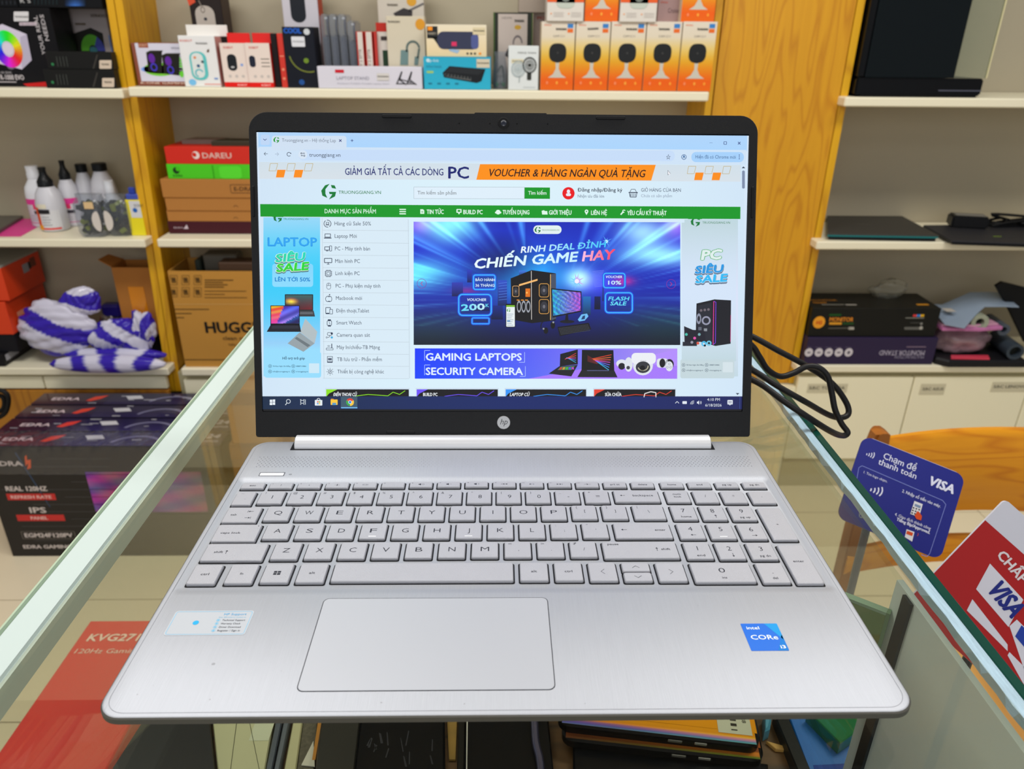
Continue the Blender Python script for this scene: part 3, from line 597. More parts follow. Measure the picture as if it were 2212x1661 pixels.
t('SIÊU', 595.5, 566.5, 16, (40, 215, 165), 7, w=61, it=.22, b=.07, rot=4, c2=(30, 215, 185)); t('SALE', 597.5, 587.5, 16, (55, 210, 50), 7, w=67, it=.22, b=.07, rot=4, c2=(30, 215, 60))
t('LÊN TỚI 50%', 594, 608, 8.2, (10, 130, 205), 5, w=75, b=.035)
def picgrid(x0, y0, x1, y1, fn, L=4, n=14): Q.grid(x0, y0, x1, y1, n, max(6, int(n*.7)), fn, L)
Q.rr(615, 636, 676, 671, 1, (35, 35, 38), 4)
picgrid(617, 638, 674, 669, lambda a, b: ((250*max(0, 1-3*math.hypot(a-.2, (b-.42)*1.2))+60+60*a*b, 190*max(0, 1-3.4*math.hypot(a-.2, (b-.45)*1.2))+70*(1-b)+30, 40+60*(1-b))), 5)
Q.poly([(644, 671), (677, 671), (680, 684), (644, 684)], (58, 60, 66), 4); Q.poly([(648, 674), (675, 674), (676, 679), (647, 679)], (95, 98, 104), 5)
Q.rr(584, 660, 647, 703, 1, (15, 15, 22), 6)
def sunb(a, b):
    if a < .45-b*.25: k = .5+.5*math.sin((a*3+b*9)*2.2); return (235, 60+140*k*(1-b), 25+150*b)
    k = .5+.5*math.sin((a*8+b*11)); d = abs((1-a)*.9-b)
    return (70+120*k*b, 40+60*k+70*(a*b), 170+80*k) if d < .5 else (35, 30+50*k, 90+70*k)
picgrid(585.5, 661.5, 645.5, 699, sunb, 7, 24)
Q.poly([(585, 701), (647, 701), (650, 717), (576, 717)], (22, 24, 36), 6); Q.poly([(588, 703), (644, 703), (645, 710), (586, 710)], (40, 42, 56), 7)
Q.poly([(659, 688), (685, 717), (679, 742), (648, 718)], (178, 190, 195), 5); Q.poly([(647, 718), (679, 742), (655, 760), (621, 742)], (150, 162, 168), 6); Q.poly([(641, 728), (670, 746), (664, 750), (636, 731)], (108, 118, 124), 7)
t('Hỗ trợ trả góp', 610, 776.5, 5.4, (20, 60, 90), 5, w=48, b=.02)
def contacts(x, y, c=(25, 70, 95)):
    for dx_, dy_, s_, w in ((0, 0, '78 Hàm Nghi, Đà Nẵng', 38), (50, 0, '0888710886', 22), (0, 11.5, 'info@truonggiang.vn', 37), (50, 11.5, 'truonggiang.vn', 26)):
        Q.ring(x+dx_, y+dy_, 3.4, .7, c, 5); Q.disc(x+dx_, y+dy_, 1.2, c, 5, n=8); t(s_, x+dx_+6, y+dy_+1.4, 2.6, c, 5, w=w, b=.02)
contacts(583, 791); Q.rr(667, 785, 689, 806, 1, (205, 232, 246), 4)
# right advert
Q.grid(1478, 473, 1594, 813, 3, 14, lambda a, b: (190+28*math.sin(b*3), 214+12*math.sin(b*3), 222+26*math.sin(b*3)), 2); Q.rr(1469, 776, 1586, 817, 4, (196, 214, 220), 3)
Q.grid(1472, 480, 1590, 780, 3, 12, lambda a, b: (192+20*math.sin(b*3.1), 214+14*math.sin(b*3.1), 222+26*math.sin(b*3.1)), 3)
G(1502, 478, 10.5, DG, 4); R(1486, 462, 1516, 472.4, GREEN, 5); t('TRUONGGIANG.VN', 1517, 482, 4.6, DG, 4, w=60)
t('PC', 1515, 560, 19.5, (25, 165, 60), 4, w=41, it=.2, b=.14, rot=3); t('PC', 1515, 560, 19.5, (222, 238, 236), 6, w=41, it=.2, b=.08, rot=3)
for dy_, L_, c_, b_ in ((3, 4, (95, 115, 140), .1), (0, 5, (205, 228, 245), .09)):
    t('SIÊU', 1501, 590+dy_, 16, c_, L_, w=59, it=.2, b=b_+.03, rot=3.5); t('SALE', 1502, 611+dy_, 16, c_, L_, w=67, it=.2, b=b_+.03, rot=3.5)
t('SIÊU', 1501.5, 590, 15.5, (35, 150, 225), 7, w=59, it=.2, b=.07, rot=3.5); t('SALE', 1502.5, 610.5, 15.5, (45, 185, 245), 7, w=67, it=.2, b=.07, rot=3.5)
Q.poly([(1504, 655), (1543, 646), (1579, 648), (1578, 742), (1545, 747), (1502, 735)], (22, 23, 32), 4)
Q.poly([(1506, 660), (1537, 653), (1537, 738), (1505, 730)], (36, 38, 50), 5); Q.ring(1525, 692, 8, 3.5, (150, 152, 175), 6); Q.ring(1509, 688, 4, 2.5, (140, 145, 165), 6, ry=9)
for k in range(3): Q.disc(1514+8*k, 670-k, 3, (110, 100, 110), 6, n=8)
R(1508, 706, 1515, 713, (95, 100, 115), 6); R(1520, 709, 1527, 715, (140, 145, 155), 6)
Q.pl([(1541.5, 650), (1546, 652), (1545, 740), (1540, 744)], 1.4, (120, 60, 220), 6); Q.pl([(1541.5, 650), (1540, 744)], 1.6, (225, 60, 150), 6); Q.line(1578.3, 680, 1577.6, 738, 1, (190, 40, 120), 6)
Q.poly([(1477, 704), (1496, 712), (1522, 714), (1524, 738), (1478, 738)], (28, 28, 42), 6); Q.poly([(1474, 738), (1505, 738), (1505, 747), (1474, 747)], (34, 36, 48), 7)
for x, y, c in ((1482, 722, (70, 190, 170)), (1500, 730, (225, 80, 170)), (1510, 722, (120, 170, 175)), (1494, 739, (150, 150, 165)), (1507, 741, (215, 80, 60))): Q.disc(x, y, 3.3, c, 8, n=7)
Q.ring(1520, 742, 4.2, 3, (70, 190, 240), 8); Q.ring(1531, 741, 4.2, 3, (110, 200, 230), 8); Q.disc(1522, 746, 2.5, (20, 20, 26), 9)
contacts(1476, 788, (60, 80, 100)); Q.rr(1561, 782, 1583, 804, 1, (212, 226, 232), 4)
# hero banner
def hero(a, b):
    r, g, bl = 10, 22, 160
    d = math.hypot(a-.5, b-.35)
    r += 10; g += 40*max(0, 1-d*1.5); bl += 40*max(0, 1-2*abs(b-.2))
    def glow(x, y, sx, sy, c, s=1):
        k = s*math.exp(-((a-x)/sx)**2-((b-y)/sy)**2); return [k*q for q in c]
    ad = [glow(.0, .42, .14, .12, (90, 200, 90)), glow(.13, .02, .1, .16, (120, 210, 80)), glow(.93, .27, .16, .09, (130, 190, 80)), glow(.86, .08, .09, .12, (140, 180, 80)), glow(.43, .45, .14, .18, (20, 130, 90)), glow(.62, .46, .05, .09, (170, 190, 110)),
          glow(.70, .50, .08, .1, (40, 20, 70)), glow(.05, .95, .25, .22, (30, 70, -20)), glow(.95, .9, .2, .2, (10, 60, -40)), glow(.02, .02, .05, .08, (110, 60, 60)), glow(.99, .03, .05, .1, (120, 70, 60)), glow(.2, .56, .05, .03, (90, -10, -20)), glow(.79, .48, .04, .04, (150, -10, -30))]
    for q in ad: r += q[0]; g += q[1]; bl += q[2]
    # streaks towards the middle
    for (vx, vy, sg) in ((.45, .62, -1), (.56, .62, 1)):
        dx, dy = a-vx, b-vy
        if dx*sg > .03:
            an = math.atan2(dy, dx*1.0); rr_ = math.hypot(dx, dy)
            k = (max(0, math.sin(an*19+1.3))**5*.55+max(0, math.sin(an*43+.4))**6*.4+max(0, math.sin(an*27+2.2))**12)*max(0, rr_-.2)*1.5
            if abs(b-.6) < .25 or b < .6: r += 60*k; g += 120*k; bl += 80*k
    f = 1 if b < .66 else max(.32, 1-(b-.66)*2.1)
    cen = max(0, 1-math.hypot((a-.33)/.16, (b-.33)/.26))
    r *= (1-.6*cen); g *= (1-.7*cen); bl *= (1-.55*cen)
    return (r*f, g*f*1.02, bl*f)
Q.grid(892.5, 479, 1469, 745, 190, 88, hero, 3)
NB = (70, 200, 255)
for (x0, y0, x1, y1, c) in ((1008, 583, 1018, 610, (40, 60, 190)), (1074, 605, 1094, 660, (45, 80, 200)), (975, 610, 999, 640, (50, 60, 180)), (1020, 640, 1060, 672, (30, 60, 180)), (1300, 585, 1304, 650, (50, 80, 220)), (1283, 640, 1296, 668, (15, 25, 90)), (1120, 584, 1135, 596, (60, 120, 230)), (1060, 660, 1085, 690, (22, 40, 130)), (1258, 640, 1275, 680, (30, 110, 190))):
    R(x0, y0, x1, y1, c, 4, tuple(int(k*.45) for k in c))
for k in range(12): Q.line(1279+k*.4, 586+3*k, 1303, 584+3*k, 1, (110, 130, 245), 5); 
for k in range(7): Q.line(1076, 612+6*k, 1094, 610+6*k, .7, (90, 140, 240), 5)
t('RINH DEAL ĐỈNH', 1124, 546, 13, (240, 250, 255), 6, w=183, it=.25, b=.035, rot=4.2, c2=(60, 200, 250))
t('CHIẾN GAME', 1023, 580, 20, (235, 250, 255), 6, w=222, it=.25, b=.045, rot=4.3, c2=(200, 240, 255)); t('HAY', 1257, 563.5, 20, (250, 190, 225), 6, w=67, it=.25, b=.045, rot=4.3, c2=(250, 60, 95))
Q.disc(1309, 521, 3.5, (190, 240, 255), 6)
for k in range(8): a = k*math.pi/4+.3; Q.poly([(1309+1.5*math.cos(a+1.57), 521+1.5*math.sin(a+1.57)), (1309+1.5*math.cos(a-1.57), 521+1.5*math.sin(a-1.57)), (1309+(14 if k % 2 else 9)*math.cos(a), 521+(14 if k % 2 else 9)*math.sin(a))], (80, 170, 250), 5)
Q.disc(1245, 607, 5, (245, 240, 255), 6)
for k in range(14): a = k*.4488; rr_ = 18 if k % 3 else 11; Q.poly([(1245+2*math.cos(a+1.57), 607+2*math.sin(a+1.57)), (1245+2*math.cos(a-1.57), 607+2*math.sin(a-1.57)), (1245+rr_*math.cos(a), 607+rr_*math.sin(a))], (200, 150, 245) if k > 9 or k < 2 else (120, 200, 250), 5)
Q.rr(1151, 486.5, 1212, 505, 9, (225, 240, 240), 5); G(1160.5, 496, 6.8, DG, 6); t('TRUONGGIANG.VN', 1169, 498, 3, DG, 6, w=38)
def neon(x0, y0, x1, y1, r, sk=0, w=1.8):
    Q.rr(x0-2, y0-2, x1+2, y1+2, r+2, (25, 90, 235), 6, w=w+4, sk=sk); Q.rr(x0, y0, x1, y1, r, NB, 7, w=w, sk=sk)
neon(1021, 593, 1069, 626, 5); neon(989, 635, 1061, 682, 9); neon(1018, 686, 1056, 700, 3, w=1.2); neon(1302, 589, 1350, 622, 6); neon(1306, 631, 1366, 676, 8)
t('BẢO HÀNH', 1026, 607, 5.5, (220, 240, 255), 8, w=42, b=.03); t('36 THÁNG', 1026, 619, 5.5, (220, 240, 255), 8, w=41, b=.03)
t('VOUCHER', 1007, 650, 5.5, (220, 240, 255), 8, w=42, it=.25, b=.03); t('200', 996, 671, 13, (90, 220, 250), 8, w=50, b=.06, rot=3, c2=(200, 240, 255)); t('K', 1048, 663, 7, (100, 220, 250), 8, w=7, b=.03)
t('VOUCHER', 1307, 600, 5, (225, 240, 255), 8, w=36, it=.2, b=.03); t('10%', 1313, 614, 8, (200, 240, 255), 8, w=28, b=.04)
t('FLASH', 1313, 648.5, 8, (90, 220, 250), 8, w=44, it=.25, b=.04); t('SALE', 1317, 659, 8, (100, 225, 250), 8, w=34, it=.25, b=.04)
Q.poly([(1102, 601), (1147, 583), (1148, 698), (1103, 690)], (12, 12, 18), 6); Q.poly([(1147, 583), (1199, 590), (1199, 692), (1148, 698)], (16, 15, 20), 6)
Q.poly([(1189, 592), (1200, 590.5), (1200, 688), (1190, 692)], (70, 78, 96), 7); Q.line(1188, 592, 1188, 691, 1.4, (240, 190, 110), 8); Q.line(1146.5, 585, 1147, 690, 1, (235, 230, 225), 8)
Q.poly([(1120, 614), (1160, 602), (1160, 606), (1120, 618)], (245, 185, 110), 8); R(1134, 623, 1144, 641, (225, 115, 20), 8); Q.disc(1137, 632, 2, (255, 190, 90), 9)
def fan(x, y, w, h, c=(225, 165, 80)): Q.rr(x-w, y-h, x+w, y+h, min(w, h)*.5, c, 8, w=1.2); Q.disc(x, y, w*.7, (52, 52, 60), 8, ry=h*.7); Q.disc(x, y, w*.25, (110, 110, 118), 9, ry=h*.25)
fan(1113, 629, 7.5, 12, (215, 165, 110)); fan(1174, 627, 11, 15); fan(1174, 662, 11, 16)
for k in range(3): Q.ring(1120+10*k, 662, 4, 1.5, (160, 165, 175), 8, ry=11); R(1115+9*k, 647, 1121+9*k, 649, (235, 150, 50), 9)
Q.rr(1091, 656, 1112, 707, 2.5, (10, 10, 14), 8); Q.rr(1092.5, 659, 1110.8, 705.5, 1.5, (232, 240, 242), 9); R(1092.5, 659, 1110.8, 663, (120, 185, 40), 10); G(1097.5, 670, 4, GREEN, 10)
for k in range(7): R(1094, 678+4*k, 1108-2*(k % 3), 679+4*k, (130, 150, 175), 10)
R(1094, 692, 1101, 694, (40, 130, 200), 11)
Q.poly([(1189, 622), (1255, 629), (1255, 673), (1192, 686)], (15, 18, 32), 9)
def mon(a, b):
    d = math.hypot(a-.45, (b-.5)*.8); k = .5+.5*math.sin(d*40+6*math.atan2(b-.5, a-.45)); n = .5+.5*math.sin(a*37)*math.cos(b*29+a*11)
    return (40+180*a*n+60*k*a, 60+150*(1-a)*n+40*k, 170+70*k)
P4 = [(1191.5, 625), (1253, 631.5), (1253, 670.5), (1194, 682)]
def bil(a, b): return tuple((P4[0][i]*(1-a)+P4[1][i]*a)*(1-b)+(P4[3][i]*(1-a)+P4[2][i]*a)*b for i in (0, 1))
pp = []; cc = []
for j in range(15):
    for i in range(23): pp.append(hm(*bil(i/22, j/14))); cc.append(tuple(min(255, k) for k in mon(i/22, j/14)))
Q._add(pp, [(j*23+i, j*23+i+1, (j+1)*23+i+1, (j+1)*23+i) for j in range(14) for i in range(22)], cc, 10)
Q.poly([(1221, 680), (1226, 679), (1227, 694), (1219, 694)], (14, 16, 26), 9); Q.disc(1224, 694.5, 16, (18, 20, 32), 8, ry=3.6)
Q.poly([(1203, 706), (1271, 697), (1276, 711), (1208, 726)], (14, 15, 22), 9)
for j in range(5):
    for i in range(20): x = 1206+i*3.2+j*1.1; y = 709.5-i*.42+j*3; R(x, y-.9, x+2.2, y+.9, (62, 64, 72), 10)
Q.poly([(1247, 690), (1255, 679), (1267, 677), (1270, 683), (1262, 692), (1250, 694)], (110, 190, 245), 9); Q.poly([(1254, 690), (1258, 682), (1263, 681), (1262, 689)], (25, 60, 110), 10)
Q.arc(1181, 705, 14, 2, 100, 200, (16, 18, 26), 10); Q.disc(1178, 714, 5, (12, 12, 16), 10, ry=7); Q.disc(1193, 702, 5, (12, 12, 16), 10, ry=8); Q.disc(1194, 696, 2, (160, 165, 170), 11); Q.disc(1173, 710, 2, (150, 155, 160), 11)
Q.ring(910, 612.5, 10, .9, (130, 40, 160), 6); Q.pl([(912, 608), (908, 612.5), (912, 617)], 1.2, (190, 40, 110), 6); Q.ring(1449, 613, 10, .9, (140, 40, 150), 6); Q.pl([(1447, 609), (1451, 613), (1447, 617)], 1.2, (190, 40, 110), 6)
# second banner
Q.grid(895, 752.5, 1462.5, 818, 14, 4, lambda a, b: (15+165*a, 55+90*a+10*b, 250-8*a), 3)
Q.poly([(1140, 817.8), (1462, 760), (1461, 818)], (165, 120, 250), 4); Q.poly([(1330, 784), (1462, 754), (1461.5, 790)], (178, 140, 252), 5)
t('GAMING LAPTOPS', 919, 778.5, 15.5, (225, 240, 255), 6, w=208, b=.035); t('SECURITY CAMERA', 919, 809.5, 15.5, (225, 240, 255), 6, w=211, b=.035)
for (x, y, sx, sy) in ((916, 757, 1, 1), (1132, 782.5, -1, -1), (916, 788.5, 1, 1), (1133.5, 813, -1, -1)): Q.line(x, y, x+12*sx, y, .9, (190, 215, 255), 6); Q.line(x, y, x, y+22*sy, .9, (190, 215, 255), 6)
Q.poly([(1209, 764.5), (1247, 754.5), (1247, 787), (1208, 791)], (20, 20, 26), 6); Q.poly([(1207, 791), (1247, 788), (1233, 813), (1184, 807)], (26, 26, 34), 6)
Q.poly([(1210, 792), (1241, 790), (1234, 799), (1203, 799)], (70, 110, 90), 7)
for k in range(5): Q.poly([(1206+7*k, 799-1.5*k*.3), (1211+7*k, 798), (1214+6*k, 793), (1210+6*k, 793)], [(200, 60, 40), (200, 160, 40), (60, 180, 60), (60, 90, 220), (190, 60, 190)][k], 8)
for k in range(5): Q.line(1219+k, 776-k, 1243, 763+5*k, 1, [(230, 60, 70), (240, 110, 60), (230, 80, 190), (80, 150, 250), (60, 190, 230)][k], 8)
Q.poly([(1256, 755.5), (1324, 756), (1326, 800), (1255, 799)], (14, 14, 18), 6); Q.poly([(1255, 799), (1326, 800), (1333, 815), (1246, 814.5)], (28, 28, 36), 6); R(1267, 799.5, 1314, 801, (90, 95, 140), 7)
for k in range(7): Q.line(1278+2*k, 775+2*k*.6, 1320-k, 766+5.5*k, 1.3, [(235, 70, 40), (240, 120, 60), (240, 90, 90), (225, 80, 200), (120, 110, 250), (60, 150, 250), (60, 190, 240)][k], 8); Q.line(1268, 768+2*k, 1290, 780+k, .8, (120, 40, 40), 7)
WH = (222, 228, 236)
Q.disc(1342, 785, 12, WH, 6, ry=9); Q.disc(1342, 791, 7.5, (30, 30, 38), 7); Q.disc(1357, 787, 9, WH, 8, ry=16); Q.disc(1356, 794, 4, (60, 62, 70), 9); Q.rr(1418, 774, 1442, 794, 6, WH, 7); Q.disc(1430, 784, 6.5, (20, 20, 26), 9, ry=10); Q.disc(1445, 787, 10, (20, 20, 26), 7, ry=12); Q.disc(1445, 791, 8, WH, 8, ry=11)
for p in ((1441, 793), (1448, 793), (1445, 786)): Q.ring(*p, 2.2, .7, (120, 125, 135), 9)
Q.rr(1363, 762, 1416, 786, 9, (235, 238, 244), 10); Q.disc(1388, 789, 22, WH, 9, ry=22); Q.disc(1388, 793, 16, (50, 52, 58), 11, ry=13); Q.disc(1387, 795, 6, (12, 12, 16), 12)
for k in range(10): a = k*.3-.0; Q.disc(1388+11*math.cos(a), 791+9*math.sin(a), 1.2, (230, 225, 190), 12, n=6)
t('HIKVISION', 1382, 780, 2, (140, 145, 155), 11, w=13)
# bottom cards
for x0, x1, nm, nx, nc, nw in ((704, 882, 'ĐIỆN THOẠI CŨ', 719, (140, 225, 20), 50), (899, 1074, 'BUILD PC', 913, (110, 80, 250), 31), (1091, 1265, 'LAPTOP CŨ', 1100, (50, 150, 250), 42), (1282, 1458, 'SỬA CHỮA', 1306, (225, 60, 40), 36)):
    R(x0-2, 838, x1+2, 858, (205, 222, 238), 3); R(x0, 841, x1, 857.5, (10, 8, 16), 4)
    t(nm, nx, 855.5, 7, (235, 240, 245), 6, w=nw, b=.03, it=.2 if nm[0] in 'ĐL' else 0)
    Q.poly([(x0, 841), (x0+24, 841), (x0+6, 850), (x0, 857)], nc, 5); Q.pl([(x0+60, 856), (x0+90, 852), (x1-45, 855), (x1-34, 847), (x1-20, 852), (x1-8, 844)], 1.4, nc, 6)
Q.pl([(1390, 858), (1392, 850), (1405, 846), (1416, 848), (1416, 858)], 1.8, (240, 235, 235), 7)
# task bar
Q.grid(558, 856, 1614, 884, 8, 1, lambda a, b: (12+12*max(0, a-.7)*3, 38-a*8, 68+22*math.sin(a*3)+20*a), 7)
Q.poly([(735.5, 857), (771, 857), (771, 881), (735.5, 881)], (60, 88, 108), 8); R(736, 879.5, 771, 882, (110, 180, 235), 9)
for (a, b) in ((582.5, 863.5), (588.7, 863)):
    for c in (0, 6.2): Q.poly([(a, b+c), (a+5.4, b+c-.3), (a+5.4, b+c+5.4), (a, b+c+5.2)], (230, 238, 245), 9)
Q.ring(622.5, 867, 4.3, 1.3, (215, 225, 232), 9); Q.line(619.5, 870.5, 616, 875, 1.6, (215, 225, 232), 9)
Q.frame(649, 865, 656, 871, 1.2, (215, 225, 232), 9); R(648, 862.5, 650, 864, (215, 225, 232), 9); R(655, 862.5, 657, 864, (215, 225, 232), 9); R(648, 872.5, 650, 874, (215, 225, 232), 9); R(655, 872.5, 657, 874, (215, 225, 232), 9); R(658.5, 863, 659.7, 874, (215, 225, 232), 9)
Q.rr(679.5, 864, 695.5, 876, 1, (228, 236, 242), 9); Q.arc(687.5, 864, 3.4, 1.3, 0, 180, (228, 236, 242), 9)
for (a, b, c) in ((684.3, 866.5, (235, 90, 50)), (688, 866.5, (130, 190, 40)), (684.3, 870.3, (40, 150, 220)), (688, 870.3, (250, 190, 40))): R(a, b, a+3, b+3, c, 10)
Q.rr(713.5, 863, 728.5, 874.5, 1, (250, 200, 55), 9); R(714, 861.5, 720, 864, (230, 150, 50), 9); R(717, 870, 725.5, 875, (80, 150, 200), 10)
for a0, a1, c in ((30, 150, (222, 60, 50)), (150, 270, (60, 170, 80)), (-90, 30, (250, 200, 60))): Q.arc(755.3, 868.6, 6, 5, a0, a1, c, 9)
Q.disc(755.3, 868.6, 3.9, (230, 240, 245), 10); Q.disc(755.3, 868.6, 2.9, (50, 130, 225), 11)
WT = (225, 232, 242)
Q.pl([(1458, 871), (1462, 867), (1466, 871)], 1.2, WT, 9); Q.rr(1473.5, 866.5, 1483, 872.5, 1, WT, 9)
for r_ in (3, 5.5, 8): Q.arc(1491.5, 873, r_, .9, 90, 150, WT, 9) if 0 else Q.arc(1498.5, 873.5, r_, .9, 90, 178, WT, 9)
Q.poly([(1505, 867.5), (1507, 867.5), (1509.5, 865), (1509.5, 874), (1507, 871.5), (1505, 871.5)], WT, 9); Q.arc(1510, 869.5, 2.5, .8, -50, 50, WT, 9); Q.arc(1510, 869.5, 4.6, .8, -50, 50, WT, 9)
t('4:10 PM', 1527, 865.8, 6, WT, 9, w=28); t('6/18/2026', 1523, 878, 6, WT, 9, w=36)
Q.rr(1571, 864, 1582.5, 873.5, 1, WT, 9); Q.poly([(1574.5, 873), (1578.5, 873), (1576.5, 876)], WT, 9); R(1573, 867, 1580.5, 868, (20, 30, 80), 10); R(1573, 869.5, 1580.5, 870.5, (20, 30, 80), 10)
R(1597.5, 857, 1598.2, 883, (60, 90, 170), 9)
scr = Q.build('screen', lid, SCREEN); scr['label'] = 'lit display showing a computer shop web page'
# ================================================================ room shell and furniture
FZ = CAMP.z-1.40                       # floor height
GZ = -.0185                            # glass top
WOODP = wood('golden_pine_wood', (218, 158, 24), (194, 130, 14), 11, 2, .4)
WOODE = wood('golden_edge_wood', (226, 172, 18), (200, 142, 12), 8, 2, .4)
WOODD = wood('golden_side_wood', (196, 132, 34), (160, 100, 22), 5, 2, .45)
CREAM = mat('cream_laminate', (238, 231, 204), .4, var=.02, vscale=2)
BACK = mat('beige_back_board', (178, 168, 144), .6, var=.03, vscale=2)
DRAW = mat('cream_drawer_front', (242, 236, 206), .45)
Yp = 1.9685; Ys = Yp-.05; Yb = Yp+.215
def struct(name, o): o.name = name; o['kind'] = 'structure'; return o
flo = struct('floor', boxo('floor', -3.2, 3.2, -1.6, Yb+.03, FZ-.05, FZ-.004, M((150, 140, 118), .7)))
TILE = mat('cream_floor_tile', (234, 220, 190), .22, var=.05, vscale=3)
bm = bmesh.new(); abox(bm, .0015, .3985, .0015, .3985, -.004, 0, .0008); bmesh.ops.recalc_face_normals(bm, faces=bm.faces); tme = bpy.data.meshes.new('tile'); bm.to_mesh(tme); bm.free(); tme.materials.append(TILE)
for i in range(-5, 6):
    for j in range(-2, 6):
        o = bpy.data.objects.new('tile', tme); COL.objects.link(o); o.parent = flo; o.location = (i*.4-.03, j*.4-.22, FZ)
struct('wall_back', boxo('wall_back', -3.2, 3.2, Yb+.03, Yb+.12, FZ-.05, 1.75, M((205, 200, 185), .7)))
struct('ceiling', boxo('ceiling', -3.2, 3.2, -1.6, Yb+.03, 1.7, 1.75, M((225, 225, 222), .8)))
# ---- shelf wall
sh = empty('shelf_unit', (0, Yp, FZ)); tag(sh, 'wall of built-in wooden shelves with cream boards and golden wood uprights', 'shelving')
SO = Vector(sh.location)
def sp(name, x0, x1, y0, y1, z0, z1, m, bev=0, lab=None):
    o = boxo(name, x0-SO.x, x1-SO.x, y0-SO.y, y1-SO.y, z0-SO.z, z1-SO.z, m, sh, bev)
    if lab: o['label'] = lab
    return o
ZT = 1.2
XL = PY(312, 400, Yp).x; XLa = PY(292, 400, Yp).x; XLb = PY(272, 400, Yp).x
# left upright: two boards side by side, leaning slightly as in the photograph
def lean(name, xa, xb, m):     # x at pixel y=0 and y=800
    (a0, b0), (a1, b1) = xa, xb
    t0 = PY(a0, 0, Yp); t1 = PY(b0, 0, Yp); l0 = PY(a1, 800, Yp); l1 = PY(b1, 800, Yp)
    ex = lambda p, q, z: p.x+(q.x-p.x)*(z-p.z)/(q.z-p.z)
    bm = bmesh.new(); z0, z1 = PY(400, 845, Yp).z, ZT
    c = lambda z, y: [(ex(t0, l0, z), y, z), (ex(t1, l1, z), y, z)]
    A = c(z0, Yp)+c(z0, Yb)[::-1]; B = c(z1, Yp)+c(z1, Yb)[::-1]
    loft(bm, [[Vector(p)-SO for p in A], [Vector(p)-SO for p in B]]); return fin(name, bm, m, sh)
lean('upright', ((229, 246), (354, 367)), None, WOODE) if 0 else lean('upright', (229, 245), (357, 371), WOODE)
lean('upright', (247, 264), (372.5, 386), WOODE)
xr = lambda px, py=300, Y=Yp: PY(px, py, Y).x
sp('upright', xr(1522, 240), xr(1536, 240), Yp, Yb, FZ, ZT, WOODE)
XPL, XPR = xr(1538, 240), xr(1795, 300)
pil = sp('pillar_panel', XPL, XPR, Yp-.004, Yb, PY(1680, 826, Yp).z, ZT, WOODP)
sp('pillar_body', XPL, XPR+.02, Yp, Yb, FZ, PY(1680, 826, Yp).z, DRAW)
sp('upright', XPR+.002, xr(1812, 300), Yp-.006, Yb, PY(1680, 826, Yp).z, ZT, WOODE)
sp('side_board', -2.15, xr(236, 0)-.0, Yb-.001, Yb+.025, FZ, ZT, BACK); sp('back_panel', -1.03, xr(1528, 240), Yb-.002, Yb+.024, FZ, ZT, BACK); sp('back_panel', XPR, 2.2, Yb-.002, Yb+.024, FZ, ZT, BACK)
BT = .0245
def shelf(xa, xb, ytop, Y=Ys, lab=None):
    z = PY((xa+xb)/2, ytop, Y).z; x0 = PY(xa, ytop, Y).x; x1 = PY(xb, ytop, Y).x
    o = sp('shelf_board', x0, x1, Y, Yb-.003, z-BT, z-.0005, CREAM, .003); return z
zLU = shelf(-700, 262, 188); zCU = shelf(276, 1533, 193); zRU = shelf(1826, 2900, 214)
zLM = shelf(-760, 311, 515); zCM = shelf(338, 1520, 519); zRM = shelf(1765, 2900, 524)
zLL = shelf(-700, 362, 795); zCL = shelf(390, 1500, 797); zRL = shelf(1722, 2900, 790)
for x0, x1 in ((-2.15, xr(372, 800)-.02), (XPR+.02, 2.2), (xr(390, 800), XPL)):     # carcass under the lowest boards
    zt = (zLL if x0 < -1.5 else zRL if x1 > 2 else zCL)-BT
    sp('base_carcass', x0, x1, Ys+.03, Yb-.003, FZ, zt-.0005, M((176, 168, 132), .6))
zbt = PY(1900, 995, Ys).z
def fronts(xs, z0, z1, m, nm='drawer_front'):
    for a, b in zip(xs[:-1], xs[1:]): sp(nm, a+.002, b-.002, Ys+.012, Ys+.0295, z0, z1, m, .002)
zt = zRL-BT-.022
fx = [PY(1722, 850, Ys).x, PY(1972, 850, Ys).x, PY(2214, 880, Ys).x, PY(2214, 880, Ys).x+.28]
fronts(fx, zbt, zt, DRAW, 'cabinet_door')
zt2 = PY(100, 818, Ys).z; zt3 = PY(100, 843, Ys).z
fronts([-2.1, -1.72, PY(90, 830, Ys).x, -1.05], zt3, zLL-BT-.010, DRAW); fronts([-2.1, -1.72, -1.05], FZ+.04, zt3-.006, WOODD, 'wood_drawer_front')
fronts([PY(392, 830, Ys).x, -.6, -.2, .2, .57], FZ+.08, zCL-BT-.02, DRAW)
sp('toe_kick', fx[0], 2.2, Ys+.020, Ys+.0295, FZ, zbt-.004, M((196, 188, 150), .6))
sp('pillar_skirt', XPL, XPR+.02, Yp-.03, Yp-.004, FZ, PY(1680, 828, Yp).z, DRAW)
def stick(txt, x0, x1, y0, y1, tx, tw, ink=(70, 68, 58), col=(205, 198, 170)):
    a = PY(x0, y1, Ys+.012); b = PY(x1, y0, Ys+.012)
    o = sp('paper_label', a.x, b.x, Ys+.0108, Ys+.0118, a.z, b.z, col if not isinstance(col, tuple) else M(col, .3))
    P = Pr(lambda x, y: (a.x+(x-x0)/(x1-x0)*(b.x-a.x)-SO.x, a.z+(y1-y)/(y1-y0)*(b.z-a.z)-SO.z), lambda u, v, L: (u, Ys+.0108-SO.y-.0004*L, v), (b.x-a.x)/(x1-x0))
    P.text(txt, tx, (y0+y1)/2+2, 7, ink, 1, w=tw, b=.02); P.build('label_print', o)
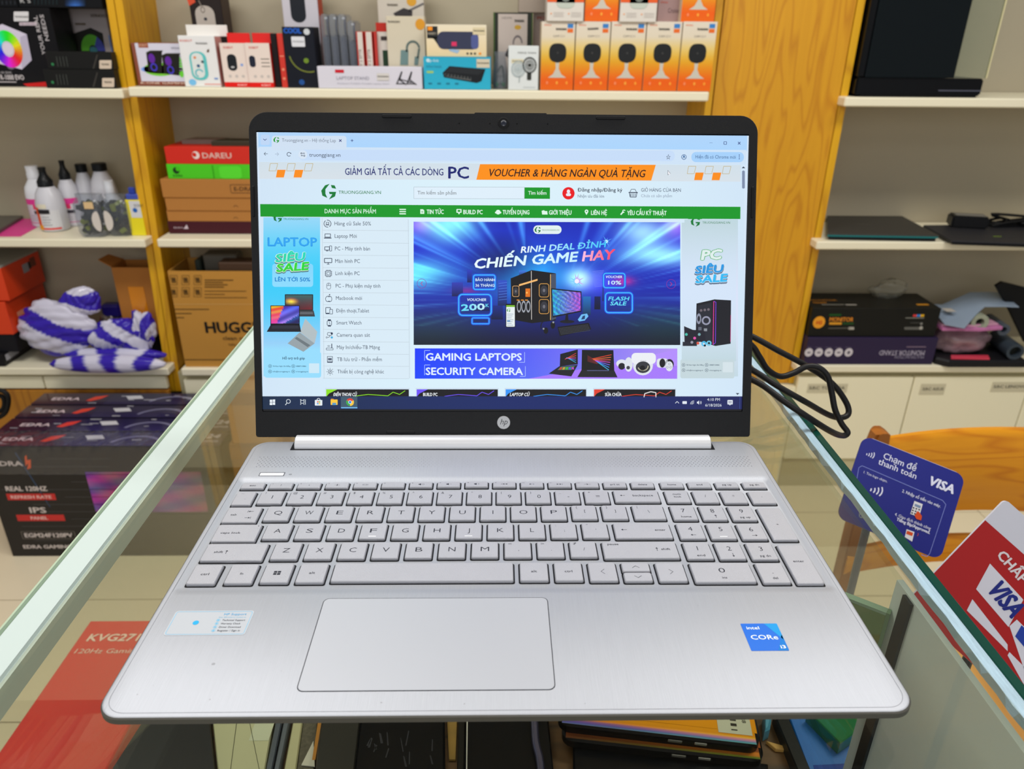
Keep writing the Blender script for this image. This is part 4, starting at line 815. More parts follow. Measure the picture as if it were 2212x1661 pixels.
stick('SẠC TOSHIBA', 1742, 1832, 829, 848, 1746, 80); stick('SẠC ASUS', 1984, 2044, 829, 852, 1990, 50); stick('SẠC LENOVO', 2138, 2222, 825, 846, 2143, 78)

# ================================================================ display counter
ctr = empty('display_counter', (0, .25, FZ)); tag(ctr, 'glass-topped display counter with a wide white rail along its left edge', 'counter')
CO = Vector(ctr.location)
def cp(name, x0, x1, y0, y1, z0, z1, m, bev=0, lab=None, seg=1):
    o = boxo(name, x0-CO.x, x1-CO.x, y0-CO.y, y1-CO.y, z0-CO.z, z1-CO.z, m, ctr, bev, seg)
    if lab: o['label'] = lab
    return o
TX0, TX1, TY0, TY1 = -.2665, .2515, -.10, .62
GT = .006
cp('glass_top', -.2443, TX1-.0132, TY0, TY1, GZ-GT, GZ, glassmat('counter_glass', (.915, .918, .865), 1.5))
cp('glass_edge', TX1-.0062, TX1, TY0, TY1, GZ-GT, GZ, mat('dark_green_glass_edge', (16, 62, 52), .15, var=.2, vscale=30), .0006)
RAIL = mat('white_painted_rail', (192, 206, 202), .7, var=.02, vscale=3)
cp('left_rail', TX0+.001, -.2445, TY0, TY1, GZ-GT-.013, GZ, RAIL, .0025, seg=2); cp('rail_edge_glass', TX0-.0003, TX0+.0009, TY0, TY1, GZ-GT, GZ, mat('pale_green_edge', (178, 196, 170), .2))
cp('left_rail', TX0+.001, -.2445, TY0, TY1, FZ+.05, FZ+.10, RAIL, .002)
bead = mat('blue_white_silicone_bead', (176, 205, 222), .3, var=.25, vscale=14, stretch=(60, 4, 60), bump=.6, bscale=80)
bm = bmesh.new()
ys_ = [TY0+i*(TY1-TY0)/60 for i in range(61)]
rb = random.Random(3); prof = []
for y in ys_:
    w = .0052+rb.uniform(-.0007, .0007)
    prof.append([(TX1-.0063-CO.x, y-CO.y, GZ-.0006-CO.z), (TX1-.0063-w*.5-CO.x, y-CO.y, GZ+.0004-CO.z), (TX1-.0063-w-.0014-CO.x, y-CO.y, GZ-.0004-CO.z), (TX1-.0063-w-.0012-CO.x, y-CO.y, GZ-GT-CO.z), (TX1-.0063-CO.x, y-CO.y, GZ-GT-.002-CO.z)])
loft(bm, prof); fin('silicone_bead', bm, bead, ctr, smooth=60)
CLR = glassmat('side_glass', (.93, .96, .92), 1.45); MILK = glassmat('hazy_side_glass', (.80, .86, .80), 1.5, .85, (222, 236, 240), .1)
XS = .2405
cp('side_glass', XS-.004, XS, .125, TY1-.01, FZ+.10, GZ-GT-.0065, CLR); cp('hazy_panel', XS-.004, XS, TY0, .1245, FZ+.10, GZ-GT-.0065, MILK)
cp('joint_strip', XS-.0062, XS-.0042, .1035, .1125, FZ+.10, GZ-GT-.0075, M((34, 40, 46), .45))
cp('side_glass', -.2645, -.2605, TY0, TY1-.01, FZ+.10, GZ-GT-.014, CLR)
cp('base_frame', TX0+.002, TX1-.003, TY0, TY1, FZ, FZ+.049, M((190, 190, 180), .5), .003)
cp('right_rail', XS-.012, XS+.006, TY0, TY1, FZ+.05, FZ+.0995, RAIL, .002)
for y in (TY0, TY1-.03): cp('corner_post', -.259, -.2465, y, y+.02, FZ+.101, GZ-GT-.0145, RAIL, .001)
cp('corner_post', XS-.02, XS-.0065, TY1-.03, TY1-.012, FZ+.05, GZ-GT-.007, RAIL, .001)
SZ = -.2465
SHW = wood('brown_shelf_board', (112, 78, 40), (62, 42, 22), 9, 0, .5)
cp('inner_shelf', -.2440, XS-.0068, -.02, .235, SZ-.012, SZ, SHW, .001)
cp('inner_shelf_glass', .06, XS-.0068, -.10, -.021, SZ-.012, SZ, glassmat('shelf_glass', (.7, .8, .7), 1.5))
# ================================================================ goods on the shelves
def carton(name, label, cat, x0, x1, yt, yb, z0, dep, col, Y=None, group=None, draw=None, rough=.45, bev=.0012, m=None, flaps=True, h=None, side=None, pname='printed_front'):
    xm = (x0+x1)/2
    if Y is None: Y = PZ(xm, yb, z0).y
    xa = PY(x0, yb, Y).x; xb = PY(x1, yb, Y).x; zt = PY(xm, yt, Y).z if h is None else z0+h
    if xm > 1700: xa = max(xa, xr(1812, 300)+.003)
    w, hh_ = xb-xa, zt-z0; far = xm < 380 or xm > 1650; xc_ = (xa+xb)/2
    bm = bmesh.new(); abox(bm, -w/2, w/2, 0, dep, 0, hh_, bev)
    o = fin(name, bm, m or M(col, rough)); o.location = ((xa+xb)/2, Y, z0)
    tag(o, label, cat, group)
    def pm(x, y): p_ = PY(x, y, Y); return (min(w/2-.0006, max(.0006-w/2, p_.x-xc_)), min(hh_-.0006, max(.0008, p_.z-z0)))
    P = Pr(pm if far else lambda x, y: ((x-x0)/(x1-x0)*w-w/2, max(.0008, (yb-y)/(yb-yt)*hh_)), lambda u, v, L: (u, -.0003-.00025*L, v), w/(x1-x0), hh_/(yb-yt))
    if draw: draw(P); P.build(pname, o)
    if side:
        sc2 = w/(x1-x0)
        P2 = Pr(lambda x, y: (x, y), (lambda u, v, L: (w/2+.0003+.00025*L, u*dep, v*hh_)), .001)
        side(P2); P2.build('printed_side', o)
    o['_top'] = zt; return o
TOPZ = lambda o: o.location.z+max(v.co.z for v in o.data.vertices)
WHT = (226, 224, 226); INKD = (60, 58, 58)
def tagstick(P, x0, y0, x1, y1, L=4, c=(214, 204, 180)):
    P.rect(x0, y0, x1, y1, c, L); P.text('TRUONGGIANG', x0+1, (y0+y1)/2+1, 3.2, (70, 64, 54), L+1, w=(x1-x0)-2, b=.03)
U = Ys+.03
# --- centre bay, upper board
def d(P):
    P.rect(299, 93, 413, 183, (214, 212, 228), 1); P.rect(299, 176, 413, 183, (134, 62, 44), 2); P.rect(299, 93, 320, 103, (160, 84, 60), 2); P.text('ROBOT', 301, 100, 5, (225, 190, 160), 3, w=17)
    P.disc(345, 150, 34, (120, 205, 60), 2, ry=14); P.disc(390, 145, 7, (110, 215, 60), 2, ry=22); P.disc(350, 150, 45, (120, 160, 240), 2, ry=9)
    for a, b in (((316, 113), (350, 113)), ((350, 119), (388, 119))):
        x, y = a; X = b[0]; P.poly([(x, y), (X, y-1), (X, y+44), (x+5, y+40)], (30, 28, 24), 4); P.poly([(x, y), (x+9, y-4), (X+2, y-4), (X, y)], (48, 44, 38), 4)
        P.disc((x+X)/2-5, y+13, 7, (98, 40, 160), 5, ry=10); P.ring((x+X)/2, y+32, 6, 2.6, (70, 60, 200), 5, ry=7)
    P.text('SPEAKER 2.0', 370, 106, 4, (120, 120, 140), 3, w=36); P.text('R-ONE GAMING', 305, 181, 4, (240, 220, 200), 4, w=100)
    for k in range(6): P.line(385, 122+6*k, 405, 122+6*k, 1.5, (176, 176, 190), 3)
carton('speaker_box', 'white printed box showing two small black cube speakers with purple lights', 'box', 299, 413, 93, 183, zCU, .11, (140, 74, 54), U+.02, draw=d)
def d(P):
    P.text('ROBOT', 405, 90, 4.5, (220, 90, 70), 3, w=26); P.text('TRUONGGIANG', 437, 95, 3.5, INKD, 3, w=25, b=.02)
    P.rr(419, 111, 455, 173, 15, (95, 195, 195), 2); P.rr(423, 114, 448, 168, 11, (222, 228, 226), 3); P.disc(436, 142, 3.5, (40, 90, 130), 4); P.disc(431, 124, 3, (225, 140, 90), 4); P.disc(446, 133, 3, (60, 80, 90), 4); P.arc(436, 158, 8, 3, 20, 250, (90, 185, 195), 4)
    P.poly([(460, 107), (464, 105), (463, 112), (458, 112)], (90, 60, 30), 3); P.disc(418, 178, 8, (120, 190, 235), 3, ry=7); P.rect(443, 181, 478, 183, (232, 150, 140), 3); P.rect(466, 168, 474, 171, (90, 140, 210), 3)
def sd(P): P.rect(.02, .02, .98, .98, (206, 162, 156), 1); P.rect(.05, .04, .95, .16, (90, 60, 60), 2) if 0 else None; P.text('A.23', .3, .12, 120, (60, 50, 50), 2, w=300) if 0 else None
kb = carton('mouse_box', 'white mouse box printed with a teal patterned mouse, white hang tab on top', 'box', 401, 478, 77, 188, zCU, .052, (232, 232, 232), U, draw=d, side=sd)
kw = kb.data.vertices; bw = max(v.co.x for v in kw); bh = max(v.co.z for v in kw)
boxo('hang_tab', -bw+.008, bw+.022, .046, .0495, bh-.002, bh+.026, M((234, 230, 224), .45), kb, .001)
def d(P):
    P.poly([(432, -10), (447, -10), (450, 4), (436, 12)], (215, 80, 50), 2); P.rr(446, 11, 486, 80, 18, (188, 178, 168), 3); P.disc(466, 40, 3.5, (50, 50, 60), 4); P.ring(463, 20, 4, 1.5, (120, 108, 100), 4, ry=6); P.line(457, 0, 462, 14, 1.5, (150, 140, 130), 4)
carton('mouse_box', 'black mouse box picturing a pale grey mouse, standing at the back behind the teal one', 'box', 436, 502, -45, 187, zCU, .07, (40, 32, 30), Ys+.125, draw=d, side=lambda P: P.rect(.01, .01, .99, .99, (58, 40, 36), 1))
for i, (a, b, lab) in enumerate(((487, 541, 'red and white mouse box with a hang tab, left one of the pair'), (541, 592, 'red and white mouse box with a hang tab, printed with feature icons'))):
    def d(P, a=a, b=b, i=i):
        P.rect(a, 93, b, 178, (232, 216, 206), 1); P.rect(a, 178, b, 190, (220, 22, 14), 1); P.text('ROBOT', a+8, 105, 4.5, (210, 60, 50), 2, w=20, b=.02)
        (P.rr(a+12, 117, a+32, 153, 9, (24, 28, 34), 2), P.disc(a+22, 145, 4, (190, 190, 190), 3, ry=2), P.disc(a+42, 140, 3, (130, 160, 220), 2)) if i == 0 else (P.rr(a+5, 120, a+18, 145, 6, (28, 34, 52), 2), [P.rect(a+30, y, a+48, y+2, (120, 110, 100), 2) for y in (126, 134, 142)])
        for k in range(3): P.disc(a+14+14*k, 165, 3.5, (200, 190, 184), 2, n=10)
        P.text('ROBOT', b-26, 186, 4, (250, 220, 215), 3, w=20)
    o = carton('mouse_box', lab, 'box', a, b, 93, 189, zCU, .05, (208, 26, 16), U-.004*i, group='red and white mouse boxes on the upper board', draw=d)
    bw = max(v.co.x for v in o.data.vertices); bh = max(v.co.z for v in o.data.vertices)
    boxo('hang_tab', -bw+.008, bw+.002, .044, .0475, bh-.002, bh+.024, M((222, 24, 16), .45), o, .001)
def d(P): P.rect(586, 92, 604, 112, (200, 190, 190), 2); P.rect(587, 80, 600, 86, (210, 30, 30), 2)
carton('accessory_box', 'narrow black box with a pale price label, right of the red mouse boxes', 'box', 596, 609, 72, 189, zCU, .09, (26, 20, 22), U+.01, draw=None)
carton('accessory_box', 'narrow red box squeezed beside the dark blue box', 'box', 610, 623, 72, 190, zCU, .06, (206, 44, 26), U-.002, draw=lambda P: (P.rect(612, 120, 621, 122, (240, 150, 120), 1), P.disc(616.5, 150, 3, (230, 140, 110), 1), P.disc(616.5, 170, 3, (230, 140, 110), 1)))
def d(P):
    P.text('COOL', 606+20, 71, 10, (30, 90, 190), 2, w=36, b=.08); P.disc(674, 68, 6.5, (205, 210, 214), 2); P.rr(640, 78, 668, 99, 2, (222, 224, 230), 2); P.text('TRUONGGIANG', 642, 90, 3.4, (60, 60, 66), 3, w=24)
    P.disc(667, 128, 5.5, (110, 140, 40), 2); P.arc(672, 112, 40, 2.6, 190, 285, (120, 130, 50), 2, ry=40); P.disc(653, 174, 6, (30, 80, 150), 2)
carton('accessory_box', 'dark navy box with blue lettering, white price sticker and a green curved line', 'box', 622, 688, 58, 186, zCU, .07, (14, 18, 30), U-.004, draw=d)
def d(P): P.rr(645, -30, 676, 46, 15, (28, 32, 40), 2); P.rect(652, 90, 690, 92, (170, 165, 175), 2)
carton('mouse_box', 'tall white mouse box with a black mouse picture, at the back with a red side', 'box', 628, 702, -60, 186, zCU, .06, (204, 200, 208), Ys+.13, draw=d, side=lambda P: P.rect(.01, .01, .99, .99, (190, 60, 30), 1))
BAG = glassmat('clear_bag_film', (.85, .87, .9), 1.5, .12, (180, 188, 200), .12)
for i in range(4):
    x0 = 704+18.5*i; Y = U+.035; a = PY(x0, 190, Y).x; b = PY(x0+16, 190, Y).x; zt = PY(720, 30+(14 if i == 3 else 0), Y).z-zCU
    bm = bmesh.new(); abox(bm, -(b-a)/2, (b-a)/2, 0, .1, 0, zt, .004, seg=2); o = fin('cable_bag', bm, BAG); o.location = ((a+b)/2, Y, zCU)
    tag(o, ('clear bag holding a dark coiled cable, leftmost of four', 'clear bag holding a dark coiled cable, second of four', 'clear bag holding a dark coiled cable, third of four', 'clear bag holding a dark cable, shortest and rightmost of four')[i], 'cable', 'bagged cables standing on the upper board')
    bm = bmesh.new(); w = (b-a)/2-.003; abox(bm, -w, w, .006, .092, .004, zt*.72, .005, seg=2); fin('cable_coil', bm, M((38, 46, 66), .35), o)
    bm = bmesh.new(); tube(bm, [(0, .05, zt*.7), (0, .045, zt*.82), (0, .05, zt*.92), (.002, .055, zt*.97)], .0035, 6, 4); fin('cable_end', bm, M((60, 66, 84), .35), o)
    bm = bmesh.new(); lathe(bm, [(.001, zt*.93), (.0035, zt*.935), (.0035, zt*.955), (.001, zt*.96)], 10, (0, .03, 0)); fin('white_clip', bm, M((235, 238, 240), .3), o)
for i, (a, b) in enumerate(((777, 792), (795, 811), (814, 820))):
    def d(P, a=a, b=b):
        P.rect(a+3, 69, b-1.5, 192, (214, 206, 196), 1); P.text('AV 2 EPTR', (a+b)/2+2, 150, 6, (110, 80, 70), 2, w=44, rot=90)
    carton('cable_box', ('slim red-edged white box standing upright, left of three', 'slim red-edged white box standing upright, middle of three', 'slim red-edged white box standing upright, thin right one of three')[i], 'box', a, b, 68, 191, zCU, .09, (188, 40, 28), U+.03, group='slim red-edged boxes on the upper board', draw=d if i < 2 else None)
carton('adapter_box', 'white box with a red top band and dark green corner, half hidden at the back', 'box', 820, 845, 49, 190, zCU, .07, (206, 200, 190), Ys+.075, draw=lambda P: (P.rect(820, 49, 845, 68, (182, 40, 26), 1), P.rect(829, 78, 844, 87, (60, 50, 48), 1), P.rect(831, 108, 845, 150, (26, 56, 34), 1)))
def d(P):
    P.text('TRUONGGIANG', 845, 49, 4, (80, 76, 66), 2, w=26, b=.02); P.disc(913, 52, 10, (218, 152, 40), 2, ry=12)
    P.poly([(870, 108), (886, 108), (884, 141), (867, 141)], (110, 138, 136), 3); P.arc(896, 104, 13, 4, 5, 180, (88, 108, 104), 3, ry=15); P.line(883, 104, 882, 112, 4, (88, 108, 104), 3); P.line(909, 104, 905, 125, 4, (88, 108, 104), 3); P.poly([(899, 122), (908, 122), (905, 141), (897, 141)], (110, 134, 132), 3)
carton('adapter_box', 'cream box printed with a grey cable adapter and an orange dot', 'box', 842, 922, 35, 192, zCU, .05, (210, 200, 176), U+.035, draw=d)
def d(P): P.text('TRUONGGIANG', 846, 12, 4.5, (90, 80, 66), 2, w=22, b=.03); P.disc(897, 2, 10, (218, 160, 50), 2); P.poly([(858, 28), (880, 16), (898, 22), (897, 34), (862, 34)], (56, 52, 54), 3); P.line(890, 22, 922, 6, 4, (100, 98, 100), 3)
carton('adapter_box', 'tall cream box behind, printed with a dark hub adapter on a cord', 'box', 826, 922, -50, 190, zCU, .04, (204, 196, 182), Ys+.16, draw=d)
def d(P):
    P.rect(727, 151, 746, 158, (205, 20, 40), 2); P.text('LAPTOP STAND', 729, 173, 7, (150, 150, 164), 2, w=70); P.text('Aluminum Foldable Portable Laptop Stand', 729, 183, 3.6, (178, 178, 190), 2, w=112)
    tagstick(P, 816, 158, 842, 174, c=(216, 212, 208))
    for dx in (0, 22): P.pl([(858+dx, 181), (870+dx*.95, 154), (864+dx, 172), (878+dx, 183)], 2.6, (52, 50, 56), 3); P.line(856+dx, 181, 876+dx, 181, 2, (52, 50, 56), 3)
    P.line(862, 170, 890, 178, 2, (60, 58, 64), 3)
carton('laptop_stand_box', 'long low white box for a laptop stand, lying in front of the bagged cables', 'box', 689, 913, 144, 193, zCU, .045, (218, 216, 228), Ys+.006, draw=d)
def d(P):
    P.grid(917, 123, 1060, 195, 2, 3, lambda a, b: (38+8*b, 170+10*b, 205+8*b), 1); P.text('tp-link', 928, 134, 6, (190, 228, 240), 2, w=22, b=.02); P.disc(927, 131, 4, (200, 232, 242), 2); P.text('8-Port Switch', 923, 147, 5.5, (40, 110, 140), 2, w=32); P.rr(923, 154, 938, 159, 2, (160, 200, 110), 2)
    P.poly([(957, 158), (972, 143), (1049, 149), (1040, 176), (1030, 180), (960, 168)], (22, 26, 30), 3); P.poly([(962, 156), (974, 145), (1046, 151), (1034, 162)], (36, 40, 44), 4); P.poly([(961, 159), (1018, 167), (1018, 175), (963, 166)], (92, 96, 96), 5)
    for k in range(8): P.rect(963+7*k, 160+.9*k, 968+7*k, 165+.9*k, (30, 34, 36), 6)
    for k in range(4): P.rect(926+19*k, 180, 934+19*k, 184, (30, 120, 150), 2)
    tagstick(P, 1030, 127, 1058, 146)
sw = carton('switch_box', 'cyan blue box printed with a black network switch, under the bluetooth speaker box', 'box', 917, 1060, 123, 195, zCU, .11, (30, 160, 196), Ys+.004, draw=d)
def d(P):
    P.grid(922, 53, 1051, 122, 2, 3, lambda a, b: (236, 226-14*b, 200-36*b), 1); P.rect(924, 57, 947, 83, (34, 36, 36), 2); P.rect(926, 58, 936, 66, (246, 150, 30), 3); P.text('HASKY', 926, 75, 5, (200, 190, 170), 3, w=18); P.poly([(924, 80), (947, 80), (949, 100), (938, 84)], (34, 36, 36), 2)
    P.rr(946, 68, 1034, 106, 13, (54, 58, 84), 3); P.rr(1018, 74, 1034, 105, 7, (82, 92, 150), 4); P.rect(976, 90, 987, 99, (220, 50, 100), 5); P.poly([(968, 104), (994, 108), (988, 115), (972, 110)], (160, 190, 220), 3); 
    for k in range(3): P.disc(1010+8*k, 115, 2.6, (50, 46, 40), 3, n=8)
    P.disc(1037, 115, 3, (246, 150, 30), 3, n=8); tagstick(P, 1022, 59, 1048, 74, c=(222, 208, 170))
carton('bluetooth_speaker_box', 'cream box printed with a dark blue cylindrical speaker, on the cyan box', 'box', 922, 1051, 53, 122.5, TOPZ(sw), .12, (214, 204, 184), Ys+.012, draw=d)
def d(P):
    P.rect(1066, 27, 1148, 190, (60, 90, 36), 1); P.rect(1069, 27, 1146, 190, (38, 42, 34), 1.5); P.rect(1076, 30, 1137, 190, (190, 178, 170), 2); P.text('HDMI', 1084, 41, 5, (130, 122, 116), 3, w=20); P.text('TRUONGGIANG', 1110, 47, 5, (70, 66, 60), 3, w=20, b=.04); P.disc(1117, 58, 7, (190, 150, 50), 3, ry=5)
    P.arc(1117, 92, 9, 3, 0, 190, (110, 102, 104), 3, ry=15); P.poly([(1090, 118), (1100, 96), (1107, 104), (1098, 124)], (52, 48, 52), 4)
hd = carton('adapter_box', 'grey adapter box in a green and black frame, behind the mini fan box', 'box', 1067, 1146, 27, 190, zCU, .06, (50, 62, 40), Ys+.1, draw=d)
Y = Ys+.035
bm = bmesh.new(); a, b = PY(1064, 192, Y), PY(1097, 192, Y); zt = PY(1080, 112, Y).z-zCU; w = b.x-a.x
loft(bm, [[((p[0]-.5)*w*k, .03+(p[1]-.5)*.05*k2, z) for p in rrpts(0, 1, 0, 1, .3, 3)] for k, k2, z in ((.9, 1, 0), (1, 1.1, zt*.2), (.95, .8, zt*.5), (.7, .25, zt*.85), (.85, .06, zt))])
cb = fin('cable_bag', bm, BAG, smooth=60); cb.location = ((a.x+b.x)/2, Y, zCU); tag(cb, 'small clear bag with a green tipped cable, left of the mini fan box', 'cable')
bm = bmesh.new(); tube(bm, [(-.008, .03, .008), (-.010, .03, zt*.35), (.004, .03, zt*.62), (.009, .03, zt*.3), (.002, .028, .01)], .0024, 6, 5); fin('cable', bm, M((70, 78, 74), .4), cb)
for x in (-.008, .009): boxo('green_plug', x-.004, x+.004, .02, .03, .006, .016, M((20, 110, 60), .4), cb, .001)
def d(P):
    P.text('MINI FAN', 1118, 116, 4, (110, 112, 110), 2, w=38); P.text('HANDY MINI', 1122, 119, 0.1, (50, 50, 50), 2); P.text('HANDY MINI', 1120, 119.5, 4.5, (60, 60, 60), 2, w=38, b=.02) if 0 else None
    P.rect(1104, 128, 1130, 137, (226, 220, 190), 2); P.text('TRUONGGIANG', 1106, 134, 3.4, (110, 100, 80), 3, w=22, b=.02)
    for x, y, c, r in ((1119, 150, (176, 190, 192), 14), (1143, 141, (52, 54, 50), 14)):
        P.ring(x, y, r, 2, c, 4, ry=r*1.2)
        for k in range(18): an = k*math.pi/9; P.line(x+5*math.cos(an), y+6*math.sin(an), x+(r-1)*math.cos(an), y+(r-1)*1.2*math.sin(an), 1.2, c, 4)
        P.disc(x, y, 4, c, 5)
    P.rr(1138, 157, 1147, 174, 2, (48, 50, 46), 4); P.line(1122, 166, 1121, 180, 2, (170, 180, 180), 4); P.rect(1130, 190, 1156, 191, (180, 186, 186), 2)
carton('mini_fan_box', 'small white box printed with a black and a pale hand fan', 'box', 1098, 1162, 99, 197, zCU, .04, (224, 230, 230), Ys+.004, draw=d)
carton('camera_box', 'pale box with orange lettering, half hidden behind the webcam boxes', 'box', 1150, 1185, 24, 191, zCU, .03, (214, 196, 190), Ys+.15, draw=lambda P: (P.text('IMOU', 1157, 42, 7, (205, 84, 60), 2, w=22, b=.03), P.rect(1150, 24, 1185, 27, (206, 110, 70), 1)))
def webcam(P, x0, x1, y0, y1, alt=0):
    w = x1-x0; h = y1-y0; X = lambda f: x0+w*f; Yy = lambda f: y0+h*f
    def g(a, b):
        st = [(0, (226, 216, 200)), (.22, (226, 214, 190)), (.4, (232, 200, 110)), (.55, (230, 172, 40)), (.72, (236, 130, 20)), (.84, (240, 96, 16)), (1, (240, 108, 14))]
        for (p, c), (q, e) in zip(st[:-1], st[1:]):
            if b <= q: f = (b-p)/(q-p); return tuple(c[i]+(e[i]-c[i])*f for i in range(3))
        return st[-1][1]
    P.grid(x0, y0, x1, y1, 1, 14, g, 1)
    P.text('imou', X(.08), Yy(.06), h*.025, (232, 110, 50), 2, w=w*.2, b=.03); P.rect(X(.77), Yy(.03), X(.94), Yy(.09), (60, 130, 200), 2); P.rect(X(.77), Yy(.10), X(.94), Yy(.155), (232, 110, 40), 2)
    P.text('TRUONGGIANG', X(.33 if alt % 2 else .42), Yy(.12), h*.028, (76, 72, 66), 3, w=w*.32, b=.04, rot=4 if alt == 1 else 0); P.text('CAM C11', X(.35), Yy(.22), h*.03, (110, 100, 90), 2, w=w*.34)
    cx = X(.5); P.poly([(cx-w*.06, Yy(.55)), (cx+w*.06, Yy(.55)), (cx+w*.045, Yy(.68)), (cx+w*.13, Yy(.76)), (cx+w*.28, Yy(.81)), (cx-w*.28, Yy(.81)), (cx-w*.13, Yy(.76)), (cx-w*.045, Yy(.68))], (206, 200, 186), 2)
    P.disc(cx, Yy(.49), w*.17, (190, 186, 176), 2, ry=h*.10)
    pts = [(math.copysign(abs(math.cos(t))**.75, math.cos(t))*w*.26, math.copysign(abs(math.sin(t))**.75, math.sin(t))*h*.137) for t in [k*2*math.pi/28 for k in range(28)]]
    P.poly([(cx+p[0], Yy(.445)+p[1]) for p in pts], (30, 32, 34), 3); P.disc(cx, Yy(.445), w*.03, (66, 66, 66), 4, n=8)
    for f, c in ((.2, (246, 140, 90)), (.5, (250, 170, 60)), (.8, (250, 160, 50))): P.disc(X(f), Yy(.885), w*.035, c, 3, ry=h*.025, n=8)
EDG = (226, 206, 176)
wx = [1167, 1239.3, 1313, 1387.5, 1462.5, 1535.5]
wn = ('leftmost', 'second from left', 'middle', 'second from right', 'rightmost')
for i in range(5):
    o = carton('webcam_box', 'orange and white webcam box in the lower row, %s of five' % wn[i], 'box', wx[i], wx[i+1]-2.2, 46.5, 197, zCU, .085, EDG, Ys+.003, group='orange webcam boxes standing in a row', draw=lambda P, i=i: webcam(P, wx[i], wx[i+1]-2.2, 46.5, 197, i))
    if i == 0: wz = TOPZ(o)+.0004
for a, b, k, lab in ((1262.5, 1334, 1, 'orange webcam box stacked on top between two white camera boxes'), (1470, 1542, 2, 'orange webcam box stacked on top beside the wooden pillar')):
    carton('webcam_box', lab, 'box', a, b, -105, 45, wz, .085, EDG, Ys+.004, group='orange webcam boxes on the upper layer', draw=lambda P, a=a, b=b, k=k: webcam(P, a, b, -105, 45, k))
def wcb(P, a, b):
    P.rect(a, -60, b, 4, (232, 96, 40), 1); P.rr(a+20, -30, b-20, 17, 12, (196, 204, 192), 2); P.rect(a+20, -30, b-20, 5, (196, 204, 192), 2); P.disc((a+b)/2, -6, 9, (120, 128, 120), 3)
    for x in (a+12, a+50): P.disc(x-3, 29, 2, (240, 170, 120), 2, n=6); [P.rect(x+2, y, x+24, y+1.4, (206, 198, 190), 2) for y in (26, 30, 34)]
for a, b, lab in ((1181, 1260, 'white box with a round white camera on orange, left one on the webcam boxes'), (1338, 1417, 'white box with a round white camera on orange, right one on the webcam boxes')):
    carton('camera_box', lab, 'box', a, b, -60, 46, wz, .09, (222, 216, 206), Ys-.004, group='white camera boxes on the upper layer', draw=lambda P, a=a, b=b: wcb(P, a, b))
carton('camera_box', 'mauve grey box set back between the white camera box and the last webcam box', 'box', 1419, 1468, -60, 45, wz, .05, (164, 134, 132), Ys+.035, draw=lambda P: (P.text('imou', 1424, 4, 6, (200, 90, 70), 2, w=15), P.text('Cruiser', 1441, 24, 10, (110, 88, 90), 2, w=26)))
carton('storage_box', 'plain grey-brown box lying on top of the adapter box at the back', 'box', 1120, 1180, -30, 24, TOPZ(hd)+.0003, .07, (156, 142, 128), Ys+.10)
# --- left bay, upper board
def d(P):
    P.rr(30, 25, 62, 46, 2, (220, 218, 220), 2); P.text('TRUONGGIANG', 33, 38, 3.6, (60, 60, 60), 3, w=28, b=.02); P.rr(42, 48, 80, 55, 2, (205, 190, 200), 2); P.text('FEEL THE COOL', 45, 53, 3, (120, 100, 110), 3, w=32)
    P.poly([(-40, 70), (5, 52), (58, 74), (69, 130), (48, 150), (-40, 128)], (216, 208, 228), 2); P.poly([(58, 74), (69, 130), (48, 150), (44, 80)], (190, 182, 204), 3)
    n = 36
    for k in range(n):
        a = 2*math.pi*k/n; h_ = k/n
        import colorsys; c = colorsys.hsv_to_rgb((.13+h_*1.0) % 1, .85, .95); P.arc(18, 106, 21, 17, 360*k/n, 360*(k+1)/n+.5, tuple(v*255 for v in c), 4, 2, ry=29)
    P.disc(18, 106, 11, (224, 214, 232), 5, ry=14); P.disc(24, 144, 8, (120, 110, 130), 3, ry=6)
    P.text('YOUR REAL', 100, 118, 8, (196, 190, 192), 3, w=84, rot=90, b=.02); P.text('NEEDS', 102, 90, 8, (196, 190, 192), 3, w=58, rot=97, b=.02) if 0 else None
    P.text('NEEDS', 107, 88, 8, (196, 190, 192), 3, w=56, rot=90, b=.02)
    P.text('R-1000 EVO', 3, 172, 11, (222, 214, 216), 3, w=50, b=.015); P.text('AIR SERIES', 2, 159, 5, (180, 175, 178), 3, w=24); P.rect(-2, 176, 36, 178, (190, 184, 186), 3)
    P.poly([(50, 181), (128, 174), (128, 188), (60, 187)], (206, 30, 30), 3)
cb1 = carton('cooler_box', 'black box printed with a white rainbow-lit processor cooler', 'box', -75, 144, 16, 189, zLU, .10, (16, 15, 18), U+.027, draw=d)
def d(P):
    P.rect(117, 18, 132, 112, (26, 24, 24), 1); P.text('XFINOOX', 196, 37, 6.5, (90, 78, 60), 3, w=38, b=.03); P.disc(136, 33, 4.5, (60, 50, 50), 3); P.text('TRUONGGIANG', 163, 54, 4.5, (110, 90, 60), 3, w=22, b=.04)
    P.poly([(148, 76), (196, 60), (222, 72), (228, 112), (156, 112)], (34, 34, 30), 3); P.poly([(152, 84), (160, 88), (166, 112), (156, 112)], (150, 136, 136), 4)
    P.arc(203, 110, 17, 16, 60, 180, (90, 170, 50), 5, ry=25); P.arc(203, 110, 17, 16, 0, 60, (70, 80, 170), 5, ry=25); P.disc(203, 108, 8, (60, 120, 130), 6); P.rect(238, 76, 247, 112, (40, 130, 215), 3)
carton('computer_case_box', 'pale grey box printed with a black computer case and green fan light', 'box', 120, 259, 17, 188, zLU, .04, (182, 172, 172), U+.14, draw=d)
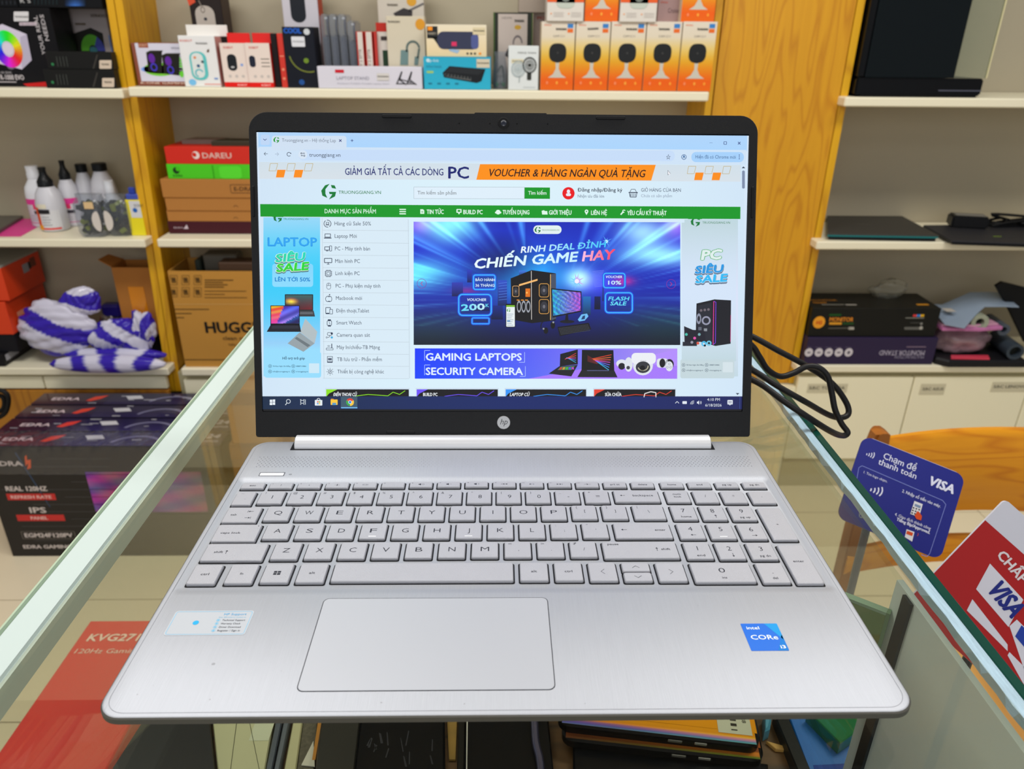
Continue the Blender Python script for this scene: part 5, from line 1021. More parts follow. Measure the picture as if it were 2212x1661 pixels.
for k, (a, b, y0, y1, lab) in enumerate(((101, 252, 150.5, 189, 'slim black box, lower of the two at the upright'), (105, 246, 112, 149.5, 'slim black box, upper of the two at the upright'))):
    z = zLU if k == 0 else TOPZ(o1)+.0003
    o1 = carton('slim_box', lab, 'box', a, b, y0, y1, z, .029, (24, 24, 23), Ys+.012+.004*k, group='slim black boxes at the left upright', draw=lambda P, y0=y0, y1=y1, k=k: (P.rr(221-6*k, y0+18, 247-6*k, y1-1, 1.5, (214, 196, 176), 2), P.text('TRUONG', 226-6*k, y0+29, 4, (90, 80, 66), 3, w=16, b=.03), P.disc(114, (y0+y1)/2+8, 3, (50, 130, 80), 2), P.poly([(200, y1-1), (209, y0+6), (212, y0+6), (204, y1-1)], (60, 58, 54), 2), [P.line(122+7*q, y0+10, 126+7*q, y1-6, 1.4, (70, 74, 70), 2) for q in range(4)]))
zt_ = TOPZ(cb1)+.0004
carton('black_box', 'black box in the top row, cut by the left edge', 'box', -70, 39, -60, 14, zt_, .12, (14, 15, 18), U+.035, group='black boxes stacked along the top', draw=lambda P: [P.line(5+9*k, 2, 6+9*k, 10, 3, (40, 44, 50), 2) for k in range(4)])
carton('black_box', 'black box with blue glow print in the top row, beside the upright', 'box', 41, 222, -60, 14, zt_, .12, (14, 15, 18), U+.033, group='black boxes stacked along the top', draw=lambda P: (P.grid(140, -10, 186, 13, 6, 4, lambda a, b: (10+50*math.sin(a*3.1)*b, 15+100*math.sin(a*3.1)*b, 24+180*math.sin(a*3.1)*b), 2), P.text('R', 45, 6, 8, (180, 180, 180), 3, w=9, b=.04), P.text('S', 61, 6, 8, (180, 180, 180), 3, w=6, b=.04), [P.line(75+8*k, -4, 75+8*k, 10, 2.5, (26, 40, 44), 2) for k in range(7)]))
# ================================================================ middle and lower boards
def blobmat(key, c, rough=.3): return mat(key, c, rough, var=.15, vscale=20, bump=.5, bscale=60)
def basept(x, y, z): p = PZ(x, y, z); return p
# grey closed laptop and pink sheet at far left
def slab(name, label, cat, pts, z0, h, m, ch=.001, group=None):
    c = Vector((sum(p[0] for p in pts)/len(pts), sum(p[1] for p in pts)/len(pts), z0))
    bm = bmesh.new(); prism(bm, [(p[0]-c.x, p[1]-c.y) for p in pts], 0, h, ch); o = fin(name, bm, m); o.location = c
    return tag(o, label, cat, group)
q = lambda x, y, z: tuple(PZ(x, y, z)[:2])
slab('closed_laptop', 'dark grey closed laptop on the middle board, cut by the left edge', 'laptop', [q(-90, 508, zLM), q(-8, 510, zLM), q(51, 473, zLM), q(-60, 473, zLM)], zLM+.0012, .010, M((84, 80, 74), .4), .002)
slab('folder', 'bright pink plastic sheet lying beside the toner bottles', 'folder', [q(-20, 511, zLM), q(44, 511, zLM), q(82, 490, zLM), q(74, 473, zLM), q(-20, 473, zLM)], zLM, .001, M((226, 60, 148), .4), 0)
# toner bottles
BW = M((206, 206, 214), .3); BC = M((22, 24, 26), .35)
def bottle(label, cx, yb, wpx, yt_body, yt, kind, lab=None, band=None, Y=None):
    p = PZ(cx, yb, zLM); Y = p.y; r = (PY(cx+wpx/2, yb, Y).x-PY(cx-wpx/2, yb, Y).x)/2
    hb = PY(cx, yt_body, Y).z-zLM; ht = PY(cx, yt, Y).z-zLM
    o = empty('toner_bottle', (p.x, Y+r, zLM)); tag(o, label, 'bottle', 'toner bottles on the left middle board')
    bm = bmesh.new()
    if kind == 'cone':
        lathe(bm, [(r*.9, 0), (r, .004), (r, hb*.62), (r*.82, hb*.86), (r*.52, hb), (r*.5, hb+.003)], 28); b = fin('body', bm, BW, o, smooth=50)
        bm = bmesh.new(); lathe(bm, [(r*.54, hb-.001), (r*.54, hb+.014), (r*.42, hb+.022), (r*.26, hb+(ht-hb)*.62), (r*.24, ht-.008), (r*.27, ht-.006), (r*.27, ht)], 20); fin('nozzle_cap', bm, BC, o, smooth=50)
    elif kind == 'flat':
        lathe(bm, [(r*.9, 0), (r, .004), (r, hb*.62), (r*.85, hb*.8), (r*.5, hb*.97), (r*.48, hb)], 28); b = fin('body', bm, BW, o, smooth=50)
        bm = bmesh.new(); lathe(bm, [(r*.58, hb-.002), (r*.58, ht-.002), (r*.5, ht)], 20); fin('screw_cap', bm, BC, o, smooth=40)
    else:
        lathe(bm, [(r*.9, 0), (r, .004), (r, hb*.7), (r*.9, hb*.85), (r*.52, hb), (r*.5, hb+.004), (r*.54, hb+.008), (r*.5, hb+.011), (r*.54, hb+.016), (r*.48, hb+.02), (r*.5, ht), (r*.42, ht)], 28); b = fin('body', bm, M((226, 228, 234), .3), o, smooth=50)
    if lab:
        # printed label wrapped around the front of the body
        def wrap(u, v, L): a = u/r; rr_ = r+.0004+.0002*L; return (rr_*math.sin(a), -rr_*math.cos(a), v)
        P = Pr(lambda x, y: (x*r, y*hb), wrap, r, hb); lab(P); P.build('label', b)
    return o
def gr(P, x0, y0, x1, y1, c, L): P.grid(x0, y0, x1, y1, 8, 1, lambda a, b: c, L)
def lb1(P):
    gr(P, -1, .04, 1, .5, (214, 214, 218), 1); gr(P, -.9, .05, -.45, .56, (228, 90, 40), 2); gr(P, -.9, .05, -.35, .16, (240, 160, 30), 3); gr(P, -.4, .06, .9, .1, (226, 60, 50), 3); gr(P, -.55, .42, .35, .52, (34, 32, 36), 3)
    gr(P, -.55, .54, .2, .64, (224, 218, 196), 2)
    for k in range(4): gr(P, -.3, .16+.06*k, .35-.1*(k % 2), .175+.06*k, (150, 150, 156), 3)
def lb2(P):
    gr(P, -1.2, .04, 1.2, .56, (208, 204, 212), 1); gr(P, -1.2, .50, 1.2, .62, (226, 60, 150), 2); gr(P, -.1, .40, .4, .5, (226, 60, 110), 3); gr(P, -.1, .3, .7, .37, (60, 56, 66), 3); gr(P, -1.2, .1, 1.2, .115, (210, 90, 150), 3)
    for k in range(3): gr(P, -.5, .16+.05*k, .5, .172+.05*k, (160, 156, 166), 3)
bottle('white bottle with pink label half hidden behind the orange-labelled bottle', 86, 492, 50, 392, 362, 'none', lb2)
bottle('white toner bottle with black cone cap and orange and yellow label', 107, 502, 58, 407, 366, 'cone', lb1)
bottle('white toner bottle with black cone cap and pink label', 154, 490, 42, 390, 350, 'cone', lb2)
bottle('white bottle with flat black cap, left one of the two behind the clear bags', 192, 484, 40, 373, 357, 'flat')
bottle('white bottle with flat black cap, right one of the two behind the clear bags', 229, 489, 52, 371, 356, 'flat')
bottle('open white bottle with a bare threaded neck behind the clear bags', 246, 499, 40, 422, 394, 'open')
CANDY = mat('dark_sachet', (30, 34, 30), .3); 
for i, (x0, x1, yb, yt, lab) in enumerate(((166, 229, 514, 424, 'clear bag of small dark sachets with a pale price tag, left of the pair'), (230, 285, 512, 424, 'clear bag of small dark sachets, right of the pair beside the yellow box'))):
    pc = PZ((x0+x1)/2, yb, zLM); Y = pc.y; w = PY(x1, yb, Y).x-PY(x0, yb, Y).x; zt = PY((x0+x1)/2, yt, Y).z-zLM; dp = .035
    bm = bmesh.new()
    loft(bm, [[(p[0]*w/2*k, dp+p[1]*dp*k2, z) for p in rrpts(-1, 1, -1, 1, .5, 4)] for k, k2, z in ((.72, .8, 0), (.93, 1, .012), (1, 1, zt*.45), (.96, 1, zt*.8), (.75, .6, zt*.92), (.9, .3, zt))])
    o = fin('sachet_bag', bm, BAG, smooth=60); o.location = (pc.x, Y+.002, zLM); tag(o, lab, 'bag', 'clear bags of dark sachets')
    bm = bmesh.new(); rn = random.Random(i+2)
    for k in range(46):
        a = Matrix.Translation((rn.uniform(-.33, .33)*w, dp+rn.uniform(-.6, .6)*dp*.8, .012+rn.uniform(0, .68)*zt)) @ Matrix.Rotation(rn.uniform(0, 3), 4, 'Y') @ Matrix.Rotation(rn.uniform(-.6, .6), 4, 'X')
        mi = 0 if rn.random() < .72 else 1; n0 = len(bm.faces)
        r = bmesh.ops.create_cube(bm, size=1, matrix=a @ Matrix.Diagonal((.022, .01, .012, 1)))
        for f in {f for v in r['verts'] for f in v.link_faces}: f.material_index = mi
    s_ = fin('sachets', bm, [CANDY, M((128, 138, 28), .4)], o); s_['kind'] = 'stuff'
    if i == 0: boxo('price_tag', -.01*w, .30*w, -.0015, -.0005, zt*.70, zt*.86, M((222, 190, 140), .5), o)
    bm = bmesh.new(); cx = (.36 if i == 0 else -.36)*w
    vs = [bm.verts.new((cx+(.018 if (math.cos(t) > 0) == (i == 1) else .006)*math.cos(t), -.001, zt*.4+.029*math.sin(t))) for t in [k*math.pi/10 for k in range(20)]]; bm.faces.new(vs); fin('round_label', bm, M((214, 206, 198), .4), o)
def d(P): P.rect(281, 434, 323, 470, (214, 214, 218), 1); P.text('SONY', 290, 447, 6, (50, 56, 60), 2, w=20); P.disc(292, 454, 5, (40, 100, 180), 2); P.rect(312, 474, 319, 504, (180, 206, 200), 2)
yb_ = carton('ink_box', 'yellow and white ink box with blue top beside the left upright', 'box', 285, 316, 432, 509, zLM, .02, (236, 220, 26), draw=d)
boxo('blue_lid', -.017, .017, .002, .018, .0005+max(v.co.z for v in yb_.data.vertices)-.001, max(v.co.z for v in yb_.data.vertices)+.016, M((60, 80, 176), .4), yb_, .002)
boxo('blue_tab', -.009, .009, .006, .016, max(v.co.z for v in yb_.data.vertices)+.015, max(v.co.z for v in yb_.data.vertices)+.034, M((36, 60, 160), .4), yb_, .003)
# --- left lowest board
OR = M((220, 62, 18), .45)
def ob(name, lab, x1, yt, yb, z0, w, dep, m, Y, sidep=None):
    a = PY(x1, yb, Y); h = PY(x1, yt, Y).z-z0
    bm = bmesh.new(); abox(bm, -w, 0, 0, dep, 0, h, .0015); o = fin(name, bm, m); o.location = (a.x, Y, z0); tag(o, lab, 'box')
    P2 = Pr(lambda x, y: (x, y), lambda u, v, L: (.0003+.0002*L, u*dep, v*h), .001)
    if sidep: sidep(P2); P2.build('printed_side', o)
    return o, z0+h
o, z = ob('black_box', 'black box with white label, bottom of the stack at the left edge', 18, 766, 812, zLL, .28, .20, M((20, 20, 24), .4), Ys+.012, lambda P: (P.rect(.06, .85, .40, .35, (170, 170, 178), 1), P.rect(.1, .28, .7, .16, (60, 56, 56), 1)))
o, z = ob('black_box', 'black box under the orange boxes at the left edge', 42, 722, 765, z+.0003, .27, .16, M((22, 22, 28), .4), Ys+.032)
o, z = ob('orange_box', 'orange box under another orange box at the left edge', 29, 653, 721, z+.0003, .26, .21, OR, Ys+.028, lambda P: (P.rect(0, .96, 1, .90, (196, 190, 186), 1) if 0 else None, P.rect(.2, .55, .45, .40, (236, 150, 120), 1)))
boxo('rim', -.262, .001, -.001, .211, .0, .003, M((205, 200, 196), .5), o) if 0 else None
o, z = ob('orange_box', 'orange box with small grey label, top of the stack at the left edge', 21, 580, 650, z+.0035, .26, .20, OR, Ys+.03, lambda P: (P.rect(.50, .82, .66, .55, (150, 150, 156), 1), P.rect(.66, .82, .72, .6, (30, 24, 24), 1), P.rect(.72, .9, .86, .62, (120, 60, 44), 1), P.disc(.2, .45, 1, (120, 40, 20))))
boxo('grey_lid', -.26, 0, 0, .2, z-o.location.z-.0002, z-o.location.z+.006, M((150, 148, 140), .5), o, .001)
# open carton
def cardbox(name, lab, x0, x1, yt, yb, z0, dep, c, Y, draw=None, open_=True, group=None, cat='box', flap=False):
    a = PY(x0, yb, Y); b = PY(x1, yb, Y); w = b.x-a.x; h = PY((x0+x1)/2, yt, Y).z-z0; t = .003
    m = mat('cardboard_%d%d%d' % c, c, .75, var=.06, vscale=6, bump=.2, bscale=300)
    bm = bmesh.new()
    if open_:
        abox(bm, -w/2, w/2, 0, dep, 0, t); abox(bm, -w/2, w/2, 0, t, t, h); abox(bm, -w/2, w/2, dep-t, dep, t, h); abox(bm, -w/2, -w/2+t, t, dep-t, t, h); abox(bm, w/2-t, w/2, t, dep-t, t, h)
    else: abox(bm, -w/2, w/2, 0, dep, 0, h, .002)
    o = fin(name, bm, m); o.location = ((a.x+b.x)/2, Y, z0); tag(o, lab, cat, group)
    def pm(x, y): p_ = PY(x, y, Y); return (min(w/2-.0006, max(.0006-w/2, p_.x-(a.x+b.x)/2)), min(h-.0006, max(.0008, p_.z-z0)))
    P = Pr(pm, lambda u, v, L: (u, -.0003-.0003*L, v), w/(x1-x0), h/(yb-yt))
    if draw: draw(P); P.build('printed_front', o)
    return o, w, h, m
Yc = Ys+.10
o, w, h, m = cardbox('open_carton', 'small open cardboard box sealed with shiny amber tape, beside the left upright', 268, 350, 578, 702, zLL+.075, .09, (176, 112, 40), Yc)
bm = bmesh.new(); loft(bm, [[(-w/2, .001, h), (-w/2, .088, h), (-w/2-.045, .088, h+.015), (-w/2-.045, .02, h+.017)], [(-w/2, .001, h+.003), (-w/2, .088, h+.003), (-w/2-.045, .088, h+.018), (-w/2-.045, .02, h+.020)]]); fin('flap', bm, m, o)
boxo('amber_tape', -w*.18, w*.22, -.0014, -.0004, .0, h*.72, mat('amber_tape', (226, 138, 20), .12, coat=1), o)
sb = carton('dark_box', 'dark low box under the open cardboard box, mostly behind the striped bag', 'box', 262, 346, 703, 786, zLL, .085, (30, 28, 34), Yc+.002, h=.0745)
bb_ = carton('blue_bundle', 'dark blue plastic bundle behind the striped bag', 'bag', 216, 258, 625, 668, zLL+.11, .04, (34, 24, 110), Ys+.15, h=.045, m=blobmat('blue_plastic', (36, 26, 120)), bev=.008)
# silver film bag
def blob(name, lab, cat, c, rx, ry, rz, m, seed, amp=.25, f=9, flat=True, sub=4, colfn=None, group=None):
    bm = bmesh.new(); bmesh.ops.create_icosphere(bm, subdivisions=sub, radius=1)
    rn = random.Random(seed); ph = [(Vector((rn.uniform(-1, 1), rn.uniform(-1, 1), rn.uniform(-1, 1))).normalized(), rn.uniform(.4, 1)*f, rn.uniform(0, 6)) for _ in range(7)]
    for v in bm.verts:
        n = v.co.copy(); d_ = sum(math.sin(n.dot(a)*k+p) for a, k, p in ph)/7; rid = abs(math.sin(n.dot(ph[0][0])*f*1.7+3*d_))
        s_ = 1+amp*(d_+.35*rid-.2+(.10*(1-abs(math.sin(f*1.9*n.dot(ph[1][0])+4*d_)))+.06*math.sin(f*3.7*n.dot(ph[2][0])+6*d_) if sub > 4 else 0)); v.co = Vector((n.x*rx*s_, n.y*ry*s_, n.z*rz*s_))
        if flat: v.co.z = max(v.co.z, -rz*.72)
    if flat:
        for v in bm.verts: v.co.z += rz*.72
    me = bpy.data.meshes.new(name); bm.normal_update(); bm.to_mesh(me)
    if colfn:
        at = me.color_attributes.new('Col', 'FLOAT_COLOR', 'POINT')
        for v in me.vertices: at.data[v.index].color = (*lin(colfn(v.co.x/rx, v.co.y/ry, v.co.z/rz)), 1)
    bm.free()
    for p in me.polygons: p.use_smooth = True
    o = link(name, me, m); o.location = c
    if lab: tag(o, lab, cat, group)
    return o
SILV = mat('silver_film', (150, 142, 136), .22, .7, bump=1, bscale=90)
p = PY(240, 760, Ys+.1)
blob('film_bag', 'crumpled silver plastic film bag behind the striped bag', 'bag', (p.x-.01, Ys+.155, zLL), .050, .026, .068, SILV, 4, .3, 14)
# striped carrier bag: a main bundle, a knotted bundle and handle ears, one mesh with printed stripes
SB = colmat('striped_bag_plastic', .3, coat=.3)
def stripe(ax, fr, ph):
    def f(x, y, z):
        s_ = math.sin((x*ax[0]+y*ax[1]+z*ax[2])*fr+ph+.5*math.sin(3*x+2*z)); return (52, 30, 168) if s_ > .05 else (206, 204, 222)
    return f
bgr = empty('striped_bag', (0, 0, zLL)); p = PY(205, 800, Ys+.02); bgr.location = (p.x, Ys+.10, zLL); tag(bgr, 'crumpled purple and white striped carrier bag bulging over the lowest left board', 'bag')
def bp_(name, xc, yc, wpx, hpx, Y, sd, st, amp=.22, ry=None, f=7):
    c = PY(xc, yc, Y); s = PY(xc+1, yc, Y).x-c.x
    o = blob(name, None, None, (0, 0, 0), wpx*s/2, ry or wpx*s*.3, hpx*s/2, SB, sd, amp, f, False, 5, st); o.parent = bgr; o.location = (c.x-bgr.location.x, Y-bgr.location.y, c.z-zLL)
    if Y > Ys:
        for v in o.data.vertices: v.co.z = max(v.co.z, zLL+.001-c.z)
    return o
bp_('bag_bundle', 128, 708, 160, 118, Ys+.055, 11, stripe((.5, 0, 1), 4.2, .9), .3, .042, 6)
bp_('bag_fold', 172, 652, 84, 60, Ys+.06, 15, stripe((.2, 0, 1), 3, .6), .35, .03, 6)
bp_('bag_bundle', 262, 728, 140, 84, Ys+.05, 21, stripe((1, 0, .9), 5, 2), .35, .036, 7)
bp_('bag_ear', 308, 708, 48, 74, Ys+.045, 31, stripe((1, 0, -.6), 4, 0), .35, .025, 7)
bp_('bag_bottom', 232, 786, 250, 42, Ys-.034, 41, stripe((1, 0, 0), 11, .4), .06, .026, 4); bp_('bag_fold', 250, 765, 220, 30, Ys+.03, 47, stripe((1, 0, 0), 7, 2), .12, .03, 5)
# --- centre bay, middle board
z = zCM
def d(P): P.text('EDRA', 378, 493, 3, (200, 180, 190), 2, w=20, b=.02); P.poly([(398, 494), (407, 485), (409, 494)], (205, 190, 200), 2)
Yk = PZ(450, 505, zCM).y
o = carton('keyboard_box', 'dark maroon box at the bottom of the keyboard box stack', 'box', 366, 700, 479, 504, z, .13, (70, 24, 34), Yk, draw=d); z = TOPZ(o)
for i, (y0, y1, xa, lab) in enumerate(((455.5, 478, 363, 'lowest of three flat brown cardboard boxes on the maroon box'), (427.5, 454, 360, 'middle one of three flat brown cardboard boxes in the keyboard stack'), (388, 426, 352, 'thickest and topmost of three flat brown cardboard boxes, under the green box'))):
    def d(P, i=i):
        if i == 2: P.rr(500, 398, 560, 416, 2, (90, 60, 34), 1, w=1.2); P.text('E-DRA', 508, 411, 8, (90, 60, 34), 1, w=40, b=.03)
        else: P.arc(510, (448, 474)[1-i], 5, 1, 20, 160, (96, 64, 34), 1)
    o = carton('keyboard_box', lab, 'box', xa, 700, y0, y1, z+.0003, .13, (176, 116, 48), Yk-.003*i, group='flat brown boxes in the keyboard stack', draw=d, m=mat('carton_brown', (178, 118, 50), .7, var=.06, vscale=5)); z = TOPZ(o)
def d(P): P.disc(384, 369, 7, (20, 60, 20), 2); P.disc(388, 366, 4.5, (70, 200, 20), 3); P.text('E-DRA', 376, 382, 4, (30, 90, 20), 2, w=20, b=.02); P.rr(476, 359, 524, 386, 7, (90, 226, 50), 2); P.line(463, 357, 463, 387, 3, (56, 170, 20), 2)
o = carton('keyboard_box', 'bright green keyboard box under the red one', 'box', 364, 700, 355.5, 387, z+.0003, .125, (72, 206, 16), Yk, draw=d); z = TOPZ(o)
def d(P): P.disc(426, 335, 8, (240, 220, 215), 2); P.disc(423, 334, 4.5, (210, 34, 14), 3); P.text('DAREU', 440, 341, 11, (232, 190, 180), 2, w=62, b=.03)
o = carton('keyboard_box', 'bright red keyboard box with white lettering on the green one', 'box', 360, 700, 318, 353.5, z+.0006, .13, (212, 34, 12), Yk, draw=d); z = TOPZ(o)
for nm, lab, xs, dy, hh_, c in (('paper_bundle', 'crumpled papers and wires lying on the red keyboard box', (376, 470), .06, .012, (140, 126, 118)), ('dark_tray', 'dark olive flat tray on the red keyboard box', (452, 690), .02, .014, (60, 56, 42))):
    a, b = PY(xs[0], 316, Yk), PY(xs[1], 316, Yk)
    slab(nm, lab, 'papers' if 'paper' in nm else 'tray', [(a.x, Yk+dy), (b.x, Yk+dy), (b.x, Yk+dy+.05), (a.x+.02, Yk+dy+.06)], z+.0003, hh_, M(c, .6), .003)
# --- centre bay, lowest board
def d(P):
    c = (66, 44, 16)
    for i in range(3):
        for j in range(2):
            x, y = 374+26*i, 603+26*j; P.frame(x-7, y-8, x+9, y+12, .8, c, 1); P.rect(x-4, y-4, x+6, y+8, (110, 78, 30), 1); P.rect(x-1, y-1, x+4, y+3, c, 2)
    for k, w in enumerate((62, 40, 50, 42)): P.rect(442, 604+5*k, 442+w, 606+5*k, c, 1)
    for k, w in enumerate((90, 44, 92)): P.rect(442, 628+7*k, 442+w, 629.5+7*k, (84, 58, 22), 1)
    for k, w in enumerate((76, 38, 22)): P.rect(376, 667+9*k, 376+w, 669+9*k, (90, 64, 26), 1)
    P.text('HUGGIES', 446, 718, 22, (24, 22, 20), 2, w=140, b=.05); P.text('clean care', 482, 734, 8, (90, 66, 34), 2, w=60, b=.02); P.text('baby wipes', 495, 746, 5, (90, 66, 34), 2, w=36)
    P.line(372, 657, 640, 657, 1.6, (206, 160, 90), 1); P.rect(376, 776, 640, 778, (96, 68, 28), 1)
Yh = PZ(480, 792, zCL).y
o, w, h, m = cardbox('wipes_carton', 'large open brown cardboard box with black lettering on the lowest centre board', 401, 640, 586, 790, zCL, .15, (190, 136, 52), Yh, d)
hc = o
for i, (a, b, y, hh_, c, nm, lab) in enumerate(((408, 421, .05, .020, (52, 60, 54), 'dark_packet', 'dark packet with a green spot lying in the wipes box'), (425, 500, .06, .034, (92, 88, 78), 'grey_packet', 'flat grey packet sticking out of the wipes box'), (470, 600, .03, .024, (70, 50, 36), 'brown_packet', 'brown packet lying across the top of the wipes box'))):
    pa, pb = PY(a, 588, Yh), PY(b, 588, Yh)
    q_ = boxo(nm, -(pb.x-pa.x)/2, (pb.x-pa.x)/2, 0, .06, 0, .12+hh_, mat('pk%d' % i, c, .5), None, .004); q_.location = ((pa.x+pb.x)/2, Yh+y-.02*(i == 2)+.0, zCL+h-.12); q_.rotation_euler = (0, 0, 0); tag(q_, lab, 'packet')
# --- right bay, upper board: dark glass-sided computer case
Y = Ys+.02; a = PY(1846, 200, Y); b = PY(2118, 206, Y); w = b.x-a.x
pc = empty('computer_case', ((a.x+b.x)/2, Y, zRU)); tag(pc, 'black computer case with dark glass front and clear side, upper right board', 'computer case')
KB = M((8, 9, 12), .3, 0, .1)
boxo('base', -w/2, w/2, 0, .19, .004, .048, KB, pc, .004, 2); boxo('foot_rail', -w/2+.02, w/2-.01, .003, .18, 0, .0045, M((8, 8, 8), .6), pc)
boxo('trim_line', w/2-.12, w/2-.002, -.0008, .0, .016, .0185, M((90, 92, 108), .3), pc)
boxo('front_glass', -w/2+.02, w/2-.085, .0005, .004, .049, .52, mat('dark_tinted_glass', (14, 20, 23), .06), pc, .0005)
boxo('left_panel', -w/2, -w/2+.019, 0, .19, .049, .52, KB, pc, .003)
boxo('inner_chassis', -w/2+.02, w/2-.09, .02, .185, .049, .52, M((16, 20, 22), .5), pc, .002)
boxo('clear_glass', w/2-.0845, w/2+.002, .0005, .004, .049, .52, glassmat('case_glass', (.9, .93, .9), 1.5, .08, (150, 160, 140)), pc)
boxo('glass_edge', w/2+.0022, w/2+.006, 0, .005, .049, .52, M((214, 206, 160), .3), pc)
boxo('emblem', w/2-.048, w/2-.042, -.001, 0, .034, .040, M((150, 150, 156), .3), pc) if 0 else None
# middle board: two closed laptops, adapter, cable lumps
def lapclosed(lab, px, h, mt, edge):
    pts = [Vector(PZ(x, y, zRM+h)[:2]) for x, y in px]; pts = [Vector((max(p_.x, xr(1812, 300)+.003), min(p_.y, Yb-.008))) for p_ in pts]; c = sum(pts, Vector((0, 0)))/len(pts)
    o = empty('closed_laptop', (c.x, c.y, zRM)); tag(o, lab, 'laptop', 'closed laptops on the right middle board')
    P_ = [tuple(p-c) for p in pts]
    sc = lambda k: [(p[0]*k, p[1]*k) for p in P_]
    bm = bmesh.new(); prism(bm, sc(.97), .002, h*.48, .001); fin('laptop_base', bm, M((26, 28, 32), .4), o)
    bm = bmesh.new(); prism(bm, sc(1), h*.52, h*.78, 0); fin('lid_edge', bm, M(edge, .3), o)
    bm = bmesh.new(); prism(bm, sc(1), h*.78, h, .0015); fin('laptop_lid', bm, M(mt, .5), o)
    bm = bmesh.new(); prism(bm, sc(.9), 0, .0022, 0); fin('rubber_foot', bm, M((10, 10, 10), .8), o)
    return o
o = lapclosed('closed dark laptop with a teal front edge beside the pillar', [(1788, 504), (2028, 508), (1948, 466), (1784, 464)], .020, (58, 56, 52), (20, 110, 112))
P = Pr(lambda x, y: (x, y), lambda u, v, L: (u, v, .0203), .001); P.text('gigabyte', -.05, .0, 7, (88, 86, 80), 1, w=45); P.build('lid_mark', o)
o = lapclosed('closed black laptop at the right edge with a power adapter on it', [(2056, 520), (2290, 528), (2230, 484), (1995, 486)], .014, (42, 42, 46), (22, 22, 26))
P = Pr(lambda x, y: (x, y), lambda u, v, L: (u, v, .0143), .001); P.rect(-.02, -.045, .005, -.038, (120, 150, 40), 1); P.build('lid_mark', o)
pa = PZ(2085, 494, zRM+.0145)
ad = boxo('power_adapter', -.052, .052, -.03, .03, 0, .036, M((20, 20, 22), .35), None, .005, 2); ad.location = (pa.x+.02, pa.y+.03, zRM+.0145); ad.rotation_euler = (0, 0, -.25); tag(ad, 'black power adapter brick lying on the closed black laptop', 'adapter')
boxo('adapter_label', -.04, .045, -.018, .018, .0362, .0366, M((120, 118, 112), .4), ad)
pc_ = PZ(2190, 492, zRM+.0145); bm = bmesh.new(); rn = random.Random(5)
tube(bm, [(rn.uniform(-.07, .12), rn.uniform(-.02, .04), .008+.035*rn.random()*(k % 3)/2) for k in range(26)], .0042, 6, 5)
cl = fin('power_cable', bm, M((16, 16, 18), .5), smooth=60); cl.location = (pc_.x, pc_.y+.02, zRM+.0095); tag(cl, 'tangled black power cable heaped on the closed black laptop', 'cable')
# lowest board
def d(P):
    P.disc(1769, 696, 13, (232, 156, 40), 2); P.text('H2', 1763, 700, 7, (200, 50, 20), 3, w=12, b=.05); P.rect(1791, 678, 1817, 682, (26, 80, 30), 2)
    P.text('MONITOR', 1791, 694, 8.5, (226, 140, 40), 2, w=51, b=.03); P.rect(1791, 696, 1818, 701, (214, 150, 40), 2); P.rect(1820, 696, 1844, 701, (30, 70, 30), 2); P.line(1789, 709, 1836, 708.5, 1.4, (110, 106, 96), 2); P.rr(1832, 706, 1845, 712, 2, (170, 165, 155), 2)
    for k, c in enumerate(((210, 60, 60), (50, 130, 210), (220, 170, 30))): P.rect(1972+8*k, 679, 1980+8*k, 684, c, 2)
    P.rect(1956, 686, 1996, 687.4, (150, 150, 140), 2); P.line(1966, 697, 1990, 697, 1, (90, 90, 86), 2); P.disc(1990, 699, 3, (130, 130, 126), 2, n=8); P.rr(1953, 706, 1994, 712, 2, (96, 96, 92), 2); P.disc(1989, 708, 4, (170, 168, 160), 3, n=8)
def d2(P):
    for k in range(5):
        x = 1747+21.5*k; P.disc(x, 761, 9, (206, 200, 208), 2); P.rect(x-3.5, 760, x+3.5, 762.5, (60, 50, 80), 3); P.line(x-7, 750, x+6, 750, 1, (110, 100, 130), 2)
        if k == 4: P.rect(x-1.2, 757.5, x+1.2, 765, (60, 50, 80), 3)
    P.text('MONITOR STAND', 1998, 757, 10, (170, 164, 184), 2, w=99, b=.02, rot=180); P.text('MULTIFUNCTION', 1996, 768, 6, (150, 144, 168), 2, w=64, rot=180); P.line(1958, 749, 2000, 749, 1.6, (140, 120, 140), 2)
ps = carton('monitor_stand_box', 'dark purple monitor stand box with five white round icons, lower of two', 'box', 1730, 2013, 730, 787, zRL, .17, (44, 34, 66), draw=d2)
Ym = ps.location.y+.001
mb = carton('monitor_arm_box', 'black monitor arm box with orange round emblem, on the purple box', 'box', 1742, 2018, 666, 727.5, TOPZ(ps)+.0003, .15, (20, 20, 17), Ym+.008, draw=d)
w_ = max(v.co.x for v in mb.data.vertices); h_ = max(v.co.z for v in mb.data.vertices)
P = Pr(lambda x, y: (x, y), lambda u, v, L: (u, v, h_+.0003+.0002*L), .001)
P.text('MONITOR', -w_+.02, .07, 12, (170, 110, 30), 1, w=85, b=.03); P.text('MOUNT', -w_+.02, .045, 12, (170, 110, 30), 1, w=44, b=.05); P.rect(-w_+.04, .03, -w_+.11, .036, (130, 128, 118), 1); P.rect(-w_+.115, .028, -w_+.15, .036, (170, 165, 155), 1); P.rr(w_-.06, .03, w_-.022, .042, .003, (206, 140, 30), 1)
for x in (w_-.14, w_-.09): P.rect(x, .125, x+.03, .133, (110, 106, 96), 1)
P.build('printed_top', mb)
fb = blob('clear_wrapper', 'loose clear plastic wrapper standing on the monitor arm box', 'wrapper', (0, 0, 0), .055, .02, .032, glassmat('thin_film', (.97, .97, .95), 1.4, .10, (220, 220, 205), .2), 8, .5, 8); fb.location = (mb.location.x+.085, Ym+.12, TOPZ(mb))
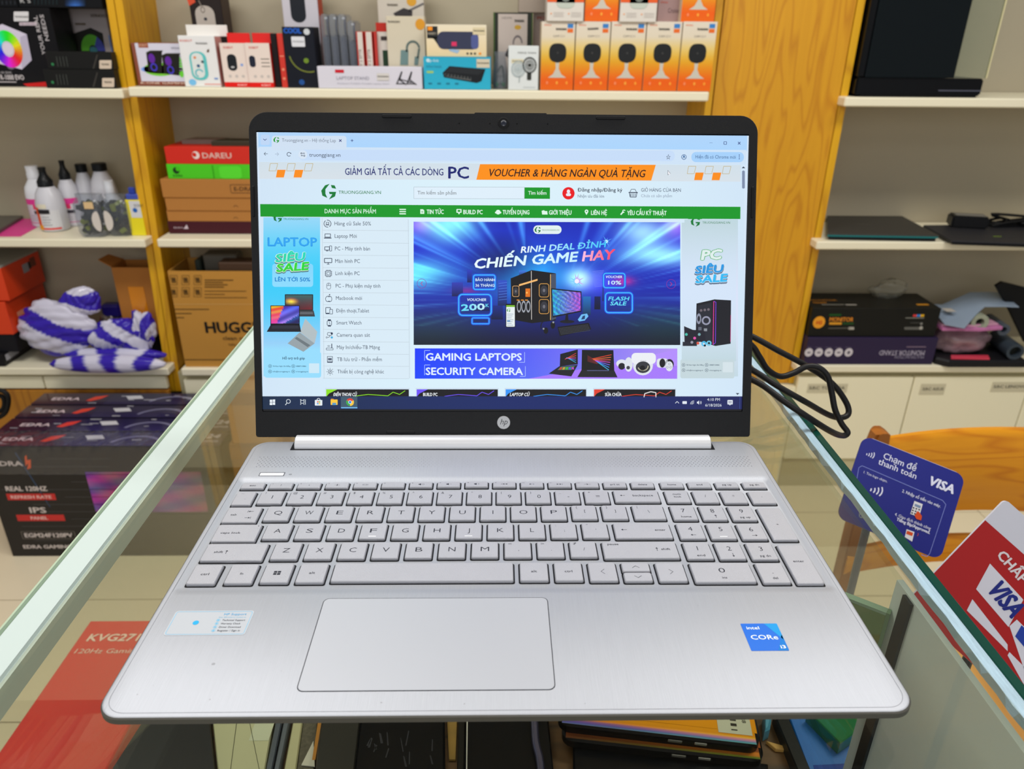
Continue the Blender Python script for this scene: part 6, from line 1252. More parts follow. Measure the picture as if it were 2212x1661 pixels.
# pile at the right edge
def at_(x, y, dY=0): p = PZ(x, 800, zRL); return PY(x, y, p.y+dY)
px1 = PY(2020, 800, Ys+.0).x
bt = slab('black_pouch', 'flat black pouch at the bottom of the pile, lowest right board', 'bag', [(px1+.0, Ys+.015), (px1+.03, Ys-.012), (px1+.28, Ys-.012), (px1+.30, Ys+.18), (px1+.01, Ys+.18)], zRL, .022, M((24, 24, 28), .4), .006)
pk = mat('pink_print_plastic', (196, 110, 130), .25, var=.5, vscale=26, bump=.6, bscale=70)
zz = zRL+.0225
c = at_(2105, 770)
b1 = blob('clear_pouch', 'clear crumpled bag with pink contents in the pile, lower right', 'bag', (px1+.105, Ys+.085, zz), .095, .055, .05, mat('grey_pink_film', (150, 124, 132), .18, bump=.8, bscale=80, var=.35, vscale=30), 14, .2, 9, group=None)
slab('pink_packet', 'red-pink packet sticking out low in the pile', 'packet', [(px1+.04, Ys-.001), (px1+.16, Ys-.006), (px1+.17, Ys+.02), (px1+.05, Ys+.02)], zz, .006, M((214, 60, 84), .3), .001)
z2 = zz+.092
slab('magenta_pouch', 'flat pink and purple patterned pouches in the middle of the pile', 'bag', [(px1-.006, Ys+.01), (px1+.11, Ys+.004), (px1+.19, Ys+.02), (px1+.19, Ys+.15), (px1, Ys+.15)], z2, .011, mat('pink_purple_print', (186, 110, 160), .3, var=.45, vscale=40), .003)
slab('magenta_pouch', 'thin pale pink pouch directly under the grey mailer', 'bag', [(px1-.004, Ys+.02), (px1+.10, Ys+.012), (px1+.18, Ys+.03), (px1+.18, Ys+.15), (px1, Ys+.15)], z2+.0113, .006, M((206, 150, 176), .35), .002)
z3 = z2+.0176
# grey-blue mailer with a peaked fold
bm = bmesh.new(); MX = [(-.0, .0), (.05, -.022), (.10, .015), (.13, .03), (.19, .026), (.235, .026)]; MZ = [.0, -.004, .028, .048, .05, .048]
R0 = []
for (x, y), z_ in zip(MX, MZ): R0.append([(x, y, z_+.004), (x, .12, z_*.8+.03), (x, .12, z_*.8+.0325), (x, y, z_+.0065)])
loft(bm, R0); mm_ = fin('mailer_bag', bm, mat('grey_blue_mailer', (138, 154, 174), .35, bump=.4, bscale=60, var=.12, vscale=12), smooth=30); mm_.location = (px1-.006, Ys+.004, z3); tag(mm_, 'grey-blue plastic mailer draped over the pile beside the monitor arm box', 'bag')
boxo('paper_label', .02, .05, .04, .07, .033, .034, M((190, 184, 176), .5), mm_)
# rolls
def roll(lab, x, z_, r, ri, Y, L_, c):
    bm = bmesh.new(); prof = [(r, 0), (r, L_), (ri, L_), (ri, 0)]
    loops = []
    for rr_, y in prof+[prof[0]]: loops.append([(rr_*math.cos(2*math.pi*k/32), y, rr_*math.sin(2*math.pi*k/32)) for k in range(32)])
    loft(bm, loops, cap0=False, cap1=False); bmesh.ops.remove_doubles(bm, verts=bm.verts, dist=1e-6)
    o = fin('film_roll', bm, c, smooth=50); o.location = (x, Y, z_); o.rotation_euler = (0, 0, -.12); tag(o, lab, 'roll')
    bm = bmesh.new(); lathe(bm, [(ri*.98, .02), (ri*.98, L_-.01)], 24, ax=1); fin('dark_core', bm, M((30, 34, 30), .6), o); return o
p1 = PY(2118, 697, Ys+.01)
roll('roll of clear grey-green film in the pile, under the mailer', p1.x, p1.z, .026, .013, Ys+.012, .11, mat('film_roll_clear', (150, 156, 138), .2, var=.2, vscale=60))
p2 = PY(2170, 715, Ys+.02); roll('smaller dark film roll with glints, right of the clear roll', p2.x+.004, p2.z, .019, .009, Ys+.03, .1, mat('film_roll_dark', (66, 76, 90), .15, var=.3, vscale=60))
p3 = PY(2196, 762, Ys-.01); roll('dark grey-blue roll at the right edge of the pile', p3.x, p3.z, .026, .017, Ys-.004, .13, M((54, 64, 74), .4))
bm = bmesh.new(); pw = [PY(2152, 618, Ys+.06), PY(2166, 609, Ys+.06), PY(2290, 640, Ys+.06), PY(2290, 755, Ys+.06), PY(2214, 740, Ys+.06), PY(2176, 660, Ys+.06)]
loft(bm, [[Vector(v)-pw[0] for v in pw], [Vector(v)-pw[0]+Vector((0, .012, 0)) for v in pw]]); o = fin('angular_cover', bm, M((14, 14, 16), .5)); o.location = pw[0]; tag(o, 'black angular plastic panel leaning at the right edge above the pile', 'panel')
# ================================================================ boxes on the floor, left
FL = FZ
Yb1 = 1.5685; xl = PY(30, 1205, Yb1).x; xr_ = PY(478, 980, Yb1).x; ztop = PY(100, 965, Yb1).z
BD = .0845; wB = xr_-xl
def monfront(P):
    P.rect(0, 0, 1000, 620, (22, 20, 22), 1)
    wt = (214, 204, 200)
    P.text('EDRA', 50, 100, 24, wt, 3, w=118, b=.05); P.poly([(x_+34, y_) for x_, y_ in [(144, 104), (152, 52), (162, 42), (158, 70), (174, 66), (164, 112), (146, 120), (158, 90), (150, 94)]], (224, 88, 34), 3)
    P.text('REAL 120HZ', 66, 238, 25, wt, 3, w=172, b=.04); P.rect(59, 254, 264, 290, (200, 40, 40), 2); P.text('REFRESH RATE', 76, 281, 17, (238, 190, 185), 3, w=170, b=.05)
    P.text('IPS', 138, 362, 30, wt, 3, w=68, b=.04); P.rect(72, 374, 276, 410, (200, 40, 40), 2); P.text('PANEL', 132, 401, 17, (238, 190, 185), 3, w=72, b=.05)
    P.frame(70, 472, 300, 514, 2.5, (120, 112, 104), 3); P.text('EGM24F120PV', 82, 505, 23, wt, 3, w=206, b=.05); P.text('EDRA GAMING MONITOR', 60, 572, 20, wt, 3, w=370, b=.05)
    P.poly([(150, 30), (156, 30), (230, 330), (226, 330)], (44, 70, 104), 2)
    P.grid(417, 135, 900, 360, 16, 10, lambda a, b: (80+90*math.sin(a*5+b*7)**2+20*b, 46+40*math.sin(a*9-b*5)**2, 110+60*math.sin(a*4+2)**2), 2)
    for k in range(14): P.rect(10+7*(k*37 % 90), 20+42*k, 60+9*(k*53 % 90), 22.5+42*k, (70, 70, 74), 2)
WRAP = mat('shrink_wrapped_black', (22, 20, 27), .22, bump=.9, bscale=40, stretch=(1, 9, 9), coat=.25)
rnd = random.Random(12)
for k in range(4):
    y0 = Yb1+k*BD; h = ztop-FL
    bm = bmesh.new(); abox(bm, -wB/2, wB/2, 0, BD-.0012, 0, h, .004, seg=2); o = fin('monitor_box', bm, WRAP); o.location = ((xl+xr_)/2, y0, FL)
    tag(o, ('black shrink-wrapped monitor box on the floor, nearest of four, its printed front showing', 'black shrink-wrapped monitor box, second from the front of four', 'black shrink-wrapped monitor box, third from the front of four', 'black shrink-wrapped monitor box, farthest of four, against the shelves')[k], 'box', 'monitor boxes standing in a row')
    if k == 0:
        P = Pr(lambda x, y: (x/1000*wB-wB/2, (620-y)/620*h), lambda u, v, L: (u, -.0004-.0003*L, v), wB/1000, h/620); monfront(P); P.build('printed_front', o, colmat('wrapped_print', .3, coat=.25))
    P = Pr(lambda x, y: (x/1000*wB-wB/2, BD*(1-y/100)), lambda u, v, L: (u, v, h+.0004+.0003*L), wB/1000, BD/100)
    P.rect(4, 4, 996, 96, (38, 34, 62), 1, (48, 42, 78)); P.grid(4, 6, 330, 94, 6, 1, lambda a, b: (70-28*a, 32, 44+16*a), 2)
    P.text('EDRA', 75, 62, 20, (220, 200, 205), 3, w=128, b=.05); P.poly([(236, 66), (262, 34), (318, 22), (300, 50), (262, 70)], (222, 60, 40), 3)
    P.poly([(400, 28), (470, 24), (496, 50), (428, 56)], (206, 206, 212), 3); P.arc(640, 96, 110, 16, 20, 160, (120, 118, 150), 3, ry=62)
    P.text('EGM24', 800, 46, 26, (225, 215, 225), 3, w=170, b=.05, it=.2); P.text('GAMING MONITOR', 790, 74, 13, (205, 195, 205), 3, w=190, b=.05)
    for q_ in range(9): x = rnd.uniform(20, 880); y = rnd.uniform(8, 88); P.rect(x, y, x+rnd.uniform(15, 60), y+rnd.uniform(2, 5), (190, 190, 198), 4)
    P.build('printed_top', o, colmat('wrapped_print_top', .18, coat=.3))
# loose wrinkled stretch film over the front top edge of the row
FILM = glassmat('stretch_film', (.97, .97, .98), 1.5, .04, (200, 200, 205), .12)
bm = bmesh.new(); rf = random.Random(6); nx, ny = 150, 14; G_ = []
for j in range(ny+1):
    t_ = j/ny*.17; row = []
    for i in range(nx+1):
        x = xl+.003+(wB-.006)*i/nx; w_ = .0022+.0024*math.sin(i*.9+j*.7+2*math.sin(i*.13))*math.sin(j*1.9+i*.21)+rf.uniform(-.0012, .0012)
        if t_ < .085: p_ = (x, Yb1-.0024-abs(w_), ztop-.085+t_)
        else: p_ = (x, Yb1-.002+(t_-.085), ztop+.0024+abs(w_))
        row.append(bm.verts.new(p_))
    G_.append(row)
for j in range(ny):
    for i in range(nx): bm.faces.new((G_[j][i], G_[j][i+1], G_[j+1][i+1], G_[j+1][i]))
mb0 = [o_ for o_ in COL.objects if o_.name == 'monitor_box'][0]
o = fin('stretch_film', bm, FILM, mb0, smooth=40); o.location = -Vector(mb0.location)
# brown cartons to their right, behind the counter
xa = xr_+.012
for k, (z0, h, lab, c) in enumerate(((FL, .36, 'brown cardboard box with dark lettering on the floor behind the counter glass', (150, 96, 36)), (FL+.3603, .17, 'lighter brown cardboard box on top of another, behind the counter corner', (190, 128, 54)))):
    bm = bmesh.new(); abox(bm, 0, .46, 0, .30, 0, h, .002); o = fin('carton', bm, mat('carton%d' % k, c, .6, var=.06, vscale=5)); o.location = (xa+.012*k, Yb1+.03, z0); tag(o, lab, 'box')
    boxo('tape', .0, .46, -.0006, -.0002, h-.05, h-.012, mat('brown_tape', (160, 104, 44), .25), o)
    if k == 0:
        P = Pr(lambda x, y: (x, y), lambda u, v, L: (u, -.0006-.0003*L, v), .001); P.text('EDRA', .035, h*.72, 26, (96, 68, 34), 1, w=130, b=.04); P.build('printed_front', o)
bm = bmesh.new(); c0 = PY(-10, 870, 1.8)
tube(bm, [PY(-60, 850, 1.78), PY(-10, 842, 1.78), PY(14, 850, 1.78), PY(18, 872, 1.78), PY(8, 895, 1.78), PY(-20, 905, 1.78), PY(-60, 890, 1.78), PY(-40, 860, 1.79), PY(4, 856, 1.79), PY(6, 884, 1.79), PY(-30, 900, 1.79), PY(-60, 950, 1.8)], .007, 8, 6)
o = fin('black_cable', bm, M((20, 20, 20), .5), smooth=60); tag(o, 'thick black cable loop hanging at the left edge beside the monitor boxes', 'cable')
cable_left = o

# ================================================================ red box beside the counter
RZ = -.572
p0 = PZ(195, 1340, RZ); p1 = PZ(399, 1343, RZ)
bm = bmesh.new(); wr = p1.x-p0.x; abox(bm, 0, wr, -.66, 0, FL-RZ, 0, .002); o = fin('monitor_box', bm, mat('red_box_print', (214, 40, 34), .4, var=.05, vscale=4, bump=.2, bscale=8)); o.location = (p0.x, p0.y, RZ)
for v in o.data.vertices: v.co.z -= 0
tag(o, 'tall red monitor box on the floor, its top seen through the counter glass', 'box')
P = Pr(lambda x, y: (x, y), lambda u, v, L: (u, v, .0004+.0003*L), .001)
s = wr/.204/1000*1; P.text('KVG271', .016, -.045, 14, (240, 205, 190), 1, w=76, b=.04, it=.1); P.text('120Hz Gaming', .010, -.070, 9, (236, 190, 176), 1, w=96, b=.01, it=.1)
P.build('printed_top', o)
P0 = None
# ================================================================ goods inside the counter
DZ = SZ+.0004
def flat(name, lab, cat, px, h, m, ch=.0012, grp=None, z0=DZ, draw=None):
    pts = [Vector(PZ(x, y, z0+h)[:2]) for x, y in px]; c = sum(pts, Vector((0, 0)))/len(pts)
    bm = bmesh.new(); prism(bm, [tuple(p-c) for p in pts], 0, h, ch); o = fin(name, bm, m, smooth=30); o.location = (c.x, c.y, z0); tag(o, lab, cat, grp)
    if draw:
        P = Pr(lambda x, y: tuple(Vector(PZ(x, y, z0+h)[:2])-c), lambda u, v, L: (u, v, h+.0001+.0001*L), PZ(1001, 1610, z0+h).x-PZ(1000, 1610, z0+h).x); draw(P); P.build('surface_print', o)
    return o
BLKG = mat('glossy_black_glass', (14, 16, 22), .12, var=.3, vscale=18, bump=.12, bscale=30)
flat('tablet', 'dull dark tablet beside the red box, seen through the glass', 'tablet', [(318, 1540), (452, 1540), (468, 1700), (215, 1700)], .008, mat('dark_dusty_cover', (46, 46, 50), .35, var=.25, vscale=9))
flat('plastic_cover', 'pale cream plastic cover with fine dark lines under the glass', 'cover', [(457, 1535), (594, 1535), (566, 1700), (474, 1700)], .006, M((196, 196, 158), .4), draw=lambda P: (P.line(514, 1540, 498, 1662, 1.2, (70, 70, 50), 1), P.line(535, 1540, 560, 1662, 1.2, (80, 80, 60), 1), P.rect(548, 1540, 590, 1600, (206, 212, 186), 1)))
for k, (a, b, c, lab) in enumerate(((599, 613, (84, 92, 106), 'blue-grey metal bar, left one of two'), (616, 629, (96, 104, 116), 'blue-grey metal bar, right one of two'))):
    flat('metal_bar', lab, 'bar', [(a, 1540), (b, 1540), (b-33, 1700), (a-33, 1700)], .008, M(c, .35, .4), grp='metal bars under the glass')
flat('wooden_strip', 'cream painted strip beside the metal bars', 'strip', [(636, 1540), (656, 1540), (634, 1700), (606, 1700)], .004, M((190, 188, 148), .5))
flat('felt_piece', 'speckled grey felt piece between the cream strip and the dark tablet', 'felt', [(657, 1540), (688, 1540), (676, 1700), (636, 1700)], .003, mat('speckled_felt', (92, 88, 76), .9, var=.6, vscale=300))
flat('paper_slip', 'small white price slip on the grey felt', 'paper', [(677, 1600), (680, 1655), (651, 1652)], .001, M((206, 204, 190), .6), 0, z0=DZ+.0035)
flat('tablet', 'black tablet with an amber edge strip, left of the smeared phone', 'tablet', [(697, 1540), (779, 1540), (761, 1700), (676, 1700)], .009, mat('matt_black_cover', (44, 44, 42), .35, var=.2, vscale=9), draw=lambda P: P.poly([(690, 1540), (697.5, 1540), (681, 1642), (674, 1642)], (176, 120, 46), 1))
def smear(P):
    rn = random.Random(9)
    for k in range(13):
        x = rn.uniform(795, 945); y = rn.uniform(1565, 1640); a = rn.uniform(-.3, .5); l = rn.uniform(12, 34); w = rn.uniform(2, 4.5)
        P.poly([(x, y), (x+w, y+2), (x+w-a*l, y+l), (x-a*l-w*.3, y+l)], (44, 46, 56), 1)
flat('smartphone', 'large black phone with greasy smears on its glass', 'phone', [(781, 1530), (961, 1530), (962, 1700), (760, 1700)], .010, BLKG, .0025, grp='black phones under the glass', draw=smear)
flat('smartphone', 'black phone with a bright white line along its left edge', 'phone', [(1008, 1530), (1183, 1530), (1200, 1700), (1000, 1700)], .010, BLKG, .002, grp='black phones under the glass', draw=lambda P: P.line(1009.5, 1532, 1007.5, 1700, 2.2, (225, 225, 220), 1))
flat('metal_bar', 'glossy black bar beside the phone with the white line', 'bar', [(990, 1530), (1006, 1530), (1003, 1700), (986, 1700)], .006, M((22, 22, 22), .3))
for k in (-4, 0, 4): pass
bm = bmesh.new(); zc_ = DZ+.0138
tube(bm, [PZ(1154, 1535, zc_), PZ(1157, 1600, zc_), PZ(1166, 1640, zc_), PZ(1172, 1700, zc_)], .0032, 8, 5); o = fin('pen', bm, mat('lilac_chrome', (120, 120, 160), .15, .8), smooth=60); tag(o, 'slim shiny grey-lilac rod lying on the black phone', 'pen')
flat('cardboard_scrap', 'scrap of brown and yellow card between the two black phones', 'card', [(965, 1535), (988, 1535), (984, 1640), (970, 1640)], .002, mat('card_scrap', (150, 118, 50), .7, var=.4, vscale=60), 0)
# gold phones
PB = colmat('gradient_phone_back', .15, coat=.3)
def goldphone(lab, dx, dy, z0, cols, sticker_=False):
    A = [Vector(PZ(x+dx, y+dy, z0+.009)[:2]) for x, y in ((1204, 1562), (1646, 1612))]; d_ = (A[1]-A[0]); L_ = d_.length; an = math.atan2(d_.y, d_.x); w = .076
    bm = bmesh.new(); prism(bm, rrpts(0, L_, 0, w, .010, 6), 0, .0082, .0016); o = fin('smartphone', bm, M((26, 24, 26), .2, .6), smooth=30); o.location = (A[0].x, A[0].y, z0); o.rotation_euler = (0, 0, an); tag(o, lab, 'phone', 'stacked phones under the glass')
    P = Pr(lambda x, y: (x, y), lambda u, v, L: (u, v, .0083+.00008*L), .001)
    def g(a, b):
        for (p, c), (q_, e) in zip(cols[:-1], cols[1:]):
            if b <= q_: f = (b-p)/(q_-p); base = [c[i]+(e[i]-c[i])*f for i in range(3)]; break
        else: base = list(cols[-1][1])
        if b < .17: base[0] = base[0]*(1-.0*a)+90*a*(b > .06); base[1] += 60*a; 
        return tuple(base)
    P.grid(.0035, .0015, L_-.0035, .012, 10, 8, lambda a, b: g(a, b*.3), 1); P.grid(.0016, .0118, L_-.0016, w-.0116, 10, 6, lambda a, b: g(a, .3+b*.7), 1)
    P.build('back_panel', o, PB)
    boxo('side_button', L_*.55, L_*.62, -.0007, .0005, .003, .0055, M((170, 168, 160), .2, .8), o, .0003); boxo('side_button', L_*.68, L_*.74, -.0007, .0005, .003, .0055, M((210, 208, 200), .2, .8), o, .0003)
    if sticker_:
        st = boxo('price_sticker', L_*.80, L_*.965, .009, .05, .0085, .0087, M((204, 206, 184), .5), o)
        P = Pr(lambda x, y: (x, y), lambda u, v, L: (u, v, .00875+.00006*L), .001)
        for k, y in enumerate((.012, .016, .0175, .021, .0245, .026, .030, .034, .0355, .039)): P.rect(L_*.865, y, L_*.895, y+.0011+.0009*(k % 2), (60, 58, 50), 1)
        P.text('VND', L_*.815, .046, 4.5, (70, 66, 56), 1, w=11, rot=-90, b=.03); P.text('5.9-AV128', L_*.925, .046, 3, (80, 76, 64), 1, w=26, rot=-90, b=.02); P.build('sticker_print', o)
    return o
g0 = [(0, (96, 60, 40)), (.1, (150, 84, 50)), (.3, (176, 92, 44)), (1, (180, 96, 46))]
g1 = [(0, (110, 130, 190)), (.05, (96, 84, 190)), (.10, (130, 90, 190)), (.15, (226, 140, 60)), (.2, (240, 160, 28)), (1, (242, 158, 20))]
flat('smartphone', 'black phone with scratched glass under the gold phone stack', 'phone', [(1238, 1596), (1660, 1648), (1660, 1730), (1238, 1730)], .009, BLKG, .002, grp='stacked phones under the glass')
zb = DZ+.0094
goldphone('copper coloured phone under the gold one', 8, 32, zb, g0); goldphone('gold phone with violet-blue lower edge and a barcode price sticker', 0, 0, zb+.0088, g1, True)
flat('clip', 'folded clear pale-blue clip beside the gold phone', 'clip', [(1650, 1540), (1668, 1545), (1664, 1572), (1652, 1578)], .012, M((90, 160, 190), .2), .002)
flat('black_ruler', 'black bar lying slanted between the gold phone and the blue box', 'bar', [(1672, 1540), (1700, 1540), (1768, 1700), (1738, 1700)], .012, M((22, 24, 26), .4))
flat('blue_box', 'flat bright blue box at the right inside the counter', 'box', [(1700, 1535), (1888, 1535), (1858, 1652), (1762, 1700)], .010, M((22, 104, 190), .4), .001, draw=lambda P: P.poly([(1756, 1653), (1858, 1648), (1850, 1690), (1768, 1690)], (20, 60, 150), 1))
flat('green_box', 'green translucent box resting on the blue box', 'box', [(1745, 1535), (1895, 1535), (1862, 1572), (1815, 1605)], .012, M((8, 112, 62), .2, 0, .5), .001, z0=DZ+.0104)
flat('wooden_stick', 'pale curved wood sliver between the phones and the black bar', 'scrap', [(1655, 1600), (1700, 1612), (1712, 1620), (1676, 1618)], .003, M((206, 160, 84), .6), .0005)
# upright glass pane inside the counter
pa = PX(1915, 1325, .2335); dv = Vector((-.14, .105, 0))
dirv = dv.normalized(); ang = math.atan2(dirv.y, dirv.x); zpb = pa.z-.085
GP = glassmat('dark_green_pane', (.40, .52, .42), 1.5, .22, (84, 100, 84))
for nm, a0, a1, z0, z1, m_ in (('inner_pane', 0, .12, zpb, pa.z, GP), ('pane_edge', 0, .12, pa.z+.0001, pa.z+.0022, M((140, 168, 150), .2)), ('pane_edge', -.0022, -.0001, zpb, pa.z+.0022, M((110, 140, 112), .2))):
    o = boxo(nm, a0, a1, -.0025, .0025, z0-pa.z, z1-pa.z, m_, ctr); o.location = Vector(pa)-CO; o.rotation_euler = (0, 0, ang)
# ================================================================ power cable loops by the counter edge
bm = bmesh.new()
tr = [(1560, 700, .38), (1625, 727, .372), (1680, 757, .366), (1740, 789, .362), (1795, 826, .358), (1826, 866, .354), (1833, 892, .35), (1818, 902, .346), (1790, 896, .342), (1740, 868, .322), (1680, 834, .326), (1630, 802, .336), (1560, 765, .338)]
tube(bm, [PY(x, y, Y) for x, y, Y in tr], .0026, 10, 8)
tr = [(1545, 690, .350), (1618, 741, .346), (1640, 770, .344), (1658, 798, .343), (1685, 813, .344), (1714, 806, .348), (1742, 792, .351), (1768, 794, .350), (1788, 813, .347), (1797, 850, .343), (1804, 885, .338), (1818, 915, .334), (1831, 934, .33), (1820, 941, .326), (1795, 932, .300), (1745, 901, .292), (1690, 864, .30), (1640, 828, .316), (1560, 790, .33)]
tube(bm, [PY(x, y, Y) for x, y, Y in tr], .0026, 10, 8)
o = fin('power_cable', bm, M((26, 25, 26), .45), smooth=70); tag(o, 'black power cable looped behind the laptop, hanging past the right counter edge', 'cable')

# ================================================================ chair
CH_ = wood('honey_chair_wood', (222, 150, 22), (196, 118, 12), 12, 0, .28)
CHV = wood('honey_chair_post', (168, 100, 34), (128, 70, 20), 5, 2, .35)
yc = .7685
cx0 = .576; cw_ = .46
chair = empty('wooden_chair', (cx0+cw_/2, yc-.2, FL)); tag(chair, 'honey-coloured wooden chair with a curved backrest, beyond the right counter edge', 'chair')
CP = Vector(chair.location)
def slat(nm, zt0, zb0, zt1, th, over=0):
    bm = bmesh.new(); N_ = 16; loops = []
    for i in range(N_+1):
        t = i/N_; x = cx0+.004+(cw_-.008)*t; y = yc+.035*math.sin(math.pi*t)*1.0; hump = math.sin(math.pi*t)
        zt = zt0+(zt1-zt0)*min(1, hump*1.6); zb = zb0
        if over and t < .07: zt = zt0-.0; 
        loops.append([Vector((x, y+a, z))-CP for a, z in ((0, zb), (-.002, zb+.006), (-.002, zt-.008), (th*.3, zt), (th*.8, zt-.001), (th, zt-.01), (th, zb))])
    loft(bm, loops); return fin(nm, bm, CH_, chair, smooth=45)
slat('backrest', PY(1898, 957, yc).z, PY(2100, 1128, yc).z, PY(2150, 934, yc+.03).z, .02)
slat('back_rail', PY(2000, 1196, yc).z, PY(2000, 1240, yc).z, PY(2060, 1188, yc).z, .018)
zK = PY(1890, 938, yc).z
for s_, x in ((0, cx0), (1, cx0+cw_)):
    bm = bmesh.new(); sg = 1 if s_ == 0 else -1
    pr = [(0, FL), (.001, -.62), (0, zK-.03), (.004, zK-.004), (.012, zK)]
    loft(bm, [[Vector((x+sg*(d0), yc+.001, z))-CP, Vector((x+sg*(.027 if k < 4 else .02), yc+.001, z))-CP, Vector((x+sg*(.027 if k < 4 else .02), yc+.028, z))-CP, Vector((x+sg*d0, yc+.028, z))-CP] for k, (d0, z) in enumerate(pr)])
    bmesh.ops.bevel(bm, geom=[e for e in bm.edges if abs((e.verts[0].co-e.verts[1].co).z) > .02], offset=.004, segments=2, affect='EDGES'); o = fin('leg', bm, CHV, chair, smooth=50)
    bm = bmesh.new(); abox(bm, x+(.005 if s_ == 0 else -.035)-CP.x, x+(.035 if s_ == 0 else -.005)-CP.x, yc-.40-CP.y, yc-.37-CP.y, 0, .43, .004); fin('leg', bm, CHV, chair)
zs = FL+.45
bm = bmesh.new(); pts = rrpts(cx0-.005-CP.x, cx0+cw_+.005-CP.x, yc-.41-CP.y, yc-.003-CP.y, .03, 5); prism(bm, pts, .4305, .452, .006); fin('seat', bm, wood('seat_wood', (222, 172, 96), (196, 140, 66), 6, 1, .4), chair, smooth=40)
for a, b in ((cx0+.01, cx0+.03), (cx0+cw_-.03, cx0+cw_-.01)): boxo('side_rail', a-CP.x, b-CP.x, yc-.368-CP.y, yc-CP.y, .20, .225, CHV, chair, .003)
boxo('front_rail', cx0+.036-CP.x, cx0+cw_-.036-CP.x, yc-.395-CP.y, yc-.375-CP.y, .36, .43, CHV, chair, .003)

# ================================================================ payment signs
def plate(name, lab, cat, corners, th, r, m, edge=None):
    """corners TL TR BL as 3D points; returns object whose local x,y run right/up on the plate, z to the viewer"""
    TL, TR, BL = [Vector(c) for c in corners]; X = (TR-TL); w = X.length; X.normalize(); Yv = (TL-BL); Zv = X.cross(Yv).normalized(); Yv2 = Zv.cross(X); h = Yv.dot(Yv2)
    o_ = TL-Yv2*h
    bm = bmesh.new(); prism(bm, rrpts(0, w, 0, h, r, 6), -th, 0); o = fin(name, bm, m, smooth=30)
    o.matrix_world = Matrix(((X.x, Yv2.x, Zv.x, o_.x), (X.y, Yv2.y, Zv.y, o_.y), (X.z, Yv2.z, Zv.z, o_.z), (0, 0, 0, 1))); tag(o, lab, cat)
    return o, w, h
yv = .40
TLp = PY(1866, 940, yv+.03); TRp = PY(2086, 1028, yv); BLp = PY(1809, 1118, yv-.02)
vs, w, h = plate('payment_card_sign', 'dark blue payment sign with white lettering behind the right counter edge', 'sign', (TLp, TRp, BLp), .0016, .0095, M((8, 20, 122), .4))
boxo('back_edge', .009, w-.009, h-.0004, h+.0003, -.0018, -.0002, M((220, 222, 230), .4), vs)
uc = w/232
mwi0 = vs.matrix_world.inverted()
def onc(x, y): C_ = mwi0 @ CAMP; D_ = (mwi0.to_3x3() @ ray(x, y)); q_ = C_+D_*(-C_.z/D_.z); return (q_.x, q_.y)
P = Pr(onc, lambda u, v, L: (u, v, .0001+.00012*L), uc)
WV = (216, 218, 238)
def waves(x, y, s_):
    for k in range(4): P.arc(x-9*s_+k*2.6*s_, y, (3.5+2.8*k)*s_, 1.9*s_, -36, 36, WV, 1, 8)
waves(1878, 980, 1.0); P.text('Chạm để', 1907, 990, 14, WV, 1, w=74, b=.012); P.text('thanh toán', 1896, 1002, 13.5, WV, 1, w=86, b=.012)
P.text('VISA', 2004, 1045, 19, WV, 1, w=56, it=.15, b=.06)
def cl_(pts, w_=1.3, c=(120, 130, 200)): P.pl(pts, w_, c, 1)
cl_([(1848, 1050), (1855, 1010), (1862, 1006), (2036, 1081), (2043, 1090), (2008, 1196), (2002, 1202), (1990, 1198)])
P.text('1. Tìm logo chạm.', 1865, 1022, 5.5, WV, 1, w=54); waves(1890, 1056, 1.5)
P.text('2. Nhập số tiền vào máy.', 1948, 1063, 6.5, WV, 1, w=86, b=.02); P.text('4. Giao dịch thành công', 1932, 1113, 6.5, WV, 1, w=80, b=.01); P.text('Tiếng Bíp/Approved.', 1936, 1124, 6.5, WV, 1, w=74, b=.05)
P.poly([(1975, 1082), (1993, 1089), (1985, 1117), (1966, 1110)], (215, 215, 220), 2); P.poly([(1976, 1088), (1989, 1093), (1987, 1098), (1975, 1093)], (120, 140, 170), 3)
for i in range(3):
    for j in range(3): x_, y_ = 1973+6*i-1.6*j, 1097+2*i+5.5*j; P.rect(x_-1.8, y_-1.5, x_+1.8, y_+1.5, (20, 20, 26), 3)
P.poly([(1981, 1104), (1985, 1106), (1991, 1115), (1989, 1124), (1979, 1121), (1975, 1114)], (206, 74, 30), 4)
P.poly([(1958, 1143), (1975, 1149), (1970, 1170), (1954, 1160)], (215, 215, 220), 2); P.poly([(1959, 1146), (1972, 1151), (1970, 1158), (1957, 1153)], (206, 74, 30), 3); P.arc(1978, 1153, 5, 1, -40, 40, (206, 74, 30), 2)
for k in range(4): P.line(1857, 1096+7*k, 1876, 1103+6*k, 2.2, (130, 140, 150), 2); P.line(1858+5*k, 1094+2*k, 1856+5*k, 1116+2*k, 2, (130, 140, 150), 2)
P.build('sign_print', vs)
# its stand: a slim post with a clip, standing on the floor beside the counter
bl = vs.matrix_world @ Vector((w*.42, h*.1, -.005))
st = empty('sign_post', (bl.x, bl.y+.022, FL)); tag(st, 'slim blue-grey post with a round foot holding the blue payment sign', 'stand')
bm = bmesh.new(); lathe(bm, [(.004, .006), (.004, bl.z-FL)], 12); fin('pole', bm, M((70, 96, 130), .4), st); bm = bmesh.new(); lathe(bm, [(.05, 0), (.05, .004), (.02, .008)], 28); fin('foot', bm, M((60, 66, 74), .4), st, smooth=30)
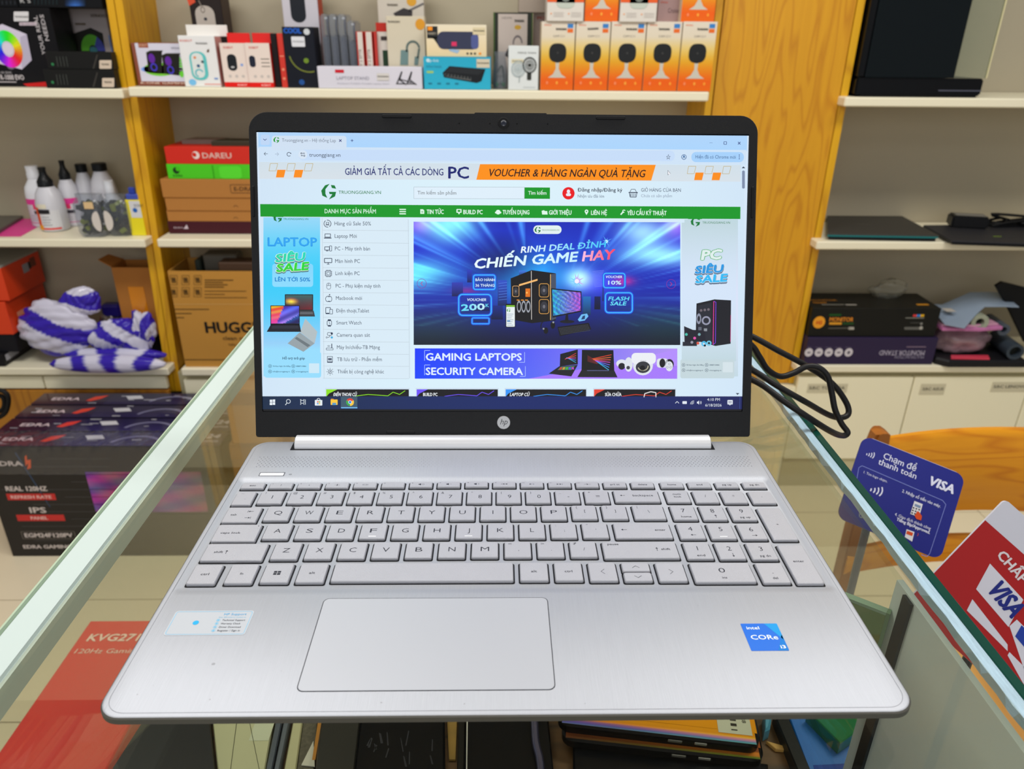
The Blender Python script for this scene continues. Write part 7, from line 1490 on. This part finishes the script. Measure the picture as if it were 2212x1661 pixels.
# red acceptance sign, lower right
yr = .235
TL2 = PY(2172, 1078, yr+.02); d1_ = (PY(2240, 1138, yr+.01)-TL2).normalized(); BL2 = PY(2040, 1380, yr-.02)
rs, w2, h2 = plate('payment_sign', 'white and red payment acceptance sign at the right edge', 'sign', (TL2, TL2+d1_*.13, BL2), .002, .004, M((206, 206, 218), .35))
u = w2/130
P = Pr(lambda x, y: (x*u, h2-y*u), lambda a, b, L: (a, b, .0001+.00012*L), u)
mwi = rs.matrix_world.inverted()
def onp(x, y):   # the spot of the sign seen at this pixel
    C_ = mwi @ CAMP; D_ = (mwi.to_3x3() @ ray(x, y)); k_ = -C_.z/D_.z; q_ = C_+D_*k_; return (q_.x/u, (h2-q_.y)/u)
a_ = onp(2158, 1150); 
P.rect(0, a_[1], 130, h2/u, (172, 22, 24), 1)
t0 = onp(2152, 1200); t1 = onp(2212, 1268); hh2 = math.hypot(t1[0]-t0[0], t1[1]-t0[1])
P.text('CHẤP NHẬN', t0[0], t0[1], hh2*.22, (226, 216, 220), 2, w=hh2*2.0, b=.045, rot=-math.degrees(math.atan2(t1[1]-t0[1], t1[0]-t0[0])))
def qd(pts, c, L=2): P.poly([onp(*p) for p in pts], c, L)
qd([(2138, 1217), (2210, 1295), (2178, 1354), (2108, 1272)], (216, 214, 226)); qd([(2100, 1294), (2176, 1392), (2176, 1406), (2088, 1318)], (216, 214, 226)); qd([(2196, 1338), (2260, 1400), (2220, 1470), (2180, 1352)], (216, 214, 226)); qd([(2180, 1408), (2212, 1440), (2212, 1480), (2176, 1415)], (216, 214, 226))
v0 = onp(2129, 1272); v1 = onp(2178, 1328); vl = math.hypot(v1[0]-v0[0], v1[1]-v0[1])
P.text('VISA', v0[0], v0[1], vl*.5, (24, 36, 128), 3, w=vl*1.12, it=.2, b=.05, rot=-math.degrees(math.atan2(v1[1]-v0[1], v1[0]-v0[0])))
qd([(2206, 1350), (2260, 1400), (2240, 1430), (2192, 1374)], (30, 60, 160), 3)
P.build('sign_print', rs)
bl = rs.matrix_world @ Vector((w2*.5, h2*.1, -.006))
st = empty('sign_post', (bl.x+.004, bl.y+.004, FL)); tag(st, 'slim dark post behind the red payment sign', 'stand')
bm = bmesh.new(); lathe(bm, [(.004, .006), (.004, bl.z-FL)], 12); fin('pole', bm, M((40, 42, 46), .4), st); bm = bmesh.new(); lathe(bm, [(.05, 0), (.05, .004), (.02, .008)], 28); fin('foot', bm, M((40, 42, 46), .4), st, smooth=30)
bpy.data.objects.remove(_to); bpy.data.curves.remove(_cu)
